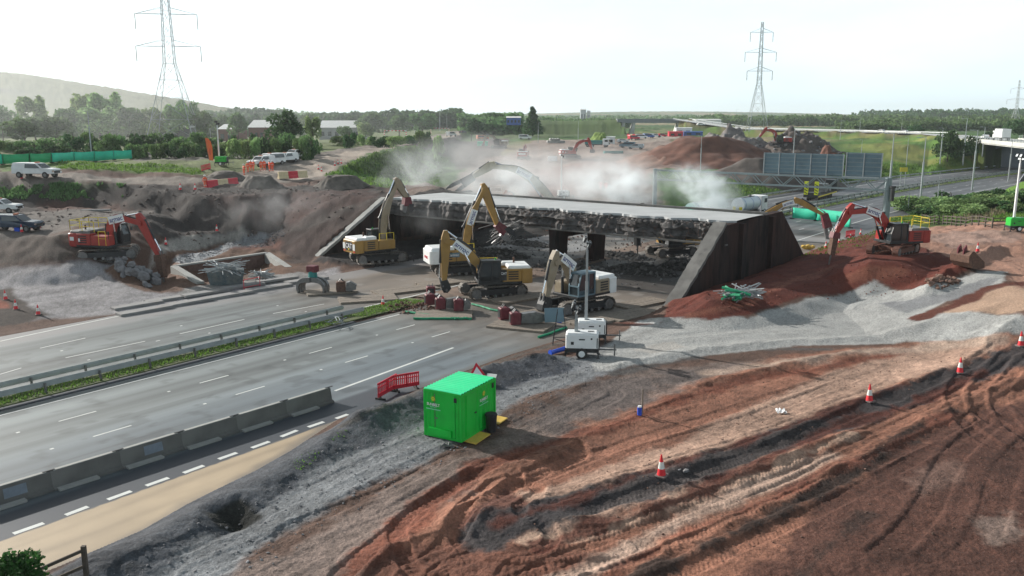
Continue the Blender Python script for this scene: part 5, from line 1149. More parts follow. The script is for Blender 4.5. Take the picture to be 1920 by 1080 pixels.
    m = MB(); m.box((.2, .93, 2.0), (.5, .5, .6)); m.box((-.02, .93, 2.35), (.18, .5, .7)); m.build('seat', M['maroon'], cb_)
    m = MB(); m.cyl((-.1, .9, cz1 + .1), (-.1, .9, cz1 + .26), .07, .05, 8); m.build('beacon', M['lime'], cb_)
    m = MB(); 
    m.box((1.5, 1.5, 2.7), (.04, .22, .38)); m.build('mirror', M['black'], t)
    m = MB(); m.box((1.22, -1.35, 2.55), (.04, .22, .34)); m.beam((1.2, -1.35, 2.0), (1.22, -1.35, 2.5), .04); m.build('mirror', M['black'], t)
    if rails:
        handrail(t, [(-2.95, -1.25, 2.7), (-2.95, 1.25, 2.7), (-.9, 1.3, 2.7)], .95); handrail(t, [(-2.95, -1.25, 2.7), (-.3, -1.3, 2.6)], .95); handrail(t, [(.2, -1.42, 1.4), (.95, -1.42, 1.4)], 1.3)
    else: handrail(t, [(-.6, -1.4, 2.3), (1.0, -1.42, 2.3)], .7, M['railyel'] if body is M['yellow'] else M['steel'], mid=False)
    # boom
    F_ = foot; bw = boomw
    cl = [F_] + qbez(((F_[0] * .75 + K[0] * .25), (F_[1] * .75 + K[1] * .25)), K, ((K[0] * .45 + Tp[0] * .55), (K[1] * .45 + Tp[1] * .55)), 8) + [Tp]
    n = len(cl); ws = [.42 + (.88 - .42) * math.sin(math.pi * min(1, (i / (n - 1)) * 1.08)) ** .8 for i in range(n)]; ws[-1] = .42
    ws = [w_ * bw for w_ in ws]
    m = MB(); m.ribbon(cl, ws, -.30, .30); m.cyl((Tp[0], -.36, Tp[1]), (Tp[0], .36, Tp[1]), .25, .25, 12); m.cyl((F_[0], -.42, F_[1]), (F_[0], .42, F_[1]), .24, .24, 12)
    bo = m.build('boom', boom_mat, t, bevel=.02)
    # stick: from behind the boom tip to its end
    dx, dz = E[0] - Tp[0], E[1] - Tp[1]; l = math.hypot(dx, dz); ux, uz = dx / l, dz / l; px_, pz_ = -uz, ux
    # the back of the stick is on the boom's upper side
    sgn = 1 if (px_ * (K[0] - F_[0]) * 0 + (Tp[0] - K[0]) * px_ + (Tp[1] - K[1]) * pz_) > 0 else -1
    bk = (Tp[0] - ux * stick_back + px_ * .18 * sgn, Tp[1] - uz * stick_back + pz_ * .18 * sgn); mid = (Tp[0] + ux * .25 + px_ * .1 * sgn, Tp[1] + uz * .25 + pz_ * .1 * sgn)
    m = MB(); m.ribbon([bk, (bk[0] * .5 + mid[0] * .5, bk[1] * .5 + mid[1] * .5), mid, ((mid[0] + E[0]) / 2, (mid[1] + E[1]) / 2), E], [.34 * bw, .72 * bw, .86 * bw, .64 * bw, .38 * bw], -.22, .22); m.cyl((E[0], -.27, E[1]), (E[0], .27, E[1]), .2, .2, 10); stk = m.build('stick', boom_mat, t, bevel=.02)
    def ram(a, b, y, r=.11, f=.55, parent=t):
        a = Vector((a[0], y, a[1])); b = Vector((b[0], y, b[1])); c_ = a.lerp(b, f); m = MB(); m.cyl(a, c_, r, r, 10); m.cyl(a, a.lerp(b, .04), r * 1.3, r * 1.3, 10); o = m.build('hydraulic_ram', M['black'], parent); m = MB(); m.cyl(c_, b, r * .6, r * .6, 8); m.build('ram_rod', M['chrome'], o)
    i_m = n // 2; bm_ = cl[i_m]
    for y in (-.42, .42): ram((1.25, 1.45), (bm_[0] + .15, bm_[1] - .05), y, .115)
    i_s = int(n * .45); dxx, dzz = cl[i_s + 1][0] - cl[i_s - 1][0], cl[i_s + 1][1] - cl[i_s - 1][1]; ll = math.hypot(dxx, dzz); topn = (-dzz / ll, dxx / ll)
    off = ws[i_s] / 2 + .12; ram((cl[i_s][0] + topn[0] * off, cl[i_s][1] + topn[1] * off), (bk[0], bk[1]), 0, .13, .6)
    ot = (mid[0] + px_ * sgn * .55, mid[1] + pz_ * sgn * .55); oe = (E[0] - ux * .35 + px_ * sgn * .42, E[1] - uz * .35 + pz_ * sgn * .42); ram((bk[0] * .3 + ot[0] * .7, bk[1] * .3 + ot[1] * .7), oe, 0, .11, .62)
    m = MB()                                              # hoses along the boom top
    for y in (-.12, .0, .12):
        m.tube([(cl[i][0] + topn[0] * 0 - (cl[min(i + 1, n - 1)][1] - cl[max(i - 1, 0)][1]) / (math.dist(cl[min(i + 1, n - 1)], cl[max(i - 1, 0)])) * (ws[i] / 2 + .04), y, cl[i][1] + (cl[min(i + 1, n - 1)][0] - cl[max(i - 1, 0)][0]) / (math.dist(cl[min(i + 1, n - 1)], cl[max(i - 1, 0)])) * (ws[i] / 2 + .04)) for i in range(1, n)], .028, 5)
    m.build('hydraulic_hose', M['black'], bo)
    # tool
    tx, tz = X_[0] - E[0], X_[1] - E[1]; tl = math.hypot(tx, tz) or 1; ax, az = tx / tl, tz / tl; wx, wz = -az, ax
    P3 = lambda a, b: (E[0] + ax * a + wx * b, E[1] + az * a + wz * b)
    to = None; TM = tool_mat or M['maroon']
    if tool == 'breaker':
        m = MB(); m.prism([P3(-.15, -.35), P3(-.15, .35), P3(.45, .42), P3(.45, -.42)], -.36, .36); to = m.build('breaker', TM, t)
        b_ = min(tl * .68, 2.5); m = MB(); m.prism([P3(.45, -.30), P3(.45, .30), P3(b_, .25), P3(b_, -.25)], -.30, .30); m.build('casing', M['rust'] if body is M['red'] else M['black'], to)
        m = MB(); e0 = P3(b_, 0); e1 = P3(tl, 0); m.cyl((e0[0], 0, e0[1]), (e1[0], 0, e1[1]), .10, .06, 8); m.build('chisel', M['steel'], to)
    elif tool == 'pulveriser':
        m = MB(); m.prism([P3(-.15, -.3), P3(-.15, .35), P3(tl * .45, .5), P3(tl * .5, -.45)], -.32, .32); to = m.build('pulveriser', TM, t)
        m = MB(); m.prism([P3(tl * .35, .1), P3(tl * .4, .62), P3(tl * .8, .6), P3(tl, .25), P3(tl * .7, .1)], -.35, .35); m.build('jaw', M['black'], to)
        m = MB(); m.prism([P3(tl * .35, -.1), P3(tl * .4, -.62), P3(tl * .75, -.66), P3(tl * .95, -.25), P3(tl * .7, -.15)], -.25, .25); m.build('jaw', M['steel'], to)
    elif tool == 'shear':
        m = MB(); m.prism([P3(-.2, -.4), P3(-.2, .4), P3(tl * .38, .5), P3(tl * .38, -.5)], -.42, .42); to = m.build('demolition_shear', tool_mat or M['black'], t)
        for q_ in (-1, 1):
            m = MB(); m.prism([P3(tl * .32, q_ * .08), P3(tl * .36, q_ * .5), P3(tl * .7, q_ * .62), P3(tl, q_ * .42), P3(tl * .75, q_ * .22)], -.2, .2); m.build('jaw', M['steel'], to)
    elif tool == 'coupler':
        m = MB(); m.prism([P3(-.15, -.3), P3(-.15, .3), P3(tl * .5, .38), P3(tl * .9, .3), P3(tl, -.05), P3(tl * .7, -.42), P3(tl * .3, -.38)], -.33, .33); to = m.build('quick_hitch', tool_mat or M['black'], t)
        m = MB(); m.cyl(*[(P3(tl * .75, 0)[0], y, P3(tl * .75, 0)[1]) for y in (-.42, .42)], .1, .1, 8); m.cyl(*[(P3(tl * .3, .2)[0], y, P3(tl * .3, .2)[1]) for y in (-.42, .42)], .08, .08, 8); m.build('pin', M['steel'], to)
    elif tool == 'bucket':
        m = MB(); pr_ = [P3(-.1, -.25), P3(0, .3), P3(tl * .5, .75), P3(tl * .95, .6), P3(tl * 1.1, 0), P3(tl, -.5)]; q2 = [P3(.1, -.2), P3(.15, .2), P3(tl * .5, .62), P3(tl * .88, .48), P3(tl * 1.0, 0), P3(tl * .95, -.45)]
        m.prism(pr_ + q2[::-1], -.75, .75); m.prism(pr_, -.78, -.72); m.prism(pr_, .72, .78); to = m.build('bucket', tool_mat or M['steel'], t)
    # link between tool and stick
    m = MB(); a_ = P3(.25, .3 * sgn); m.beam((oe[0], -.16, oe[1]), (a_[0], -.16, a_[1]), .12); m.beam((oe[0], .16, oe[1]), (a_[0], .16, a_[1]), .12); m.build('link', M['steel'], t)
    # lettering on the boom side(s)
    def onboom(frac, side, txt, size, plate=None, col=None, flip=False):
        i = frac * (n - 1); i0 = int(i); f_ = i - i0; p0 = cl[i0]; p1 = cl[min(i0 + 1, n - 1)]; c_ = (p0[0] * (1 - f_) + p1[0] * f_, p0[1] * (1 - f_) + p1[1] * f_); dxx, dzz = p1[0] - p0[0], p1[1] - p0[1]
        yv = .305 * side; up = Vector((-dzz, 0, dxx)).normalized()
        if flip: up = -up
        mtx = face_mtx((c_[0], yv + side * .012, c_[1]), (0, side, 0), up)
        if plate: 
            pm = MB(); pm.box((0, 0, -.008), (size * 2.75, size * 1.15, .012)); o = pm.build('name_plate', plate, bo); o.matrix_local = mtx
        text(txt, size, col or M['stencilblue'], bo, mtx, extrude=.004, space=.95)
    if logo:
        for sd_ in (-1, 1): onboom(logo_pos, sd_, logo, .62 * bw, plate=M['white'], col=logo_col, flip=(logo_rot == 1))
    if cat_rear:
        m = MB(); m.box((-3.26, .0, 1.84), (.03, 1.36, .86)); bp2 = m.build('badge_panel', M['black'], cwo)
        text('CAT', .66, M['plain_white'], cwo, face_mtx((-3.285, 0, 1.86), (-1, 0, 0)), extrude=.006, space=.95, xs=1.05)
        m = MB(); m.prism([(-.2, 0), (.2, 0), (0, .18)], -.006, .0); e = m.build('triangle_mark', M['sunyellow'], cwo); e.matrix_local = face_mtx((-3.295, 0, 1.62), (-1, 0, 0)) @ Matrix.Rotation(R(90), 4, 'X')
        for y in (-1.02, 1.0):
            m = MB(); m.box((-3.262, y, 1.82), (.03, .44, .6), ch=0); m.build('sticker', M['white'], cwo); m = MB(); m.box((-3.27, y - .08, 1.36), (.03, .38, .08)); m.build('reflector', M['barrier_red'], cwo)
    if white_rear:
        text('armac', .5, M['redletter'], cwo, face_mtx((-3.262, 0, 1.78), (-1, 0, 0)), extrude=.005)
    for sd_, c_ in ((1, 'CAT'),) if body in (M['yellow'],) else ():
        m = MB(); m.box((-.72, 1.43, 1.95), (.5, .04, .9)); bp3 = m.build('badge_panel', M['black'], ec); text('CAT', .26, M['plain_white'], ec, face_mtx((-.72, 1.46, 2.1), (0, 1, 0)), extrude=.004)
    if extra == 'armacside':
        text('armac', .34, M['white'], ec, face_mtx((-.9, -1.47, 2.0), (0, -1, 0)), extrude=.004)
        m = MB(); m.box((-.9, -1.455, 2.0), (.98, .02, .42)); m.build('name_plate', M['signback'], ec)
    if body is M['red']:
        m = MB(); m.box((-2.7, -1.455, 1.95), (.42, .03, .34)); m.build('sticker', M['white'], cwo); m = MB(); m.box((-1.9, -1.47, 1.85), (.18, .02, .3)); m.build('sticker', M['white'], cwo); m = MB(); m.box((-3.255, 0, 1.95), (.03, 2.2, .5)); m.build('rear_panel', M['white'], cwo)
        m = MB()
        for k in range(4): m.box((1.0 + .0, .58 + .22 * k, cz1 + .14), (.08, .1, .07))
        m.build('work_light', M['plain_white'], cb_)
    return t
def EX(label, base_px, th_deg, house_deg, K, Tp, E, X_, tool, body, z=None, s=1.0, manual=False, **kw):
    b = T(*base_px) if z is None else Vector((*G(base_px[0], base_px[1], z), z))
    h = R(house_deg)
    if not manual: K, Tp, E, X_ = [plane_hit(p[0], p[1], b, h, s) for p in (K, Tp, E, X_)]
    print('EXC', label[:40], [tuple(round(q, 1) for q in p) for p in (K, Tp, E, X_)])
    return excavator(label, b, th_deg, house_deg, K, Tp, E, X_, tool, body, s=s, **kw)
if True:
    EX('yellow excavator seen from behind, boom raised against the left end of the deck', (710, 490), 25, 38, (718, 398), (743, 343), (762, 372), (763, 400), 'pulveriser', M['yellow'], s=1.08, cat_rear=True, cover=M['white'], logo=None, boom_mat=M['sand'], boomw=.9, stick_back=.5)
    EX('yellow excavator with a white rounded counterweight reaching up to the broken deck', (862, 512), 15, 20, (878, 415), (906, 356), (932, 422), (962, 448), 'pulveriser', M['yellow'], s=1.08, cw=M['white'], white_rear=True, extra='armacside', boomw=.9, stick_back=.6, logo_pos=.62)
    EX('yellow excavator facing left with its boom folded down to a bare coupler on the trackway', (924, 553), 203, 190, (868, 462), (838, 452), (833, 528), (838, 548), 'coupler', M['yellow'], s=1.05, logo_pos=.62, stick_back=.9, boomw=.95)
    EX('dusty beige excavator with its arm tucked down in front, parked behind the white lighting towers', (1082, 580), 212, 222, (1066, 482), (1040, 492), (1022, 560), (1015, 585), 'coupler', M['sand'], s=1.05, cab=M['signback'], cw=M['white'], logo_pos=.6, logo='armac', boomw=1.0, cover=M['white'])
    EX('red excavator with yellow roof handrails breaking concrete beside the boulder pile on the left', (205, 482), 18, -14, (208, 402), (265, 418), (299, 480), (309, 538), 'breaker', M['red'], s=1.06, rails=True, cover=M['steel'], logo_pos=.62, tool_mat=M['rust'])
    EX('red excavator with yellow roof handrails on the red soil mound at the right', (1674, 475), 222, 192, (1650, 392), (1592, 398), (1566, 438), (1554, 496), 'breaker', M['red'], s=.93, tm=M['redtrack'], rails=True, cover=M['steel'], logo_pos=.66, tool_mat=M['maroon'])
    EX('yellow excavator with a breaker working in the shade under the far side of the bridge', (1258, 478), 200, 205, (4.0, 6.5), (5.2, 5.0), (4.8, 3.6), (4.6, .4), 'breaker', M['yellow'], manual=True, s=1.0, logo=None, boomw=.9)
    EX('yellow excavator behind the right abutment, maroon grapple reaching over it', (1392, 447), 5, -3, (1480, 376), (1500, 380), (1546, 404), (1562, 462), 'shear', M['yellow'], z=0, s=1.05, logo_pos=.62, tool_mat=M['maroon'], boomw=.85)
    EX('very large dusty excavator behind the bridge with black demolition jaws lowered', (1062, 432), 175, 178, (990, 318), (922, 312), (885, 333), (838, 362), 'shear', mat('pale dusty paint', (.46, .40, .27), .7, var=.15, dirt=.3, dirtcol=(.40, .37, .32)), z=0, s=1.35, logo_pos=.60, tool_mat=M['black'], boomw=1.0, cab=M['signback'], stick_back=.5)
    EX('distant small red excavator seen from behind on the works haul area', (982, 300), 80, 80, (1.5, 4.2), (3.5, 3.6), (4.4, 1.9), (4.6, 1.0), 'bucket', M['red'], manual=True, logo=None, group='distant excavators', s=.95)
    EX('distant red excavator loading beside the white lorry, its arm raised', (1070, 297), 190, 12, (2.2, 4.8), (5.2, 5.0), (6.2, 2.6), (6.3, 1.6), 'bucket', M['red'], manual=True, logo=None, group='distant excavators')
    EX('distant dusty yellow excavator parked beneath the conifer', (935, 278), 170, 170, (2.0, 4.5), (4.6, 3.8), (5.2, 1.6), (5.0, 1.0), 'bucket', M['sand'], manual=True, logo=None, group='distant excavators')
    b = Vector(((1455 - 960) / CF * 250, 250, 0)); b.z = HS(b.x, b.y) + 3.6
    excavator('distant red excavator up on the dark rubble heap, arm reaching left', b, 150, 182, (1.8, 4.6), (4.4, 4.6), (6.0, 2.6), (6.3, 1.8), 'bucket', M['red'], logo=None, group='distant excavators')
    EX('orange wheeled looking excavator partly hidden behind the bridge deck', (968, 398), 200, 150, (1.0, 3.6), (2.2, 3.2), (2.8, 1.8), (2.9, 1.2), 'bucket', M['orange'], manual=True, logo=None, group='distant excavators', cab=M['bluecab'], s=.8)
# ================================================================== things on the ground
def tilted(p): return p
def heading(a, b): a = T(*a); b = T(*b); return math.atan2(b.y - a.y, b.x - a.x)
# ---- green welfare cabin
def cabin():
    a = G(865, 833, .3); b = G(795, 823, .3); c = G(928, 795, .3); d1 = (c - a); Ls = np.linalg.norm(d1); rz = math.atan2(d1[1], d1[0])
    L, Wd, Hh = 3.12, 2.06, 2.36; ux = np.array((math.cos(rz), math.sin(rz))); uy = np.array((-ux[1], ux[0])); ctr = a + ux * L / 2 + uy * Wd / 2
    z = HS(ctr[0], ctr[1]) + .03; t = thing('welfare_cabin', 'bright green steel welfare cabin on the gravel with sunflower logos on its sides', 'cabin', (ctr[0], ctr[1], z), rz)
    def corr(p0, p1, n, z0, z1, dep=.05):           # corrugated wall between two plan points, pushed out along its normal
        p0 = Vector(p0); p1 = Vector(p1); d = (p1 - p0); nrm = Vector((d.y, -d.x)).normalized(); v = []; k = n * 4
        for i in range(k + 1):
            o = dep if (i % 4) in (1, 2) else 0; q = p0.lerp(p1, (i + (0)) / k) + nrm * o; v += [(q.x, q.y, z0), (q.x, q.y, z1)]
        return v, [(2 * i, 2 * i + 2, 2 * i + 3, 2 * i + 1) for i in range(k)]
    hx, hy = L / 2, Wd / 2
    m = MB(); m.box((0, 0, Hh / 2), (L - .1, Wd - .1, Hh - .1))
    for p0, p1, n in (((-hx, -hy), (hx, -hy), 9), ((hx, hy), (-hx, hy), 9), ((hx, -hy), (hx, hy), 6), ((-hx, hy), (-hx, -hy), 6)): m.add(*corr(p0, p1, n, .12, Hh - .1))
    m.build('wall', M['green'], t)
    m = MB()
    for x in (-hx, hx):
        for y in (-hy, hy): m.box((x, y, Hh / 2), (.12, .12, Hh))
    for z_ in (.07, Hh - .06):
        for y in (-hy, hy): m.box((0, y, z_), (L, .12, .14))
        for x in (-hx, hx): m.box((x, 0, z_), (.12, Wd, .14))
    m.build('frame', M['green'], t, bevel=.01)
    m = MB(); v = []; k = 52
    for i in range(k + 1):
        x = -hx - .04 + (L + .08) * i / k; zz = Hh + .02 + (.045 if (i % 4) in (1, 2) else 0); v += [(x, -hy - .04, zz), (x, 0, zz + .01), (x, hy + .04, zz)]
    m.v = v; m.f = [(3 * i + j, 3 * i + 3 + j, 3 * i + 4 + j, 3 * i + 1 + j) for i in range(k) for j in (0, 1)]; m.box((0, 0, Hh - .02), (L + .06, Wd + .06, .06)); m.build('roof', M['greensunlit'], t)
    # left end: double door, vent, logo ; right side: door and logo
    m = MB(); m.box((-hx - .045, -.15, 1.2), (.03, 1.15, 2.1)); d_ = m.build('door', M['green'], t)
    m = MB(); m.box((-hx - .075, .35, 1.0), (.03, .14, .05)); m.box((-hx - .07, .42, 1.25), (.02, .02, 1.9)); m.build('handle', M['steel'], d_)
    m = MB(); m.box((-.72, -hy - .055, 1.2), (.85, .03, 2.05)); d_ = m.build('door', M['green'], t)
    m = MB(); m.box((-.38, -hy - .09, 1.15), (.16, .04, .06)); m.build('handle', M['black'], d_)
    for loc, dim in (((-hx - .05, -.75, 2.05), (.04, .16, .22)), ((1.32, -hy - .05, 2.05), (.14, .04, .26))): m = MB(); m.box(loc, dim); m.build('vent', M['black'], t)
    m = MB(); m.box((-hx - .12, .1, .33), (.10, 1.3, .34)); m.build('drawbar_box', M['green'], t)
    def logo(loc, nrm, s=1):
        mt = face_mtx(loc, nrm); m = MB()
        for k_ in range(12):
            a0 = R(30 * k_); m.add([(.06 * math.cos(a0 - .2), .06 * math.sin(a0 - .2), 0), (.16 * math.cos(a0), .16 * math.sin(a0), 0), (.06 * math.cos(a0 + .2), .06 * math.sin(a0 + .2), 0), (.06 * math.cos(a0 - .2), .06 * math.sin(a0 - .2), .006), (.16 * math.cos(a0), .16 * math.sin(a0), .006), (.06 * math.cos(a0 + .2), .06 * math.sin(a0 + .2), .006)], [(0, 1, 2), (3, 5, 4), (0, 3, 4, 1), (1, 4, 5, 2)])
        m.cyl((0, 0, 0), (0, 0, .005), .085, .085, 14); o = m.build('sunflower_logo', M['sunyellow'], t); o.matrix_local = mt @ Matrix.Diagonal((s, s, 1, 1))
        m = MB(); m.cyl((0, 0, .004), (0, 0, .012), .035, .035, 10); m.build('logo_centre', M['green'], o)
        text('SUNBELT', .19, M['plain_white'], t, mt @ Matrix.Translation((0, -.30, 0)), extrude=.004, space=.95)
        text('RENTALS', .09, M['mint'], t, mt @ Matrix.Translation((0, -.42, 0)), extrude=.004)
        m = MB(); m.box((0, -.53, .002), (.82, .045, .008)); o2 = m.build('lettering_strip', M['mint'], t); o2.matrix_local = mt
    logo((-hx - .085, .50, 1.95), (-1, 0, 0)); logo((.40, -hy - .085, 1.90), (0, -1, 0))
    p = a + uy * -.0; return t, rz, ctr
CAB, crz, cctr = cabin()
def board(px, py, L, Wd, rz, label):
    p = T(px, py); t = MB(); t.box((0, 0, .05), (L, Wd, .06)); o = t.build('yellow_board', M['ply'], None, bevel=.005); o.location = p + Vector((0, 0, .03)); o.rotation_euler = (R(2), R(-2), rz); tag(o, label, 'board', 'yellow boards by the green cabin')
board(893, 822, 1.35, .8, crz, 'yellow board on the ground at the cabin door'); board(934, 791, .9, .6, crz, 'smaller yellow board behind the cabin beyond the black bin')
p = T(921, 808); t = thing('bin', 'black dustbin standing against the side of the green cabin', 'bin', p); m = MB(); m.cyl((0, 0, 0), (0, 0, .85), .24, .30, 14); m.build('body', M['black'], t); m = MB(); m.cyl((0, 0, .85), (0, 0, .93), .33, .28, 14); m.build('lid', M['rubber'], t)
p = T(896, 716); t = thing('road_sign', 'triangular red and white road sign lying behind the green cabin', 'sign', p + Vector((0, 0, .15)), R(10), tilt=(R(-40), 0))
m = MB(); m.prism([(-.62, 0), (.62, 0), (0, 1.08)], -.015, .015); m.build('red_border', M['barrier_red'], t); m = MB(); m.prism([(-.38, .14), (.38, .14), (0, .80)], -.03, -.016); m.build('face', M['white'], t)
p = T(917, 722); m = MB(); m.box((0, 0, .3), (.6, .03, .75)); o = m.build('sign_plate', M['roofwhite']); o.location = p + Vector((0, 0, .1)); o.rotation_euler = (R(-50), 0, R(-20)); tag(o, 'pale rectangular sign plate leaning behind the green cabin', 'sign')
p = T(838, 836); m = MB(); rr_ = random.Random(3)
for q in range(7): m.tube([(rr_.uniform(-.3, .3), rr_.uniform(-.2, .2), .04), (rr_.uniform(-.4, .4), rr_.uniform(-.25, .25), rr_.uniform(.05, .25)), (rr_.uniform(-.4, .4), rr_.uniform(-.3, .3), .03)], .035, 5)
o = m.build('hitch_clutter', M['steel']); o.location = p; tag(o, 'small tangle of metal fittings on the ground before the green cabin', 'fittings')

# ---- traffic cones
def cone_proto():
    t = thing('traffic_cone', 'x', 'traffic cone'); m = MB(); m.box((0, 0, .035), (.50, .50, .07), ch=.02); m.build('base', M['cone_base'], t)
    m = MB(); m.cyl((0, 0, .07), (0, 0, .98), .19, .028, 18); m.build('body', M['cone_red'], t)
    m = MB(); m.cyl((0, 0, .36), (0, 0, .66), .145, .092, 18); m.build('sleeve', M['band'], t); return t
CP0 = cone_proto(); CP0['group'] = 'traffic cones'; cfirst = [True]
def cone(px, py, label, s=1.0, tilt=None):
    p = T(px, py); o = CP0 if cfirst[0] else copy_tree(CP0); cfirst[0] = False; o['label'] = label; o.location = p; o.scale = (s,) * 3; o.rotation_euler = (tilt or random.uniform(-.05, .05), random.uniform(-.05, .05), random.uniform(0, 1.5)); return o
cone(1240, 893, 'red and white cone standing beside a pale stone on the dark ridge, nearest of all'); cone(1630, 752, 'red and white cone on the ridge, second from the front'); cone(1800, 697, 'red and white cone on the ridge, third from the front'); cone(1914, 648, 'red and white cone cut by the right edge of the photo')
cone(718, 573, 'traffic cone at the end of the grassy median', .9); cone(1833, 472, 'traffic cone behind the excavator bucket on the right', .9)
for i, (x, y, l) in enumerate([(366, 356, 'right cone of the two standing left of the orange worker'), (338, 356, 'left cone of the two standing left of the orange worker'), (41, 336, 'small cone by the rear wheel of the white pickup'), (30, 433, 'cone left of the blue tub before the dark pickup'), (41, 435, 'cone right of the blue tub before the dark pickup'), (11, 562, 'first of three cones on the dark bank at the left edge'), (30, 580, 'middle of three cones on the dark bank at the left edge'), (72, 590, 'right of three cones on the dark bank at the left edge'), (597, 318, 'left cone of the white and red cluster by the haul road'), (603, 322, 'front cone of the white and red cluster by the haul road'), (628, 312, 'first cone of the row at the top of the green slope'), (634, 309, 'middle cone of the row at the top of the green slope'), (640, 307, 'last cone of the row at the top of the green slope'), (1548, 466, 'leftmost cone of the line along the shoulder behind the breaker'), (1573, 456, 'second cone of the line along the shoulder behind the breaker'), (1594, 446, 'cone beside the red barrier along the shoulder'), (1613, 440, 'rightmost cone of the line along the shoulder'), (1070, 435, 'red and white cone seen under the bridge left of the far pier'), (1091, 432, 'red and white cone seen under the bridge beside the far pier'), (407, 433, 'tiny cone on the pale haul strip, upper'), (311, 457, 'tiny cone on the pale haul strip, lower')]): cone(x, y, l, .85 if i > 2 else 1.0)

# ---- red plastic fence panels
def plastic_fence(ax, ay, bx, by, label, m_=None):
    a = T(ax, ay); b = T(bx, by); d = b - a; L = math.hypot(d.x, d.y); t = thing('plastic_barrier', label, 'plastic barrier', ((a.x + b.x) / 2, (a.y + b.y) / 2, (a.z + b.z) / 2), math.atan2(d.y, d.x), 'red plastic barriers'); tl = math.atan2(b.z - a.z, L)
    t.rotation_euler[1] = -tl; m = MB(); L = min(max(L, 1.6), 2.3); n = 13
    for z, h in ((.97, .12), (.30, .22), (.75, .05)): m.box((0, 0, z), (L, .055, h))
    m.box((0, 0, .62), (.12, .055, .7))
    for i in range(n): m.box((-L / 2 + .05 + (L - .1) * i / (n - 1), 0, .64), (.055, .045, .6))
    m.build('panel', m_ or M['barrier_red'], t)
    for s_ in (-1, 1): m = MB(); m.box((s_ * L * .38, 0, .05), (.12, .62, .09)); m.box((s_ * L * .38, 0, .14), (.07, .1, .14)); m.build('foot', M['rubber'], t)
plastic_fence(709, 752, 744, 732, 'left panel of the pair of red plastic barriers beside the lanes'); plastic_fence(742, 735, 783, 728, 'right panel of the pair of red plastic barriers beside the lanes')
plastic_fence(42, 432, 76, 429, 'red and white plastic barrier in front of the dark pickup'); plastic_fence(1582, 448, 1606, 444, 'red plastic barrier on the shoulder beyond the breaker')
plastic_fence(378, 322, 396, 320, 'red plastic barrier under the orange banner'); plastic_fence(520, 288, 536, 287, 'red plastic barrier behind the parked white vans')
def railframe(ax, ay, bx, by, hgt, label, mt, name='pedestrian_barrier'):
    a = T(ax, ay); b = T(bx, by); o = thing(name, label, 'frame', a); m = MB(); d = b - a
    for p in (Vector((0, 0, 0)), d): m.beam(p, p + Vector((0, 0, hgt)), .05)
    m.beam((0, 0, hgt), d + Vector((0, 0, hgt)), .05); m.beam((0, 0, hgt * .35), d + Vector((0, 0, hgt * .35)), .04); m.build('frame', mt, o)
railframe(458, 547, 488, 541, 1.1, 'thin red barrier frame standing beside the far lanes', M['barrier_red']); railframe(912, 366, 940, 362, 1.1, 'thin white rail on the far deck edge', M['white'])
# ---- red and cream water filled barriers
def wf_barrier(ax, ay, bx, by, cols, label):
    a = T(ax, ay); b = T(bx, by); d = b - a; L = math.hypot(d.x, d.y); t = thing('water_filled_barrier', label, 'barrier', a, math.atan2(d.y, d.x), 'red and cream water filled barriers'); n = len(cols); w_ = L / n
    for i, c in enumerate(cols):
        m = MB(); x0 = w_ * i + .02; x1 = w_ * (i + 1) - .02; prof = [(-.32, 0), (.32, 0), (.32, .22), (.16, .5), (.13, 1.05), (-.13, 1.05), (-.16, .5), (-.32, .22)]
        v = [(x0, y, z) for y, z in prof] + [(x1, y, z) for y, z in prof]; m.add(v, [tuple(range(8)), tuple(range(15, 7, -1))] + [(k, 8 + k, 8 + (k + 1) % 8, (k + 1) % 8) for k in range(8)]); m.build('barrier_unit', M['barrier_red'] if c else M['barrier_cream'], t)
wf_barrier(388, 351, 445, 344, (1, 0, 1), 'red and cream water filled barrier run beside the orange worker'); wf_barrier(522, 337, 576, 335, (0, 1, 0), 'cream and red water filled barrier run right of the dark soil heap')

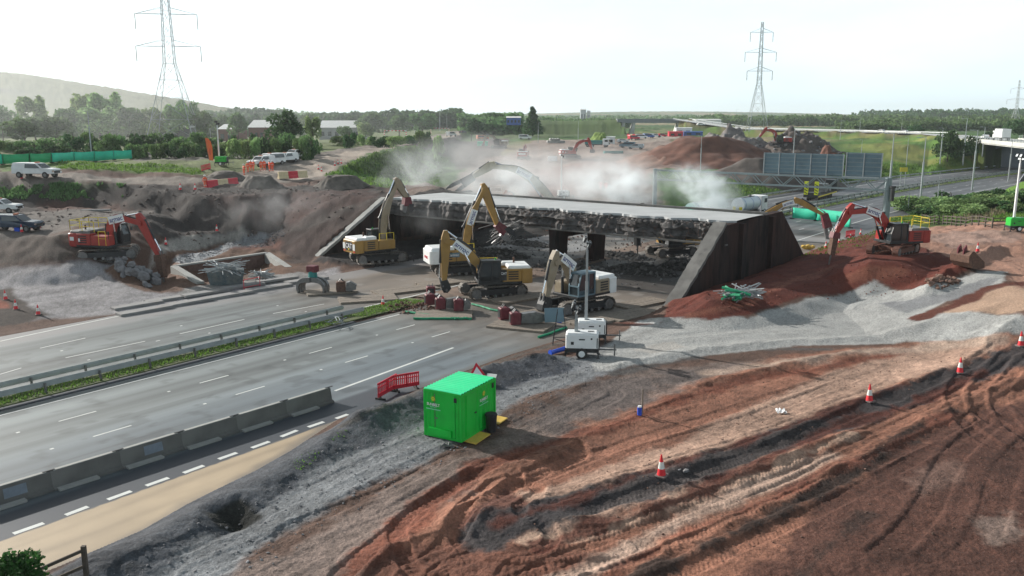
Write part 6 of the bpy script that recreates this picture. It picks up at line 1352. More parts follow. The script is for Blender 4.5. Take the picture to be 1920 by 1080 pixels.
# ---- lighting towers
def light_tower(label, px, py, rz, mast, body, s=1.0, heads=4, z=None, mast_m=None, group='mobile lighting towers', wheel=True):
    p = T(px, py); t = thing('lighting_tower', label, 'lighting tower', p, rz, group, s=s)
    m = MB(); m.add(*rounded_block(-.95, .95, -.55, .55, .62, 1.45, .12)); m.box((0, 0, 1.47), (1.7, .95, .07), ch=.02); hz_ = m.build('generator_housing', body, t)
    m = MB(); m.box((0, 0, .5), (1.95, 1.05, .26)); m.box((1.02, 0, .95), (.04, .8, .9)); m.build('chassis', M['black'], t)
    m = MB()
    for x, y in ((-.95, -.6), (.95, -.6), (-.95, .6), (.95, .6)): m.beam((x, y, .55), (x, y, .05), .07); m.box((x, y, .03), (.2, .2, .05))
    m.build('stabiliser', M['black'], t)
    if wheel:
        for y in (-.62, .62):
            m = MB(); m.cyl((0, y - .09, .32), (0, y + .09, .32), .32, .32, 16); w_ = m.build('wheel', M['rubber'], t); m = MB(); m.cyl((0, y - .1, .32), (0, y + .1, .32), .19, .19, 12); m.build('rim', M['white'], w_)
    m = MB(); m.beam((1.0, 0, .45), (2.0, 0, .45), .08); m.cyl((1.9, 0, .1), (1.9, 0, .8), .04, .04, 6); m.build('drawbar', M['steel'], t)
    m = MB(); h = 1.45 + mast; m.box((-.35, 0, 1.5 + mast * .22), (.20, .20, mast * .55)); m.box((-.35, 0, 1.5 + mast * .6), (.15, .15, mast * .6)); m.box((-.35, 0, 1.5 + mast * .8), (.10, .10, mast * .42)); ms = m.build('mast', mast_m or M['galv'], t)
    m = MB(); z0 = 1.5 + mast
    m.box((-.35, 0, z0), (.12, .9, .08)); ha = m.build('lamp_bar', M['black'], t)
    for i, (x, y, z_) in enumerate(((-.5, -.36, .22), (-.5, .36, .22), (-.2, -.36, -.12), (-.2, .36, -.12))[:heads]):
        m = MB(); m.box((x, y, z0 + z_), (.16, .42, .34), ry=.4, ch=.03); l = m.build('floodlight', M['black'], t); m = MB(); m.box((x - .095, y, z0 + z_ - .03), (.02, .34, .26), ry=.4); m.build('lens', M['galv'], l)
    for nm, (x, y, z_), dm in (('panel_badge', (.0, -.56, 1.15), (.34, .02, .07)), ('outlet', (-.55, -.56, .92), (.17, .02, .17)), ('outlet', (.55, -.56, 1.2), (.1, .02, .1)), ('vent', (.88, -.56, .95), (.05, .02, .6))):
        m = MB(); m.box((x, y, z_), dm); m.build(nm, M['black'], hz_)
    m = MB(); m.box((-.3, .0, 1.52), (.3, .2, .04)); m.box((.5, 0, 1.52), (.35, .2, .04)); m.build('lifting_eye', M['steel'], hz_); return t
light_tower('white lighting tower with its mast lowered, nearest of the pair by the dusty excavator', 1091, 668, R(-6), 1.4, M['white'], s=1.12)
light_tower('white lighting tower with its tall mast raised, behind the lowered one', 1108, 640, R(-4), 5.2, M['white'], s=1.05)
light_tower('green lighting tower with white mast beside the timber fence at the right edge', 1904, 436, R(0), 6.6, M['lime'], mast_m=M['white'])
light_tower('green lighting tower with white mast beside the orange banner', 416, 312, R(0), 5.4, M['lime'], mast_m=M['white'])
light_tower('dust veiled white lighting tower on the works area behind the deck', 1056, 372, R(10), 6.0, M['white'], mast_m=M['white'])
p = T(1052, 662); t = thing('blue_tube', 'dark blue plastic tube lying beside the white lighting towers', 'tube', p + Vector((0, 0, .17)), R(38)); m = MB(); m.cyl((-.9, 0, 0), (1.3, 0, .15), .15, .15, 14); m.build('tube', M['blue'], t); m = MB(); m.cyl((-.98, 0, 0), (-.9, 0, 0), .2, .2, 14); m.build('flange', M['blue'], t)
p = T(1050, 648); m = MB()
for a, b in (((-.5, 0, 0), (-.2, 0, 2.6)), ((.5, 0, 0), (.2, 0, 2.6)), ((-.5, 0, .6), (.5, 0, .6)), ((-.4, 0, 1.4), (.4, 0, 1.4)), ((-.5, .5, 0), (-.2, 0, 2.4)), ((-.4, 0, .5), (.6, .4, .1))): m.beam(a, b, .045)
o = m.build('trestle', M['black']); o.location = p; tag(o, 'thin dark metal trestle beside the blue tube', 'trestle')
p = T(1040, 614); m = MB(); m.box((0, 0, .95), (1.5, .04, 1.1)); o = m.build('sign_board', M['signback']); o.location = p; o.rotation_euler = (R(-12), 0, R(8)); tag(o, 'blue grey board leaning before the tracks of the dusty excavator', 'board')

# ---- vehicles
ORDW = ['first', 'second', 'third']
def vehicle(kind, label, loc, rz, paint, group=None, s=1.0):
    t = thing(kind if kind not in ('suv',) else 'estate_car', label, {'pickup_truck': 'pickup', 'van': 'van', 'car': 'car'}.get(kind, 'car'), loc, rz, group, s=s)
    if kind == 'van': L, Wd, Hh = 5.3, 2.0, 2.0; prof = [(-L / 2, .45), (L / 2, .45), (L / 2, .95), (L / 2 - .15, 1.1), (L / 2 - .95, 1.25), (L / 2 - 1.7, 1.95), (-L / 2 + .1, Hh), (-L / 2, 1.8)]; gl = [(L / 2 - 1.1, 1.22), (L / 2 - 1.72, 1.82), (-L / 2 + .3, 1.82), (-L / 2 + .3, 1.25)]
    elif kind == 'pickup_truck': L, Wd, Hh = 5.3, 1.85, 1.8; prof = [(-L / 2, .5), (L / 2, .5), (L / 2, .95), (L / 2 - .25, 1.08), (L / 2 - 1.35, 1.15), (L / 2 - 2.1, 1.72), (L / 2 - 3.4, 1.78), (-L / 2 + .15, 1.78), (-L / 2, 1.2)]; gl = [(L / 2 - 1.5, 1.16), (L / 2 - 2.15, 1.64), (L / 2 - 3.5, 1.66), (L / 2 - 3.5, 1.18)]
    else: L, Wd, Hh = 4.5, 1.8, 1.5; prof = [(-L / 2, .4), (L / 2, .4), (L / 2, .8), (L / 2 - 1.0, .95), (L / 2 - 1.8, 1.42), (-L / 2 + .8, 1.48), (-L / 2, 1.0)]; gl = [(L / 2 - 1.15, .95), (L / 2 - 1.85, 1.36), (-L / 2 + .85, 1.4), (-L / 2 + .4, 1.0)]
    m = MB(); k = len(prof); tw = [Wd / 2 if z < 1.25 else Wd / 2 * .86 for x, z in prof]
    v = [(x, -w_, z) for (x, z), w_ in zip(prof, tw)] + [(x, w_, z) for (x, z), w_ in zip(prof, tw)]; m.add(v, [tuple(range(k)), tuple(range(2 * k - 1, k - 1, -1))] + [(i, k + i, k + (i + 1) % k, (i + 1) % k) for i in range(k)]); b = m.build('body', paint, t, bevel=.05)
    for sd_ in (-1, 1):
        m = MB(); y = lambda z: sd_ * ((Wd / 2 if z < 1.2 else Wd / 2 - (z - 1.2) / .6 * Wd / 2 * .14) + .012); m.add([(x, y(z), z) for x, z in gl], [(0, 1, 2, 3)]); m.build('side_window', M['glass'], b)
    fx0, fz0, fx1, fz1 = gl[0][0] + .12, gl[0][1] + .02, gl[1][0] + .10, gl[1][1] + .02; m = MB(); m.add([(fx0 + .05, -Wd * .42, fz0), (fx0 + .05, Wd * .42, fz0), (fx1 + .05, Wd * .36, fz1), (fx1 + .05, -Wd * .36, fz1)], [(0, 1, 2, 3)]); m.build('windscreen', M['glass'], b)
    for x in (-L / 2 + .95, L / 2 - .95):
        for y in (-Wd / 2 + .1, Wd / 2 - .1): m = MB(); m.cyl((x, y - .13, .36), (x, y + .13, .36), .37, .37, 16); w_ = m.build('wheel', M['rubber'], t); m = MB(); m.cyl((x, y - .14, .36), (x, y + .14, .36), .2, .2, 10); m.build('rim', M['steel'], w_)
    m = MB(); m.box((L / 2 + .02, 0, .72), (.06, Wd * .55, .3)); m.build('grille', M['black'], t)
    for y in (-Wd * .4, Wd * .4): m = MB(); m.box((L / 2 + .01, y, .85), (.06, .3, .17)); m.build('headlight', M['chrome'], t); m = MB(); m.box((-L / 2 - .01, y, 1.0), (.05, .12, .3)); m.build('tail_light', M['barrier_red'], t)
    if kind != 'car' or True: m = MB(); m.box((.2, 0, Hh + .02), (.2, .7, .12)); m.build('light_bar', M['orange'], t) if kind in ('van', 'pickup_truck') else None
    return t
def car_at(kind, px, py, rz, label, paint=None, s=1.0, group=None, z=None):
    p = T(px, py) if z is None else Vector((*G(px, py, z), z)); return vehicle(kind, label, p, R(rz), paint or M['white'], group, s)
car_at('pickup_truck', 70, 332, -8, 'white pickup with a rear canopy parked by the green netting screen', s=1.14)
GV = 'white vehicles parked in a row'
for k, x, y, l in (('pickup_truck', 491, 314, 'white pickup behind the orange workers, front of the parked row'), ('van', 508, 309, 'white van second in the parked row, windscreen towards the camera'), ('pickup_truck', 536, 305, 'white pickup third in the parked row with a black grille'), ('pickup_truck', 553, 299, 'white pickup fourth in the parked row, half hidden'), ('van', 566, 297, 'white minibus with dark side windows, last in the parked row')): car_at(k, x, y, -112 if k == 'pickup_truck' else -118, l, group=GV, s=1.0)
car_at('pickup_truck', 30, 432, -3, 'dark blue pickup behind the red barrier at the left edge', M['dkbluecar'], s=.98)
car_at('pickup_truck', 0, 400, 0, 'pale car roof just showing behind the dark blue pickup', M['white'], s=.95)
def up_at(px, lane):
    X = None
    for i in range(len(UPROAD) - 1):
        for f in np.linspace(0, 1, 60):
            q = (UPROAD[i][0] * (1 - f) + UPROAD[i + 1][0] * f, UPROAD[i][1] * (1 - f) + UPROAD[i + 1][1] * f); z = UPZ[i] * (1 - f) + UPZ[i + 1] * f
            e = abs(pxof(q[0], q[1], z)[0] - px)
            if X is None or e < X[0]: d = (UPROAD[i + 1][0] - UPROAD[i][0], UPROAD[i + 1][1] - UPROAD[i][1]); X = (e, q, z, math.atan2(d[1], d[0]), d)
    e, q, z, a, d = X; l = math.hypot(*d); return Vector((q[0] - d[1] / l * lane, q[1] + d[0] / l * lane, z + .27)), a
for px, l in ((1657, 'white car on the upper road, left of the two'), (1701, 'silver white car on the upper road, right of the two'), (1862, 'white car on the overbridge just left of the lorry')):
    p, a = up_at(px, 2.5); vehicle('car', l, p, a, M['white'], 'cars on the upper road')
def lorry(label, p, a, L=8.0, box=True, group=None, s=1, tipper=False):
    t = thing('lorry', label, 'lorry', p, a, group, s=s); m = MB(); m.add(*rounded_block(L / 2 - 2.1, L / 2, -1.22, 1.22, .75, 2.95, .2)); cb_ = m.build('cab', M['white'], t)
    m = MB(); m.box((L / 2 + .0, 0, 2.25), (.06, 2.0, .8)); m.build('windscreen', M['glass'], cb_); m = MB()
    for y in (-1.23, 1.23): m.box((L / 2 - .8, y, 2.2), (1.1, .03, .65))
    m.build('side_window', M['glass'], cb_)
    m = MB(); m.box((L / 2 + .02, 0, 1.35), (.06, 1.6, .7)); m.build('grille', M['black'], cb_)
    m = MB(); m.box((-.4, 0, .85), (L - .6, .9, .3)); m.build('chassis', M['black'], t)
    if box: m = MB(); m.box((-1.25, 0, 2.3), (L - 2.6, 2.5, 2.6)); m.build('load_box', M['white'], t, bevel=.03)
    if tipper: m = MB(); m.box((-1.2, 0, 1.7), (L - 2.7, 2.4, 1.3), taper=(1.06, 1.04)); m.build('tipper_body', M['teal'] if tipper == 1 else M['steel'], t)
    for x in (L / 2 - 1.2, -L / 2 + 1.0, -L / 2 + 2.3):
        for y in (-1.05, 1.05): m = MB(); m.cyl((x, y - .17, .5), (x, y + .17, .5), .5, .5, 16); w_ = m.build('wheel', M['rubber'], t); m = MB(); m.cyl((x, y - .18, .5), (x, y + .18, .5), .25, .25, 10); m.build('rim', M['steel'], w_)
    return t
p, a = up_at(1893, 2.5); a = a + math.pi if math.cos(a) < 0 else a; lorry('white box lorry crossing the overbridge at the right edge', p, a, 11)
p = T(1120, 276); lorry('white lorry with its cab towards the camera beside the raised red arm', p, R(-20), 8.5, box=False, tipper=1)
# white tanker dust suppression lorry
def tanker(label, px, py, rz, z=0, s=1.0, dust=False):
    p = Vector((*G(px, py, z), z)); t = thing('tanker_lorry', label, 'tanker lorry', p, R(rz), None, s=s); L = 9.0
    m = MB(); m.add(*rounded_block(L / 2 - 2.2, L / 2, -1.22, 1.22, .8, 3.1, .22)); cb_ = m.build('cab', M['white'], t); m = MB(); m.box((L / 2, 0, 2.35), (.06, 2.0, .85)); m.build('windscreen', M['glass'], cb_); m = MB()
    for y in (-1.23, 1.23): m.box((L / 2 - .9, y, 2.3), (1.1, .03, .7))
    m.build('side_window', M['glass'], cb_); m = MB(); m.cyl((-L / 2 + .2, 0, 2.0), (L / 2 - 2.5, 0, 2.0), 1.12, 1.12, 26); tk = m.build('tank', mat('tank paint', (.62, .68, .72), .3, var=.05), t, smooth=False)
    m = MB()
    for x in (-L / 2 + .9, -.8, 1.8): m.cyl((x - .06, 0, 2.0), (x + .06, 0, 2.0), 1.14, 1.14, 26, cap=False)
    m.build('tank_band', M['bluesign'], tk); m = MB(); m.box((-1.0, 0, 3.15), (4.6, .6, .06)); m.cyl((0, 0, 3.1), (0, 0, 3.35), .28, .28, 12); m.build('walkway', M['steel'], tk)
    m = MB(); m.box((-.3, 0, .85), (L - .4, .95, .3)); m.box((0, 0, .6), (3.0, 2.3, .4)); m.build('chassis', M['black'], t)
    for k_ in range(2): m = MB(); m.box((-L / 2 + .12, -.55 + 1.1 * k_, 1.35), (.04, .5, .8)); m.build('chevron_plate', M['sunyellow'], t)
    for x in (L / 2 - 1.2, -L / 2 + 1.0, -L / 2 + 2.4):
        for y in (-1.05, 1.05): m = MB(); m.cyl((x, y - .17, .5), (x, y + .17, .5), .5, .5, 16); w_ = m.build('wheel', M['rubber'], t); m = MB(); m.cyl((x, y - .18, .5), (x, y + .18, .5), .25, .25, 10); m.build('rim', M['white'], w_)
    return t
tanker('white tanker lorry with blue bands spraying water onto the road behind the bridge', 1404, 404, 50, s=1.0)
tanker('second white tanker lorry nearer the deck, half hidden by spray', 1318, 412, 50, s=.95)
p = Vector((*G(1275, 420), 0)); t = thing('skip_container', 'low green container with a yellow chevron end beyond the deck', 'container', p, R(20)); m = MB(); m.box((0, 0, 1.2), (5, 2.3, 1.7), taper=(.94, .9), ch=.05); m.build('body', M['mesh_teal'], t); m = MB(); m.box((-2.52, 0, 1.2), (.05, 1.2, .6)); m.build('chevron_plate', M['sunyellow'], t)
# low loader under the gantry
def low_loader():
    p = Vector((*W2(150, -11.0 + float(curve_off(150))), 0)); t = thing('low_loader', 'yellow and black heavy low loader trailer on the far lanes under the gantry', 'trailer', p, ROADRZ + R(4)); m = MB(); m.box((0, 0, 1.0), (15, 2.7, .3)); m.box((-6.8, 0, 1.4), (1.2, 2.7, .7)); m.build('deck', M['black'], t)
    m = MB(); m.box((0, -1.4, 1.0), (14.5, .1, .22)); m.box((0, 1.4, 1.0), (14.5, .1, .22)); m.build('side_beam', M['railyel'], t)
    for y in (-.95, .95): m = MB(); m.box((-7.3, y, 2.6), (.25, .75, 2.5)); m.build('ramp', mat('hi vis yellow', (.75, .78, .02), .5), t); m = MB(); [m.box((-7.46, y, 1.7 + k_ * .5), (.03, .7, .14), rx=.5) for k_ in range(4)]; m.build('chevron', M['black'], t)
    for k_ in range(7):
        for y in (-1.1, 1.1): m = MB(); x = -4.8 + k_ * 1.4; m.cyl((x, y - .2, .42), (x, y + .2, .42), .42, .42, 14); m.build('wheel', M['rubber'], t)
    m = MB(); m.add(*rounded_block(8.0, 10.2, -1.2, 1.2, .8, 3.3, .2)); m.build('tractor_cab', M['black'], t); m = MB(); m.box((1, 0, 2.2), (2.2, 1.8, 1.6)); m.box((4.4, 0, 1.9), (1.6, 1.6, 1.2)); m.build('load', M['steel'], t)
low_loader()

# ---- distant clutter of the works compound
ci = random.Random(77)
for px, py, rz, l, k_, pm in [(1168, 268, 10, 'white estate car parked alone right of the small white cabin', 'car', M['white']), (1188, 262, 30, 'red van at the left of the crowded compound below the distant overbridge', 'van', M['barrier_red']), (1203, 260, -10, 'white van in the middle of the crowded compound', 'van', M['white']), (1216, 259, 20, 'dark blue van right of the white van in the compound', 'van', M['bluecab']), (1229, 258, 0, 'white pickup in the compound before the red cabin', 'pickup_truck', M['white']), (1242, 257, 15, 'red car at the right of the compound', 'car', M['barrier_red']), (1176, 277, 160, 'dusty grey van parked below the compound in the haze', 'van', M['signback']), (1192, 280, 160, 'dusty grey pickup parked right of the grey van in the haze', 'pickup_truck', M['galv']), (868, 250, 60, 'dark car at the end of the haul road', 'car', M['black']), (846, 256, 60, 'white van far along the haul road', 'van', M['white']), (1314, 236, 5, 'white car on the skyline left of the slender pylon', 'car', M['white']), (905, 262, 20, 'dusty orange dump truck left of the conifer', 'van', M['orange']), (985, 262, -15, 'dusty white van below the conifer', 'van', M['white'])]: car_at(k_, px, py, rz, l, pm, group='vehicles of the distant compound')
p = T(1042, 268); t = thing('pipe_stack', 'stack of pale concrete pipes on the hazy works area', 'pipe stack', p, R(5), s=1.2)
for i in range(7): m = MB(); m.cyl((-2.4 + .8 * i, -1.5, .45), (-2.4 + .8 * i, 1.5, .45), .40, .40, 14); m.build('pipe', M['concrete'], t)
for i in range(4): m = MB(); m.cyl((-1.6 + .8 * i, -1.5, 1.15), (-1.6 + .8 * i, 1.5, 1.15), .40, .40, 14); m.build('pipe', M['concrete'], t)
for i, (x0, x1, y) in enumerate(((1176, 1196, 256), (1198, 1222, 255), (1224, 1246, 254))): wf_barrier(x0, y, x1, y - 1, (1, 0, 1, 0), 'distant red and cream barrier run in the compound, %s from the left' % ORDW[i])
p = T(1068, 296); m = MB(); m.box((0, 0, 1.6), (1.3, 1.3, 3.0), ch=.1); o = m.build('white_tank', M['white']); o.location = p; tag(o, 'tall white tank beside the distant red excavator', 'tank')
p = T(1036, 302); m = MB(); m.box((0, 0, .7), (2.6, 1.2, 1.3), ch=.1); o = m.build('generator', M['white']); o.location = p; tag(o, 'small white generator on the hazy ground behind the deck', 'generator')
p = T(1150, 288); m = MB(); m.box((0, 0, .5), (6, 1.4, .8)); o = m.build('pallet_stack', M['teal']); o.location = p; o.rotation_euler = (0, 0, R(10)); tag(o, 'low teal stack beside the white lorry in the haze', 'stack')
# ---- netting screens
def screen(pts, hgts, mats_, label_fmt, group):
    for i in range(len(pts) - 1):
        a = T(*pts[i]); b = T(*pts[i + 1]); zt0 = zat(a.x, a.y, hgts[i]); zt1 = zat(b.x, b.y, hgts[i + 1]); t = thing('netting_panel', label_fmt[i], 'screen panel', a, 0, group); m = MB(); d = b - a; n = 10; v = []; dn = Vector((-d.y, d.x, 0)).normalized()
        for k_ in range(n + 1):
            f = k_ / n; q = d * f; zt = (zt0 - a.z) * (1 - f) + (zt1 - a.z) * f; s_ = -.10 * math.sin(math.pi * f) + random.uniform(-.03, .03); bul = .08 * math.sin(math.pi * f * 2 + i)
            v += [(q.x + dn.x * bul, q.y + dn.y * bul, q.z + .12), (q.x + dn.x * (bul + .05), q.y + dn.y * (bul + .05), (q.z + zt) * .5), (q.x, q.y, zt + s_)]
        m.v = v; m.f = [(3 * k_ + j, 3 * k_ + 3 + j, 3 * k_ + 4 + j, 3 * k_ + 1 + j) for k_ in range(n) for j in (0, 1)]; o = m.build('netting', mats_[i], t, smooth=True); so_ = o.modifiers.new('solid', 'SOLIDIFY'); so_.thickness = .03
        m = MB()
        for q, z in ((Vector((0, 0, 0)), zt0 - a.z), (d, zt1 - a.z)): m.beam(q, q + Vector((0, 0, z - q.z + .05)), .06)
        m.build('post', M['steel'], t); m = MB()
        for q in (Vector((0, 0, 0)), d): m.box((q.x, q.y, q.z + .07), (.7, .25, .14))
        m.build('foot', M['rubber'], t)
gl_ = ['leftmost turquoise netting panel cut by the photo edge', 'wide mid green netting panel above the white pickup, left', 'wide mid green netting panel above the white pickup, right', 'first turquoise netting panel right of the green ones', 'second turquoise netting panel in the row', 'third turquoise netting panel in the row', 'last turquoise netting panel at the right end of the row']
screen([(-20, 311), (6, 310), (57, 309), (98, 307), (140, 303), (178, 302), (214, 300), (248, 299)], [288, 289, 287.5, 286.5, 284.5, 283.5, 282, 281], [M['mesh_teal'], M['mesh_green'], M['mesh_green'], M['mesh_teal'], M['mesh_teal'], M['mesh_teal'], M['mesh_teal']], gl_, 'green netting screen on the left plateau')
def scr_w(p0, p1, y0, y1, lab):
    screen([p0, p1], [y0, y1], [M['mesh_teal']], [lab], 'turquoise netting screens on the motorway')
scr_w((1485, 410), (1530, 414), 389, 391, 'turquoise netting panel on the far lanes left of the maroon grapple'); scr_w((1530, 414), (1590, 421), 391, 397, 'turquoise netting panel crossed by the maroon grapple'); scr_w((1568, 424), (1594, 428), 404, 410, 'small turquoise netting panel behind the red stick')
p = T(905, 275); m = MB(); m.box((0, 0, .9), (3.6, 1.6, 1.5), ch=.06); o = m.build('green_tank', M['mesh_teal']); o.location = p; tag(o, 'turquoise tank on the hazy works area left of the excavators', 'tank')
# orange feather flag
p = T(394, 312); t = thing('feather_flag', 'orange feather banner on a pole beside the green lighting tower', 'flag', p, R(10)); m = MB(); m.cyl((0, 0, 0), (-.35, 0, 4.6), .03, .02, 6); m.build('pole', M['steel'], t)
m = MB(); pr_ = [(-.06, 1.1), (.55, 1.0), (.55, 3.2), (.35, 4.1), (-.05, 4.65), (-.5, 4.7), (-.42, 4.0), (-.28, 2.6)]; m.prism(pr_, -.015, .015); f_ = m.build('banner', M['orangeflag'], t); text('armac', .42, M['redletter'], f_, face_mtx((.12, -.02, 2.5), (0, -1, 0)) @ Matrix.Rotation(R(90), 4, 'Z'), extrude=.003)
# striped height restriction goalposts
def goal(x0, x1, yb, yt, label):
    a = T(x0, yb); b = T(x1, yb); h = zat(a.x, a.y, yt) - a.z; t = thing('goalpost_gauge', label, 'height gauge', a); d = b - a
    for nm, segs in (('red_band', 0), ('white_band', 1)):
        m = MB()
        for k_ in range(12):
            if k_ % 2 == segs:
                for q in (Vector((0, 0, 0)), d): m.cyl(q + Vector((0, 0, h * k_ / 12)), q + Vector((0, 0, h * (k_ + 1) / 12)), .12, .12, 8)
                m.cyl(d * (k_ / 12) + Vector((0, 0, h)), d * ((k_ + 1) / 12) + Vector((0, 0, h)), .1, .1, 8)
        m.build(nm, M['barrier_red'] if segs == 0 else M['white'], t)
goal(721, 762, 269, 245, 'red and white striped height gauge frame over the haul road'); goal(808, 842, 250, 240, 'farther striped height gauge frame at the end of the haul road')
# signs right
def flat_sign(px0, py0, px1, py1, Y, m_, label, name='road_sign', post=True):
    x0 = (px0 - 960) / CF * Y; x1 = (px1 - 960) / CF * Y; z1 = zat(x0, Y, py0); z0 = zat(x0, Y, py1); xc = (x0 + x1) / 2; g = HS(xc, Y); t = thing(name, label, 'sign', (xc, Y, g)); m = MB(); m.box((0, 0, (z0 + z1) / 2 - g), (x1 - x0, .1, z1 - z0)); p_ = m.build('sign_face', m_, t)
    if post and z0 - g > .2: m = MB(); [m.box((q, .12, (z1 - g) / 2), (.12, .1, z1 - g)) for q in (-(x1 - x0) * .3, (x1 - x0) * .3)]; m.build('post', M['galv'], t)
    return t, p_, (z0 + z1) / 2 - g, z1 - z0
t, p_, zc, hh = flat_sign(1806, 291, 1817, 305, 285, M['bluesign'], 'square blue road sign before the overbridge'); m = MB(); m.cyl((0, -.07, zc), (0, -.05, zc), hh * .3, hh * .3, 16); m.build('symbol', M['orange'], t)
flat_sign(1682, 314, 1696, 322, 195, M['yellowsign'], 'yellow rectangular sign on the far grass bank')

# ---- timber post and rail fence
def timber_fence(pts, label, hgt=1.25, rails=3, m_=None, gap=1.9):
    P = [T(*p) for p in pts]; o0 = P[0].copy(); t = thing('timber_fence', label, 'fence', o0); rl = MB(); posts = []
    for i in range(len(P) - 1):
        a, b = P[i], P[i + 1]; n = max(1, round((b - a).length / gap))
        for k_ in range(n):
            q0 = a.lerp(b, k_ / n); q1 = a.lerp(b, (k_ + 1) / n); q0.z = HS(q0.x, q0.y); q1.z = HS(q1.x, q1.y); posts.append(q0)
            for r_ in range(rails): z = .35 + (hgt - .45) * r_ / (rails - 1); rl.beam(q0 - o0 + Vector((0, 0, z)), q1 - o0 + Vector((0, 0, z + random.uniform(-.03, .03))), .05, .11)
    posts.append(P[-1]); rl.build('rail', m_ or M['darktimber'], t); pm = None
    for q in posts[:90]:
        if pm is None: mm = MB(); mm.box((0, 0, hgt / 2), (.14, .12, hgt + .1)); pm = mm.build('post', m_ or M['darktimber'], t); po = pm
        else: po = pm.copy(); C.objects.link(po)
        po.location = q - o0
timber_fence([(1728, 417), (1760, 420), (1810, 424), (1860, 427), (1925, 430), (2010, 436)], 'dark timber post and rail fence along the vegetation at the right')
timber_fence([(60, 1125), (162, 1078)], 'dark timber fence end post with one rail at the bottom left corner', hgt=1.0, rails=2, gap=3)

# ---- trackway mats and slabs
def mat_slab(cx, cy, L, Wd, rz, label, m_=None, strap=None, h=.16, name='timber_mat', group='trackway mats'):
    p = T(cx, cy); t = thing(name, label, 'mat', (p.x, p.y, p.z + .01), R(rz), group); m = MB(); n = max(2, int(Wd / .28))
    for i in range(n): m.box((random.uniform(-.03, .03), -Wd / 2 + Wd * (i + .5) / n, h / 2 + random.uniform(-.008, .008)), (L, Wd / n * .93, h))
    m.build('boards', m_ or M['timber'], t)
    if strap:
        m = MB()
        for i in range(14): m.box((-L / 2 + L * (i + .5) / 14, -Wd / 2 - .05, h * .5 + random.uniform(-.02, .03)), (L / 14, .14, h * .9), rz=random.uniform(-.12, .12))
        m.build('edge_strap', strap, t)
    return t
RD = math.degrees(ROADRZ)
mats_ = [(832, 592, 4.6, 2.6, RD - 52, 'timber mat with a green strap under the maroon attachments, left one', M['strap']), (978, 612, 4.6, 3.0, RD - 75, 'timber mat carrying the maroon pulveriser, nearest the white lighting towers', None), (1180, 592, 5, 2.4, RD - 12, 'timber mat right of the dusty excavator tracks', None), (1120, 602, 5, 2.2, RD - 12, 'timber mat under the edge of the dusty excavator', None), (1200, 570, 5, 2.2, RD - 14, 'timber mat near the foot of the right wing wall', None), (1010, 588, 5, 2.0, RD - 10, 'timber mat behind the two maroon attachments', None), (690, 562, 5, 2.6, RD - 35, 'timber mat under the twin headed attachment beside the far lanes', None), (620, 548, 4.5, 2.4, RD - 30, 'timber mat beneath the orange peel grab', None), (760, 545, 6, 2.4, RD - 20, 'timber mat in front of the leftmost yellow excavator', None), (840, 530, 6, 2.2, RD - 18, 'timber mat in front of the white counterweight excavator', None), (1060, 555, 6, 2.2, RD - 15, 'timber mat between the two front excavators', None), (980, 560, 6, 2.2, RD - 15, 'timber mat right of the front yellow excavator tracks', None)]
for a in mats_: mat_slab(*a[:6], strap=a[6])
SL = mat('concrete slab', (.26, .255, .25), .9, var=.2, scale=2, dirt=.4, dirtcol=(.14, .125, .115), bump=.3)
ords = ['first', 'second', 'third', 'fourth', 'fifth', 'sixth', 'seventh', 'eighth', 'ninth']
def slab(cx, cy, L, Wd, rz, label):
    p = T(cx, cy); m = MB(); m.box((0, 0, .11), (L, Wd, .22)); o = m.build('road_slab', SL, None, bevel=.02); o.location = (p.x, p.y, p.z + .0); o.rotation_euler = (R(random.uniform(-1, 1)), R(random.uniform(-1, 1)), R(rz)); tag(o, label, 'slab', 'concrete slabs along the far lanes')
for i, (x, y) in enumerate([(272, 584), (352, 569), (430, 555), (505, 541), (575, 527)]): slab(x, y, 4.4, 1.1, RD - 4 - i, 'concrete slab lying along the far lanes, %s of the front row from the left' % ords[i])
for i, (x, y) in enumerate([(258, 574), (318, 562), (385, 551), (455, 538), (520, 526)]): slab(x, y, 4.2, 1.0, RD - 4 - i, 'concrete slab lying on the verge, %s of the back row from the left' % ords[i])
slab(180, 397, 3.6, .5, 0, 'thin pale plank lying on the bench above the left red excavator')
# green and blue straps on the ground
def strap_line(pts, r, m_, label, name='ground_hose'):
    P = [T(*p) for p in pts]; P = [Vector(q) for q in smooth_line([(p.x, p.y) for p in P], 4)] if False else P; o0 = P[0].copy(); m = MB(); Q = smooth_line([(p.x, p.y) for p in P], 5); m.tube([(x - o0.x + random.uniform(-.03, .03), y - o0.y + random.uniform(-.03, .03), HS(x, y) - o0.z + r + .17 * 0) for x, y in Q], r, 6); o = m.build(name, m_); o.location = o0; tag(o, label, 'hose')
strap_line([(885, 572), (905, 577), (925, 583), (945, 586)], .09, M['strap'], 'green webbing laid from the left mat to the right attachments')
strap_line([(1012, 598), (1030, 602), (1052, 606)], .09, M['blue'], 'blue hose laid on the trackway before the dusty excavator')
strap_line([(1010, 634), (1035, 626), (1062, 616)], .09, M['strap'], 'green webbing along the edge of the nearest mat')
strap_line([(760, 586), (800, 592), (855, 600)], .09, M['strap'], 'green webbing along the front edge of the left mat')

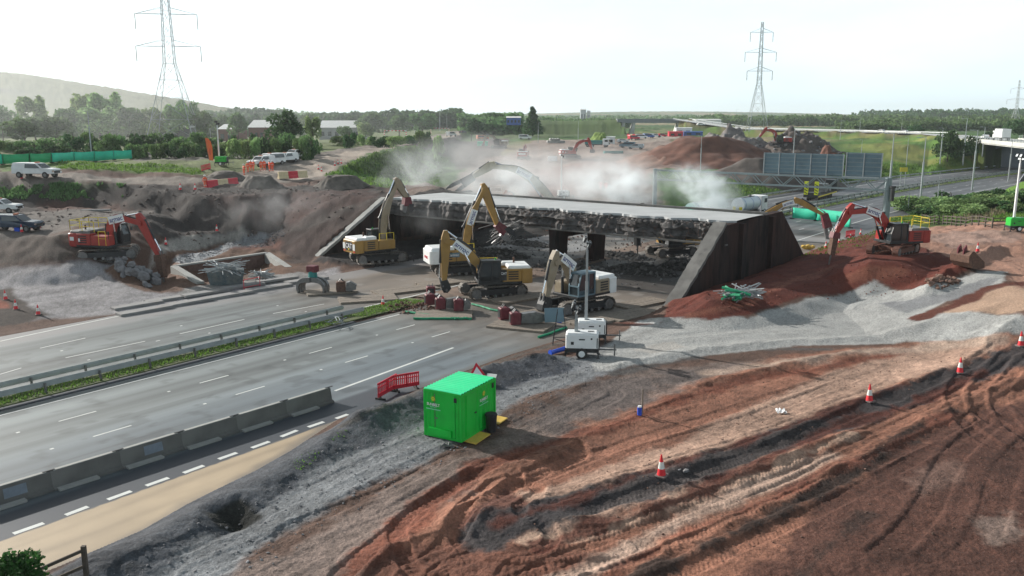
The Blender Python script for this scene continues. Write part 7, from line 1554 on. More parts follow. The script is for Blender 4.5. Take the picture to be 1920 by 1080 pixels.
# ---- excavator attachments on the ground
def crusher(px, py, rz, col, label, L=2.2, open_=True):
    p = T(px, py); t = thing('pulveriser_attachment', label, 'attachment', p + Vector((0, 0, .16)), R(rz), 'excavator attachments laid on the mats')
    m = MB(); m.box((0, 0, .5), (.8, .75, .9), ch=.06); b = m.build('hitch_bracket', col, t); m = MB(); m.box((-.42, 0, .5), (.03, .5, .65)); m.build('opening', M['black'], b)
    m = MB(); m.prism([(.4, .15), (.5, .85), (L * .6, .95), (L, .6), (L * .95, .2), (L * .55, .05)], -.3, .3); m.build('jaw_body', M['steel'], t)
    m = MB(); m.tube([(-.2, -.15, .95), (0, -.15, 1.2), (.25, -.15, .95)], .03, 5); m.tube([(-.2, .15, .95), (0, .15, 1.2), (.25, .15, .95)], .03, 5); m.build('hose_loop', M['black'], t)
crusher(808, 560, 100, M['maroon'], 'maroon attachment standing furthest back on the left mat', L=1.0)
crusher(806, 575, 20, M['maroon'], 'maroon attachment at the left end of the left mat', L=1.2)
crusher(826, 583, 12, M['maroon'], 'maroon pulveriser with a yellow stripe in the middle of the left mat', L=2.2)
crusher(860, 586, 5, M['maroon'], 'dark attachment at the right end of the left mat', L=1.0)
crusher(945, 602, 20, M['maroon'], 'maroon attachment at the left of the nearest mat', L=1.2)
crusher(966, 612, 12, M['maroon'], 'maroon and grey pulveriser in front on the nearest mat', L=2.6)
crusher(640, 550, 8, M['rust'], 'rust coloured twin headed attachment beside the orange peel grab', L=1.4)
def grab():
    p = T(588, 549); t = thing('orange_peel_grab', 'teal and red grab with curved steel tines standing beside the far lanes', 'grab', p, R(-20), s=1.15)
    m = MB(); m.box((0, 0, 1.95), (.85, .6, .5), ch=.05); m.build('hitch_plate', M['maroon'], t); m = MB(); m.cyl((0, 0, 1.1), (0, 0, 1.75), .38, .33, 14); m.build('rotator', M['teal'], t)
    for s_ in (-1, 1):
        for y in ((-.4, 0, .4) if s_ < 0 else (-.25, .25)):
            pts = qbez((0, 1.1), (s_ * 1.45, 1.15), (s_ * 1.1, 0), 8); m = MB(); m.ribbon(pts, [.4, .38, .34, .3, .27, .24, .2, .16, .1], y - .13, y + .13); m.build('tine', M['steel'], t)
grab()
# bucket near the red mound, right
def bucket(px, py, rz, label, m_, s=1.0):
    p = T(px, py); t = thing('excavator_bucket', label, 'bucket', p, R(rz), s=s); m = MB(); o_ = [(-.8, .05), (-.3, 0), (.35, .1), (.75, .5), (.8, 1.0), (.5, 1.35), (.35, 1.35)]; i_ = [(.3, 1.25), (.45, 1.2), (.68, .95), (.63, .55), (.3, .2), (-.25, .1), (-.75, .13)]
    m.prism(o_ + i_, -.8, .8); m.prism(o_ + [(-.75, .5), (-.8, .2)][::1], -.85, -.8); m.prism(o_ + [(-.75, .5), (-.8, .2)], .8, .85); m.build('shell', m_, t); m = MB()
    for y in (-.25, .25): m.prism([(.35, 1.2), (.75, .9), (.75, 1.5), (.5, 1.75)], y - .05, y + .05)
    m.build('bracket', M['maroon'], t)
bucket(1812, 502, 200, 'rusty excavator bucket resting on the pale track below a traffic cone', M['rust'], 1.15)
# skip with scrap
p = T(424, 532); t = thing('skip', 'grey steel skip heaped with silver pipes beside the headwall', 'skip', p + Vector((0, 0, .05)), R(20)); m = MB(); m.box((0, 0, .65), (2.9, 1.7, 1.3), taper=(1.16, 1.1)); m.build('skip_body', mat('skip paint', (.07, .10, .11), .6, var=.3, dirt=.4), t)
def pipes(label, px, py, n, L, spread, zb, m_, seed, group=None, r=.035, name='scrap_pipes', rz0=0):
    p = T(px, py); rr_ = random.Random(seed); m = MB()
    for q in range(n):
        a = rz0 + rr_.gauss(0, spread); l = L * rr_.uniform(.4, 1); c = Vector((rr_.uniform(-.6, .6), rr_.uniform(-.5, .5), zb + rr_.uniform(0, .5))); d = Vector((math.cos(a), math.sin(a), rr_.uniform(-.3, .35))) * l / 2; m.tube([c - d, c + Vector((rr_.uniform(-.1, .1), rr_.uniform(-.1, .1), .05)), c + d], r * rr_.uniform(.7, 1.3), 5)
    o = m.build(name, m_); o.location = p; return tag(o, label, 'scrap', group, kind=None)
pipes('tangle of silver scrap pipes heaped on the grey skip', 424, 532, 40, 4.2, .9, 1.35, M['galv'], 4); pipes('loose silver scrap spilled right of the grey skip', 490, 522, 40, 2.6, 1.2, .15, M['galv'], 6)
pipes('heap of twisted silver bars and rails on the red soil before the abutment', 1390, 562, 46, 4.0, .7, .35, M['stub'], 9, r=.05, rz0=R(35))
pipes('bent green strips tangled in the silver scrap heap', 1378, 566, 12, 2.4, .9, .35, M['strap'], 19, r=.10, rz0=R(40)); pipes('small tangle of torn metal at the torn end of the median barrier', 632, 610, 14, 1.3, 1.2, .12, M['galv'], 22, r=.03)
# boulders and debris
def boulders(label, pts, n, r0, r1, m_, seed, kind='stuff', name='rubble', lift=.0, cat='rubble', maxh=None):
    P = TP(pts); xs = [p[0] for p in P]; ys = [p[1] for p in P]; rr_ = random.Random(seed); m = MB(); c = 0; cx, cy = sum(xs) / len(xs), sum(ys) / len(ys); cand = np.random.default_rng(seed).random((n * 6, 2)) * (max(xs) - min(xs), max(ys) - min(ys)) + (min(xs), min(ys)); sd_ = poly_sd(cand[:, 0], cand[:, 1], P); keep = cand[sd_ < 0][:n]; dd = -sd_[sd_ < 0][:n]
    for k_, (x, y) in enumerate(keep): r_ = r0 + (r1 - r0) * rr_.random() ** 2.5; m.rock((x - cx, y - cy, HS(x, y) + (0 if maxh is None else min(maxh, dd[k_] * .6) * rr_.random()) + r_ * .15), r_, seed * 1000 + k_)
    o = m.build(name, m_); o.location = (cx, cy, 0); tag(o, label, cat if kind != 'stuff' else cat, None, kind); return o
rb = random.Random(12); bl = 0
mm = MB(); bp = None
for k_ in range(46):
    f = rb.random(); x = 222 + 75 * f + rb.gauss(0, 8); y = 500 + 34 * f + rb.gauss(0, 5); p = T(x, y); s_ = rb.uniform(.32, .62)
    if k_ % 8 == 0: mm = MB(); mm.rock((0, 0, 0), 1.0, 500 + k_, .8); bp = mm.build('boulder', M['rock']); o = bp
    else: o = bp.copy(); C.objects.link(o)
    o.location = p + Vector((0, 0, s_ * .35 + max(0, .7 - abs(y - 500 - 34 * f) * .06) * rb.random())); o.scale = (s_, s_, s_); o.rotation_euler = (rb.uniform(0, 3), rb.uniform(0, 3), rb.uniform(0, 3)); tag(o, 'grey broken concrete boulder in the pile below the left red breaker', 'boulder', 'boulder pile below the left breaker')
boulders('dark crushed concrete rubble strewn under the bridge around the pier', [(760, 478), (900, 440), (1010, 445), (1150, 455), (1300, 470), (1300, 520), (1180, 545), (1020, 520), (930, 500), (800, 510)], 700, .04, .2, mat('dark rubble', (.10, .095, .09), .95, var=.5, scale=1.5, bump=.6), 3, maxh=.5)
boulders('pale crumbs of concrete scattered over the dark rubble under the bridge', [(870, 480), (1010, 460), (1280, 480), (1280, 530), (1160, 548), (1000, 520)], 420, .04, .15, M['rock'], 5, maxh=.5)
boulders('reddish rubble spread on the lanes behind the pier', [(960, 432), (1150, 425), (1320, 440), (1300, 470), (1150, 462), (980, 448)], 300, .04, .2, mat('reddish rubble', (.16, .085, .065), .95, var=.4), 7, maxh=.4)
boulders('crumbled stones on the red soil below the right wing wall', [(1240, 585), (1300, 565), (1500, 500), (1700, 490), (1780, 500), (1740, 530), (1520, 556), (1380, 594)], 420, .03, .12, mat('red clods', (.15, .05, .035), .95, var=.4), 8)
boulders('clods and stones lying over the tracked red soil in the foreground', [(700, 1079), (900, 900), (1250, 740), (1600, 660), (1919, 640), (1919, 1079)], 600, .02, .07, mat('brown clods', (.14, .08, .06), .95, var=.4), 9)
boulders('small pale stones on the foreground gravel track', [(200, 1070), (600, 850), (1000, 690), (1180, 650), (1000, 770), (700, 940), (480, 1079)], 900, .02, .08, M['rock'], 10)
boulders('broken brown lumps at the end of the grassy median', [(715, 582), (745, 570), (800, 572), (830, 582), (760, 590)], 200, .05, .2, mat('brown clods2', (.13, .07, .05), .95, var=.4), 13, maxh=.5)
boulders('broken rock heap on the haul track at the right', [(1735, 528), (1760, 518), (1800, 520), (1795, 540), (1745, 545)], 70, .1, .35, mat('brown stone', (.2, .12, .09), .95, var=.4), 14, maxh=.4)
boulders('loose soil lumps on the dark bank left of the bridge', [(0, 345), (300, 352), (600, 340), (720, 360), (700, 410), (300, 430), (0, 430)], 700, .05, .26, mat('bank clods', (.10, .075, .065), .95, var=.5), 15)
boulders('pale drain stones in the strip above the headwall', [(320, 490), (350, 476), (450, 446), (530, 430), (537, 440), (440, 466), (345, 498)], 500, .05, .14, M['rock'], 16)
# stone by the cone, white rag, marker post
p = T(1287, 885); m = MB(); m.rock((0, 0, .1), .2, 44, .5); o = m.build('stone', M['rock']); o.location = p; tag(o, 'pale flat stone right of the nearest traffic cone', 'stone')
p = T(1274, 884); m = MB(); m.rock((0, 0, .05), .1, 45, .5); o = m.build('stone', M['rock']); o.location = p; tag(o, 'tiny pale stone between the nearest cone and a larger stone', 'stone')
p = T(1465, 776); m = MB(); n = 7; rr_ = random.Random(2)
for i in range(n):
    for j in range(n): m.v.append(((i / n - .5) * .55 + rr_.uniform(-.03, .03), (j / n - .5) * .5, .06 + .22 * abs(math.sin(i * 1.1 + j * .8)) * rr_.uniform(.4, 1)))
m.f = [(i * n + j, (i + 1) * n + j, (i + 1) * n + j + 1, i * n + j + 1) for i in range(n - 1) for j in range(n - 1)]; o = m.build('white_rag', M['plain_white']); o.location = p; o.modifiers.new('s', 'SOLIDIFY').thickness = .02; tag(o, 'crumpled white sheet lying on the red track', 'sheet')
p = T(1204, 775); t = thing('marker_post', 'thin wooden marker post standing in the soil beside a blue container', 'post', p); m = MB(); m.box((0, 0, .65), (.07, .07, 1.4)); m.build('post', M['timber'], t)
p = T(1199, 777); t = thing('blue_canister', 'small blue canister with a white top beside the marker post', 'canister', p); m = MB(); m.cyl((0, 0, 0), (0, 0, .42), .12, .12, 10); m.build('body', M['blue'], t); m = MB(); m.cyl((0, 0, .42), (0, 0, .5), .1, .1, 10); m.build('lid', M['white'], t)
p = T(34, 434); m = MB(); m.box((0, 0, .2), (.5, .4, .4), taper=(1.1, 1.1)); o = m.build('blue_tub', M['blue']); o.location = p; tag(o, 'small blue tub between two cones before the dark pickup', 'tub')
p = T(1508, 468); m = MB(); [m.rock((.5 * k_, .2 * (k_ % 2), .3), .42, 77 + k_, .8) for k_ in range(3)]; o = m.build('tarpaulin_pile', M['ply']); o.location = p; tag(o, 'yellow wrapped pile at the foot of the far wing wall', 'pile')

# ---- people in orange workwear
def person_mesh(pose=0):
    me = bpy.data.meshes.new('person_body'); 
    J = {'pel': (0, 0, .95), 'che': (0, 0, 1.22), 'sho': (0, 0, 1.42), 'nek': (0, 0, 1.50), 'hed': (0.02, 0, 1.62), 'top': (0.01, 0, 1.74)}
    sp = .05 * pose
    for s_, k_ in ((-1, 'l'), (1, 'r')):
        J[k_ + 'hip'] = (0, .10 * s_, .92); J[k_ + 'kne'] = (.03 + sp * s_, .11 * s_, .50); J[k_ + 'ank'] = (0 + 1.6 * sp * s_, .12 * s_, .09); J[k_ + 'toe'] = (.15 + 1.6 * sp * s_, .13 * s_, .04)
        J[k_ + 'sh'] = (0, .19 * s_, 1.40); J[k_ + 'el'] = (-.03, .27 * s_, 1.13); J[k_ + 'wr'] = (.06 + .1 * pose, .28 * s_, .90); J[k_ + 'ha'] = (.09 + .12 * pose, .28 * s_, .82)
    names = list(J); E_ = [('pel', 'che'), ('che', 'sho'), ('sho', 'nek'), ('nek', 'hed'), ('hed', 'top')]
    for k_ in 'lr': E_ += [('pel', k_ + 'hip'), (k_ + 'hip', k_ + 'kne'), (k_ + 'kne', k_ + 'ank'), (k_ + 'ank', k_ + 'toe'), ('sho', k_ + 'sh'), (k_ + 'sh', k_ + 'el'), (k_ + 'el', k_ + 'wr'), (k_ + 'wr', k_ + 'ha')]
    me.from_pydata([J[n_] for n_ in names], [(names.index(a), names.index(b)) for a, b in E_], [])
    o = bpy.data.objects.new('tmp', me); C.objects.link(o); sm = o.modifiers.new('s', 'SKIN'); rad = dict(pel=.16, che=.16, sho=.14, nek=.06, hed=.10, top=.07, hip=.11, kne=.075, ank=.05, toe=.04, sh=.08, el=.055, wr=.042, ha=.04)
    for i, n_ in enumerate(names): r_ = rad.get(n_, rad.get(n_[1:], .06)); me.skin_vertices[0].data[i].radius = (r_, r_ * (1.25 if n_ in ('pel', 'che', 'sho') else 1))
    me.skin_vertices[0].data[0].use_root = True; o.modifiers.new('u', 'SUBSURF').levels = 1; dg = bpy.context.evaluated_depsgraph_get(); m2 = bpy.data.meshes.new_from_object(o.evaluated_get(dg)); bpy.data.objects.remove(o)
    m2.materials.clear(); m2.materials.append(M['hivis']); m2.materials.append(M['skin']); m2.materials.append(M['black'])
    for f in m2.polygons:
        z = f.center.z; f.use_smooth = True; f.material_index = 1 if z > 1.52 or (z < .88 and abs(f.center.y) > .22) else 2 if z < .12 else 0
    return m2
def person_proto(pose):
    t = thing('person', 'x', 'person'); o = bpy.data.objects.new('body', person_mesh(pose)); C.objects.link(o); o.parent = t
    m = MB(); m.cyl((.02, 0, 1.68), (.02, 0, 1.76), .15, .12, 12); m.cyl((.02, 0, 1.76), (.02, 0, 1.82), .12, .05, 12); m.box((.14, 0, 1.69), (.12, .2, .02)); m.build('hard_hat', M['helmet'], t)
    m = MB(); m.cyl((0, 0, 1.10), (0, 0, 1.16), .205, .205, 12, cap=False); [m.cyl((.02, s_ * .11, .34), (.02, s_ * .11, .40), .085, .085, 8, cap=False) for s_ in (-1, 1)]; m.build('reflective_band', M['band'], t); return t
PR = [person_proto(0), person_proto(1)]; used = [False, False]
def person(px, py, rz, label, k, group='workers in orange', s=1.0):
    p = T(px, py); o = PR[k] if not used[k] else copy_tree(PR[k]); used[k] = True; o['label'] = label; o['group'] = group; o.location = p; o.rotation_euler = (0, 0, R(rz)); o.scale = (s,) * 3
person(385, 351, -60, 'worker in orange standing alone at the left end of the red and cream barrier', 0)
for i, (x, y, l) in enumerate([(458, 327, 'leftmost worker in orange of the group above the soil heap'), (465, 325, 'second worker in orange from the left, slightly behind'), (471, 323, 'third worker in orange from the left, upright'), (476, 323, 'fourth worker in orange, close to the third'), (490, 322, 'worker in orange in front of the first white pickup, left'), (496, 322, 'worker in orange in front of the first white pickup, right'), (506, 322, 'worker in orange second from the right of the group'), (511, 322, 'rightmost worker in orange of the group above the soil heap')]): person(x, y, -90 + 40 * (i % 3 - 1), l, i % 2)
person(1126, 356, -90, 'left of two workers in orange faint in the dust behind the bridge', 1); person(1136, 356, -80, 'right of two workers in orange faint in the dust behind the bridge', 0)
# ================================================================== vegetation
LEAF = [leafmat('dark foliage', (.058, .118, .044)), leafmat('mid foliage', (.115, .195, .070)), leafmat('pale foliage', (.23, .33, .13)), leafmat('grass blades', (.12, .20, .04)), leafmat('dry stems', (.16, .13, .085))]
def leaf_mesh(name, pts, sizes, m, seed=0, tone=None, upbias=0.3, tall=1.0):
    rg = np.random.default_rng(seed); n = len(pts); a = rg.normal(size=(n, 3)); a[:, 2] += upbias; a /= np.linalg.norm(a, axis=1)[:, None]; b = rg.normal(size=(n, 3)); b -= (b * a).sum(1)[:, None] * a; b /= np.linalg.norm(b, axis=1)[:, None]; c = np.cross(a, b)
    s = np.asarray(sizes)[:, None]; b = b * s; c = c * s * .7
    if tall != 1.0: c = np.stack([c[:, 0] * .3, c[:, 1] * .3, np.abs(c[:, 2]) * tall + s[:, 0] * tall * .5], -1)
    v = np.stack([pts - b, pts - c * .9, pts + b, pts + c], 1).reshape(-1, 3); me = bpy.data.meshes.new(name); me.vertices.add(n * 4); me.vertices.foreach_set('co', v.reshape(-1).astype(np.float32)); me.loops.add(n * 4); me.loops.foreach_set('vertex_index', np.arange(n * 4, dtype=np.int32)); me.polygons.add(n); me.polygons.foreach_set('loop_start', np.arange(n, dtype=np.int32) * 4); me.polygons.foreach_set('loop_total', np.full(n, 4, np.int32)); me.update(calc_edges=True)
    t = np.clip(rg.normal(1, .22, n), .45, 1.7) if tone is None else tone; at = me.attributes.new('tone', 'FLOAT', 'FACE'); at.data.foreach_set('value', t.astype(np.float32)); me.materials.append(m); return me
def crown_points(rg, n, R_, Hh, shape='round', lumps=9, z0=.25):
    L = []
    for i in range(lumps):
        if shape == 'cone': f = ((i // 4) + .3) / (lumps / 4); rr_ = (1 - f) * .62 + .03; a = i * 2.4; L.append((rr_ * math.cos(a), rr_ * math.sin(a), z0 + (1 - z0) * f, (1 - f) * .42 + .10, .085)); continue
        if shape == 'conical': f = (i + .5) / lumps; zc = z0 + (1 - z0) * f; rr_ = (1 - f) * .75 + .05; a = rg.uniform(0, 6.28); L.append((rr_ * .5 * math.cos(a), rr_ * .5 * math.sin(a), zc, rr_ * .62 + .08, .10))
        else: a = rg.uniform(0, 6.28); q = math.sqrt(rg.random()) * .62; zc = z0 + (1 - z0) * (.25 + .6 * rg.random()) * (1 - q * .3); L.append((q * math.cos(a), q * math.sin(a), zc, rg.uniform(.28, .48), rg.uniform(.13, .22)))
    out = []; per = n // lumps
    for cx, cy, cz, lr, lz in L:
        d = rg.normal(size=(per, 3)); d /= np.linalg.norm(d, axis=1)[:, None]; r_ = rg.uniform(.62, 1.05, per)[:, None]; d = d * r_; out.append(np.stack([(cx + d[:, 0] * lr) * R_, (cy + d[:, 1] * lr) * R_, (cz + d[:, 2] * lz) * Hh], -1))
    return np.concatenate(out)
def tree_proto(seed, R_, Hh, m, n=1500, leaf=.42, shape='round', lumps=10, z0=.2):
    rg = np.random.default_rng(seed); P = crown_points(rg, n, R_, Hh, shape, lumps, z0); P = P[P[:, 2] > .06 * Hh]; t = thing('tree', 'x', 'tree'); me = leaf_mesh('crown', P, rg.uniform(.6, 1.3, len(P)) * leaf, m, seed); o = bpy.data.objects.new('crown', me); C.objects.link(o); o.parent = t
    mb = MB(); mb.cyl((0, 0, -.3), (0, 0, Hh * .45), .035 * Hh * .6, .02 * Hh * .5, 8); mb.cyl((0, 0, Hh * .45), (R_ * .1, 0, Hh * .85), .02 * Hh * .5, .05, 6)
    rr_ = random.Random(seed)
    for k_ in range(7): a = rr_.uniform(0, 6.28); z = Hh * rr_.uniform(.25, .6); mb.cyl((0, 0, z), (R_ * .55 * math.cos(a), R_ * .55 * math.sin(a), z + Hh * .22), .05 * Hh * .15, .03, 5)
    mb.build('trunk', M['bark'], t); return t
PROT = {'dark': tree_proto(1, 4.5, 10, LEAF[0]), 'mid': tree_proto(2, 4.6, 9.5, LEAF[1]), 'mid2': tree_proto(3, 4.2, 11, LEAF[1], lumps=12), 'pale': tree_proto(4, 4.0, 10, LEAF[2], lumps=9), 'conifer': tree_proto(5, 3.6, 12, LEAF[0], 2400, .40, 'cone', 40, .08), 'dark2': tree_proto(6, 5.2, 9, LEAF[0], 1700, lumps=13), 'bush': tree_proto(7, 3.0, 3.6, LEAF[1], 900, .26, lumps=9, z0=-.1), 'dbush': tree_proto(8, 3.0, 3.4, LEAF[0], 900, .26, lumps=9, z0=-.1), 'pbush': tree_proto(9, 3.0, 3.4, LEAF[2], 900, .26, lumps=9, z0=-.1)}
DIM = {'dark': (4.5, 10), 'mid': (4.6, 9.5), 'mid2': (4.2, 11), 'pale': (4.0, 10), 'conifer': (3.6, 12), 'dark2': (5.2, 9), 'bush': (3, 3.6), 'dbush': (3, 3.4), 'pbush': (3, 3.4)}
tu = {k: False for k in PROT}
def tree(kind, px, pyt, Y, wpx, label, group=None, name=None, sink=0.0, cat=None):
    X = (px - 960) / CF * Y; g = HS(X, Y) - .2 - sink; h = max(1.0, zat(X, Y, pyt) - g); w_ = wpx / CF * Y / 2; R_, Hh = DIM[kind]; o = PROT[kind] if not tu[kind] else copy_tree(PROT[kind]); tu[kind] = True
    o['label'] = label; o.location = (X, Y, g); o.scale = (w_ / R_ * 1.0, w_ / R_, h / Hh * .97); o.rotation_euler = (0, 0, random.uniform(0, 6.28))
    if group: o['group'] = group
    if cat: o['category'] = cat
    if name: o.name = name
    return o
ORD = 'first second third fourth fifth sixth seventh eighth ninth tenth eleventh twelfth thirteenth fourteenth fifteenth sixteenth seventeenth eighteenth nineteenth twentieth twenty-first twenty-second twenty-third twenty-fourth twenty-fifth twenty-sixth'.split()
# prominent trees
tree('dark2', 541, 199, 215, 74, 'large dark round tree with a dense crown in front of the brick shed'); tree('conifer', 998, 199, 430, 40, 'dark pointed conifer standing alone above the works'); tree('pale', 592, 213, 235, 34, 'pale green tree right of the large round tree')
tree('dark2', 1768, 238, 262, 62, 'big dark bushy tree beside the overbridge embankment', sink=.0); tree('dark2', 1812, 250, 275, 42, 'lower dark tree behind the big one, touching the overbridge'); tree('dark2', 1905, 221, 400, 80, 'broad dark tree on the skyline above the lorry'); tree('dbush', 1843, 240, 380, 24, 'small dark bush right of the lamps above the overbridge', cat='bush', name='bush')
tree('dbush', 1665, 236, 500, 28, 'dark round bush behind the left white car', cat='bush', name='bush'); tree('dark2', 1704, 232, 480, 36, 'dark low tree behind the right white car')
tree('dark', 885, 214, 360, 50, 'dark tree at the right end of the haul road'); tree('mid2', 455, 200, 255, 42, 'mid green tree left of the brick shed'); tree('mid', 392, 200, 250, 52, 'mid green tree right of the large pylon'); tree('mid2', 700, 203, 300, 70, 'tall mid green tree left of the twin round trees'); tree('mid', 795, 206, 330, 62, 'large round mid green tree, right of the pair'); tree('mid2', 752, 208, 320, 50, 'large round mid green tree, left of the pair'); tree('mid', 650, 232, 262, 36, 'small tree in front of the long shed'); tree('pale', 686, 226, 270, 44, 'pale tree at the right end of the long shed')
tree('bush', 1573, 280, 215, 40, 'bright green bush above the small dark mound behind the gantry', cat='bush', name='bush')
tree('pbush', 745, 252, 215, 40, 'pale bush on top of the central green slope', cat='bush', name='bush')
rg = random.Random(4)
tree('dark2', 1796, 262, 268, 60, 'low spreading dark bush tree on the slope left of the blue sign'); tree('dark2', 1832, 262, 300, 40, 'dark tree hard against the left end of the overbridge')
for i, (px, py, Y, w_, k_) in enumerate([(20, 188, 250, 60, 'mid'), (80, 172, 300, 60, 'pale'), (60, 212, 225, 90, 'mid'), (120, 208, 230, 70, 'mid2'), (170, 168, 310, 70, 'pale'), (215, 165, 300, 70, 'pale'), (200, 194, 260, 80, 'pale'), (255, 188, 250, 70, 'mid2'), (300, 195, 255, 60, 'pale'), (345, 188, 250, 55, 'pale'), (365, 178, 290, 50, 'mid'), (-20, 200, 230, 60, 'dark'), (140, 190, 260, 60, 'mid2'), (425, 208, 300, 40, 'mid'), (488, 205, 320, 40, 'dark'), (515, 208, 330, 40, 'mid2'), (620, 212, 340, 50, 'dark'), (662, 208, 350, 50, 'dark'), (590, 206, 345, 40, 'mid')]):
    tree(k_, px, py, Y, w_, {'mid': 'mid green', 'mid2': 'tall mid green', 'pale': 'pale hazy green', 'dark': 'dark green', 'dark2': 'broad dark green'}[k_] + ' tree in the left wood, %s' % (['at the far left', 'below the hill crest left of the pylon', 'low in front at the left', 'low in front left of centre', 'high on the slope, left of the twins', 'high on the slope nearer the pylon', 'in the middle of the wood', 'just left of the pylon', 'seen through the pylon legs', 'seen through the right pylon leg', 'behind the right pylon leg', 'cut by the photo edge', 'between the front trees and the slope trees', 'right of the shed with the pale roof', 'left above the brick shed', 'right above the brick shed', 'above the long shed, left', 'above the long shed, right', 'beyond the pale green tree'][i]), 'trees of the left wood')
for i in range(26):
    px = 10 + i * 23 + rg.uniform(-8, 8); Y = rg.uniform(175, 205); k_ = rg.choice(('bush', 'dbush', 'bush', 'bush')); pos = px
    tree(k_, px, 244 + rg.uniform(-4, 10) + (8 if px < 150 else 0), Y, rg.uniform(38, 60), '%s bush, %s from the left in the scrub belt below the left wood' % ('mid green' if k_ == 'bush' else 'dark green', ORD[i]), 'bushes of the left scrub belt', name='bush', cat='bush')
for i in range(24):                            # hedge behind the netting screen and along the plateau road
    px = 255 + i * 14.5 + rg.uniform(-3, 3); k_ = rg.choice(('bush', 'bush', 'bush', 'dbush', 'pbush'))
    tree(k_, px, (263 if px < 430 else 253) + rg.uniform(-3, 4) - (3 if px > 480 else 0), 160 + rg.uniform(-3, 3), rg.uniform(28, 38), '%s bush, %s from the left in the hedge behind the vans' % ({'bush': 'mid green', 'dbush': 'dark green', 'pbush': 'pale green'}[k_], ORD[i]), 'bushes of the plateau hedge', name='bush', cat='bush')
for px, py, q_ in ((75, 268, 'second'), (105, 262, 'third and tallest'), (130, 270, 'fourth'), (55, 275, 'first'), (160, 276, 'fifth')): tree('dbush', px, py, 172, 42, 'dark green bush behind the netting panels, %s from the left' % q_, 'bushes behind the netting screen', name='bush', cat='bush')
for i in range(14):
    px = 640 + i * 14 + rg.uniform(-5, 5); tree(rg.choice(('bush', 'pbush', 'dbush')), px, 246 + rg.uniform(-5, 7) - (i > 9) * 4, 225 + rg.uniform(-10, 30), rg.uniform(24, 40), 'scrubby bush beside the haul road, %s from the left' % ORD[i], 'scrub bushes along the haul road', name='bush', cat='bush')
for i in range(16):
    px = 1470 + i * 29 + rg.uniform(-8, 8); 
# right bank vegetation: individual scrub bushes
for i in range(40):
    f = i / 39; px = 1500 + 440 * f + rg.uniform(-10, 10); base = T(px, 412 - 36 * max(0, f - .25) - rg.uniform(0, 14)); k_ = rg.choice(('bush', 'dbush', 'dbush', 'pbush')) if px > 1690 else 'pbush'
    if px < 1690: continue
    o = PROT[k_] if not tu[k_] else copy_tree(PROT[k_]); tu[k_] = True; s_ = rg.uniform(.62, 1.15); o.location = base - Vector((0, 0, .3)); o.scale = (s_ * 1.2, s_ * 1.2, s_ * rg.uniform(.6, .9)); o.rotation_euler = (0, 0, rg.uniform(0, 6)); o.name = 'bush'; o['category'] = 'bush'; o['group'] = 'scrub bushes behind the timber fence'; o['label'] = 'scrubby %s bush behind the timber fence' % {'bush': 'mid green', 'dbush': 'dark green', 'pbush': 'pale green'}[k_]
for i in range(34):
    f = rg.random(); px = 1745 + 190 * f; base = T(px, 405 - 45 * rg.random() * (px - 1700) / 220); k_ = rg.choice(('bush', 'dbush', 'pbush')); o = copy_tree(PROT[k_]); s_ = rg.uniform(.5, .95); o.location = base - Vector((0, 0, .3)); o.scale = (s_ * 1.3, s_ * 1.3, s_ * .8); o.rotation_euler = (0, 0, rg.uniform(0, 6)); o.name = 'bush'; o['category'] = 'bush'; o['group'] = 'scrub bushes behind the timber fence'; o['label'] = 'scrubby %s bush behind the timber fence' % {'bush': 'mid green', 'dbush': 'dark green', 'pbush': 'pale green'}[k_]
# sapling bottom left
rg2 = np.random.default_rng(3); p = T(48, 1150); P = crown_points(rg2, 1500, .95, 2.5, 'round', 12, .1); t = thing('sapling', 'bright green leafy sapling at the bottom left corner', 'sapling', p); o = bpy.data.objects.new('crown', leaf_mesh('crown', P, rg2.uniform(.06, .11, len(P)), leafmat('fresh leaves', (.035, .13, .03)), 3, upbias=1)); C.objects.link(o); o.parent = t; m = MB(); m.cyl((0, 0, -.2), (0, 0, 2.1), .04, .012, 6); m.build('trunk', M['bark'], t)
# ground cover
def cover(label, pts, n, size, m, seed, hgt=1.0, name='grass', world=None, jit=0, tall=2.2):
    P = TP(pts) if world is None else world; xs = [q[0] for q in P]; ys = [q[1] for q in P]; g = np.random.default_rng(seed); c = g.random((n * (5 if world is None else 30), 2)) * (max(xs) - min(xs), max(ys) - min(ys)) + (min(xs), min(ys)); c = c[poly_sd(c[:, 0], c[:, 1], P) + (.8 if world is None else .25) * fbm(c[:, 0] * .5, c[:, 1] * .5, 3) < 0]
    k_ = fbm(c[:, 0] * .3, c[:, 1] * .3, 3, seed) > -.25; c = c[k_][:n]; u, v = UN(c[:, 0], c[:, 1]); z = np.where(corridor(u, v) <= 0, .06, H(c[:, 0], c[:, 1])); pts3 = np.stack([c[:, 0], c[:, 1], z], -1)
    me = leaf_mesh(name, pts3, g.uniform(.5, 1.4, len(c)) * size, m, seed, upbias=0, tall=tall * hgt); o = bpy.data.objects.new(name, me); C.objects.link(o); return tag(o, label, None, None, 'stuff')
mw = [tuple(W2(u, n)) for u, n in ((-45, -7.2), (31, -7.2), (32, -4.9), (-45, -4.9))]
cover('tufty grass growing in the median strip', None, 16000, .06, LEAF[3], 5, world=mw, hgt=1.1)
mw2 = [tuple(W2(u, -7.1 + float(curve_off(u)))) for u in range(96, 301, 12)] + [tuple(W2(u, -4.3 + float(curve_off(u)))) for u in range(300, 95, -12)]; cover('grass in the median beyond the bridge', None, 5000, .12, LEAF[3], 6, world=mw2)
cover('rough grass and weeds on the central green slope', [(605, 330), (640, 314), (700, 288), (780, 275), (838, 298), (825, 332), (760, 350), (700, 350), (640, 337)], 9000, .16, LEAF[3], 7)
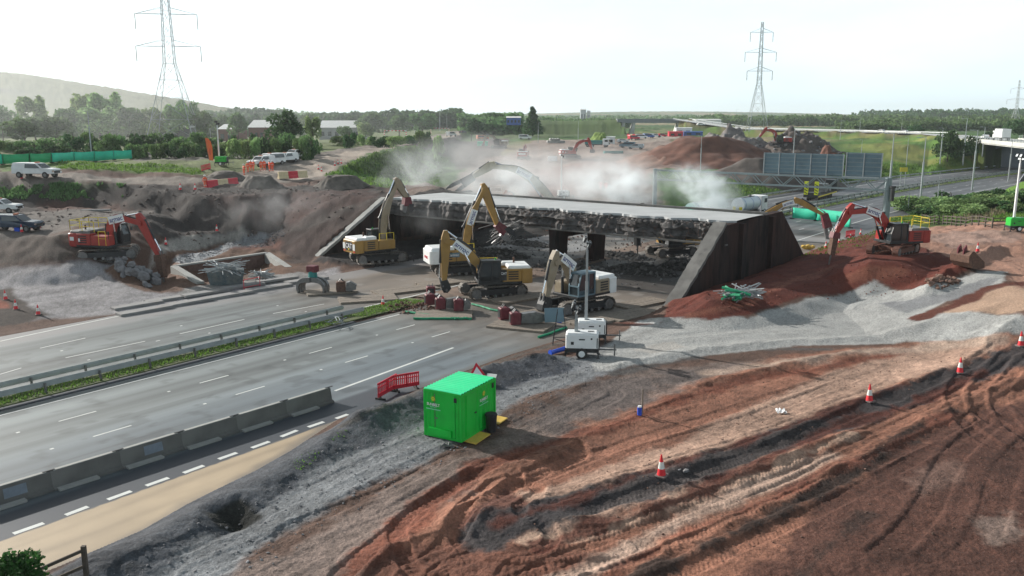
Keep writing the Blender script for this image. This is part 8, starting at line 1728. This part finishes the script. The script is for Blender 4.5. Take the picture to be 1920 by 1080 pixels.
cover('darker weeds over the upper central slope', [(650, 314), (700, 288), (780, 278), (800, 320), (740, 335), (680, 330)], 5000, .22, LEAF[1], 8)
cover('grass and weeds on the bank behind the timber fence', [(1640, 415), (1740, 400), (1930, 390), (1930, 428), (1730, 418)], 9000, .13, LEAF[3], 9); cover('dry brown stems on the right bank', [(1780, 405), (1930, 350), (1930, 405), (1800, 415)], 5000, .16, LEAF[4], 10, hgt=1.6)
cover('green grass bank on the far side of the motorway', [(1330, 350), (1600, 300), (1790, 298), (1810, 306), (1500, 352), (1360, 372)], 9000, .2, LEAF[3], 11)
cover('weeds at the foot of the gravel heap', [(500, 905), (600, 835), (640, 808), (650, 815), (540, 890)], 160, .03, LEAF[3], 12); cover('verge grass along the plateau road', [(110, 304), (380, 317), (384, 326), (110, 318)], 3000, .12, LEAF[3], 13)
cover('weedy patches on the dark left bank', [(0, 345), (240, 348), (230, 372), (0, 370)], 2500, .14, LEAF[1], 14); cover('weeds along the shoulder below the red mound', [(1500, 480), (1640, 432), (1700, 418), (1690, 440), (1560, 476)], 1600, .08, LEAF[3], 15)
# far woods
def wood(label, p0, p1, depth, hgt, n, m, seed, name='wood', sz=1.7):
    g = np.random.default_rng(seed); f = g.random(n); d = g.random(n); X = p0[0] + (p1[0] - p0[0]) * f; Y = p0[1] + (p1[1] - p0[1]) * f + d * depth; hh = hgt * (.75 + .5 * fbm(X * .03, Y * .03, 3, seed)) * (.8 + .4 * vnoise(X * .12, Y * .12)); zb = H(X, Y, False); z = zb + hh * (1 - g.random(n) ** 1.7 * .95); me = leaf_mesh(name, np.stack([X, Y, z], -1), g.uniform(.6, 1.4, n) * sz, m, seed); o = bpy.data.objects.new(name, me); C.objects.link(o); return tag(o, label, None, None, 'stuff')
def wpt(px, Y): return ((px - 960) / CF * Y, Y)
wood('blue green wood on the skyline at the right', wpt(1500, 900), wpt(2150, 800), 120, 13, 15000, LEAF[1], 21); wood('nearer hedgerow trees below the right skyline', wpt(1590, 620), wpt(1960, 600), 40, 9, 7000, LEAF[1], 22, sz=1.3)
wood('farther ridge wood behind the right skyline', wpt(1680, 1300), wpt(2200, 1200), 200, 24, 12000, LEAF[0], 23, sz=2.6); wood('distant trees between the two pylons', wpt(1290, 900), wpt(1520, 900), 80, 13, 6000, LEAF[1], 24)
wood('distant tree belt behind the long sheds', wpt(380, 520), wpt(860, 560), 60, 15, 14000, LEAF[0], 25); wood('hazy tree belt left of the conifer', wpt(860, 480), wpt(980, 480), 60, 12, 6000, LEAF[1], 26); wood('hazy distant trees right of the conifer', wpt(1000, 760), wpt(1180, 760), 60, 9, 5000, LEAF[1], 27)
wood('hazy wooded fields on the central horizon', wpt(500, 1500), wpt(1700, 1500), 200, 12, 14000, LEAF[1], 28, sz=3); wood('scrubby wood on the moor foot at the left', wpt(-150, 330), wpt(500, 330), 90, 8, 16000, LEAF[1], 29, sz=1.1)

# ================================================================== air: haze and dust
hm = bpy.data.materials.new('haze'); hm.use_nodes = True; t_ = hm.node_tree; t_.nodes.remove(t_.nodes['Principled BSDF']); pv = t_.nodes.new('ShaderNodeVolumePrincipled'); pv.inputs['Color'].default_value = (.86, .93, .97, 1); pv.inputs['Density'].default_value = .00012; pv.inputs['Anisotropy'].default_value = .3
t_.links.new(pv.outputs[0], t_.nodes['Material Output'].inputs['Volume'])
m = MB(); m.box((0, 3500, 77.5), (16000, 16000, 175)); hz_o = m.build('haze', hm); tag(hz_o, kind='stuff', label='thin pale haze over the whole site')
def dust(label, px, py, Y, wx, wy, wz, dens, col=(.80, .84, .87), lean=0, scale=.35, name='dust_cloud', zc=None, lo=.42):
    X = (px - 960) / CF * Y; z = zat(X, Y, py) if zc is None else zc; me = bpy.data.meshes.new(name); bm = bmesh.new(); bmesh.ops.create_icosphere(bm, subdivisions=3, radius=1.0); bm.to_mesh(me); bm.free(); o = bpy.data.objects.new(name, me); C.objects.link(o); o.location = (X, Y, z); o.scale = (wx, wy, wz); o.rotation_euler = (0, R(lean), 0)
    m_ = bpy.data.materials.new(name); m_.use_nodes = True; t = m_.node_tree; t.nodes.remove(t.nodes['Principled BSDF']); pv = t.nodes.new('ShaderNodeVolumePrincipled'); pv.inputs['Color'].default_value = (*col, 1); pv.inputs['Anisotropy'].default_value = .45
    tc = t.nodes.new('ShaderNodeTexCoord'); ln = t.nodes.new('ShaderNodeVectorMath'); ln.operation = 'LENGTH'; t.links.new(tc.outputs['Object'], ln.inputs[0]); fa = t.nodes.new('ShaderNodeMapRange'); fa.interpolation_type = 'SMOOTHSTEP'; fa.inputs['From Min'].default_value = 1.0; fa.inputs['From Max'].default_value = .1; t.links.new(ln.outputs['Value'], fa.inputs['Value'])
    ge = t.nodes.new('ShaderNodeNewGeometry'); no = t.nodes.new('ShaderNodeTexNoise'); no.inputs['Scale'].default_value = scale; no.inputs['Detail'].default_value = 5; no.inputs['Roughness'].default_value = .6; no.inputs['Distortion'].default_value = .4; t.links.new(ge.outputs['Position'], no.inputs['Vector']); nr = t.nodes.new('ShaderNodeMapRange'); nr.inputs['From Min'].default_value = lo; nr.inputs['From Max'].default_value = .72; t.links.new(no.outputs['Fac'], nr.inputs['Value'])
    mu = t.nodes.new('ShaderNodeMath'); mu.operation = 'MULTIPLY'; t.links.new(fa.outputs[0], mu.inputs[0]); t.links.new(nr.outputs[0], mu.inputs[1]); m2_ = t.nodes.new('ShaderNodeMath'); m2_.operation = 'MULTIPLY'; m2_.inputs[1].default_value = dens; t.links.new(mu.outputs[0], m2_.inputs[0]); t.links.new(m2_.outputs[0], pv.inputs['Density']); t.links.new(pv.outputs[0], t.nodes['Material Output'].inputs['Volume']); me.materials.append(m_); tag(o, label, None, 'dust and spray clouds', 'stuff')
SPR = (.95, .985, 1.0); DST = (.86, .87, .88)
dust('white water spray cloud behind the deck beside the yellow boom', 1165, 350, 112, 7.5, 4, 3.6, 1.3, SPR, lo=.40, scale=.35)
dust('upper part of the spray cloud drifting left above the deck', 1110, 335, 118, 9, 5, 3.6, .45, SPR, lean=-20, lo=.40, scale=.28)
dust('white spray thrown from the tanker lorries', 1318, 352, 126, 7.0, 4, 3.8, 1.1, SPR, lean=22, lo=.40, scale=.4)
dust('white spray at the mouth of the front tanker lorry', 1345, 385, 126, 3.4, 3, 2.6, 2.0, SPR, lo=.34, scale=.6)
dust('pale drifting dust above the works area', 1040, 315, 160, 24, 12, 6, .13, DST, lo=.32, scale=.14)
dust('dust round the very large excavator behind the deck', 950, 345, 104, 8, 4, 3.5, .45, SPR, lo=.36, scale=.3)
dust('dust drifting over the central green slope and the left yellow boom', 785, 330, 122, 9, 5, 6, .24, SPR, lo=.40, scale=.28)
dust('faint dust above the parked works vehicles behind the green slope', 890, 290, 190, 22, 10, 6, .10, DST, lo=.35, scale=.14)
dust('thin dust over the dark bank left of the bridge', 520, 385, 104, 12, 5, 4.5, .08, DST, lo=.42, scale=.22)
dust('small dust plume low against the dark bank', 505, 400, 102, 3, 2, 4, .15, DST, lo=.42, scale=.3)
dust('dust under the broken deck by the left abutment', 800, 410, 92, 4, 3, 2.5, .10, DST, lo=.42, scale=.35)
dust('pale morning haze lying over the left wood', 150, 225, 225, 75, 25, 22, .006, SPR, lo=.2, scale=.04)
dust('pale haze over the distant trees behind the works', 640, 225, 260, 60, 25, 16, .006, SPR, lo=.2, scale=.04)
dust('faint haze before the moor hill', -20, 175, 480, 230, 110, 60, .0022, SPR, lo=.1, scale=.01)
dust('thin spray mist drifting along the whole deck', 1080, 350, 116, 22, 5, 4.5, .09, SPR, lo=.3, scale=.16)
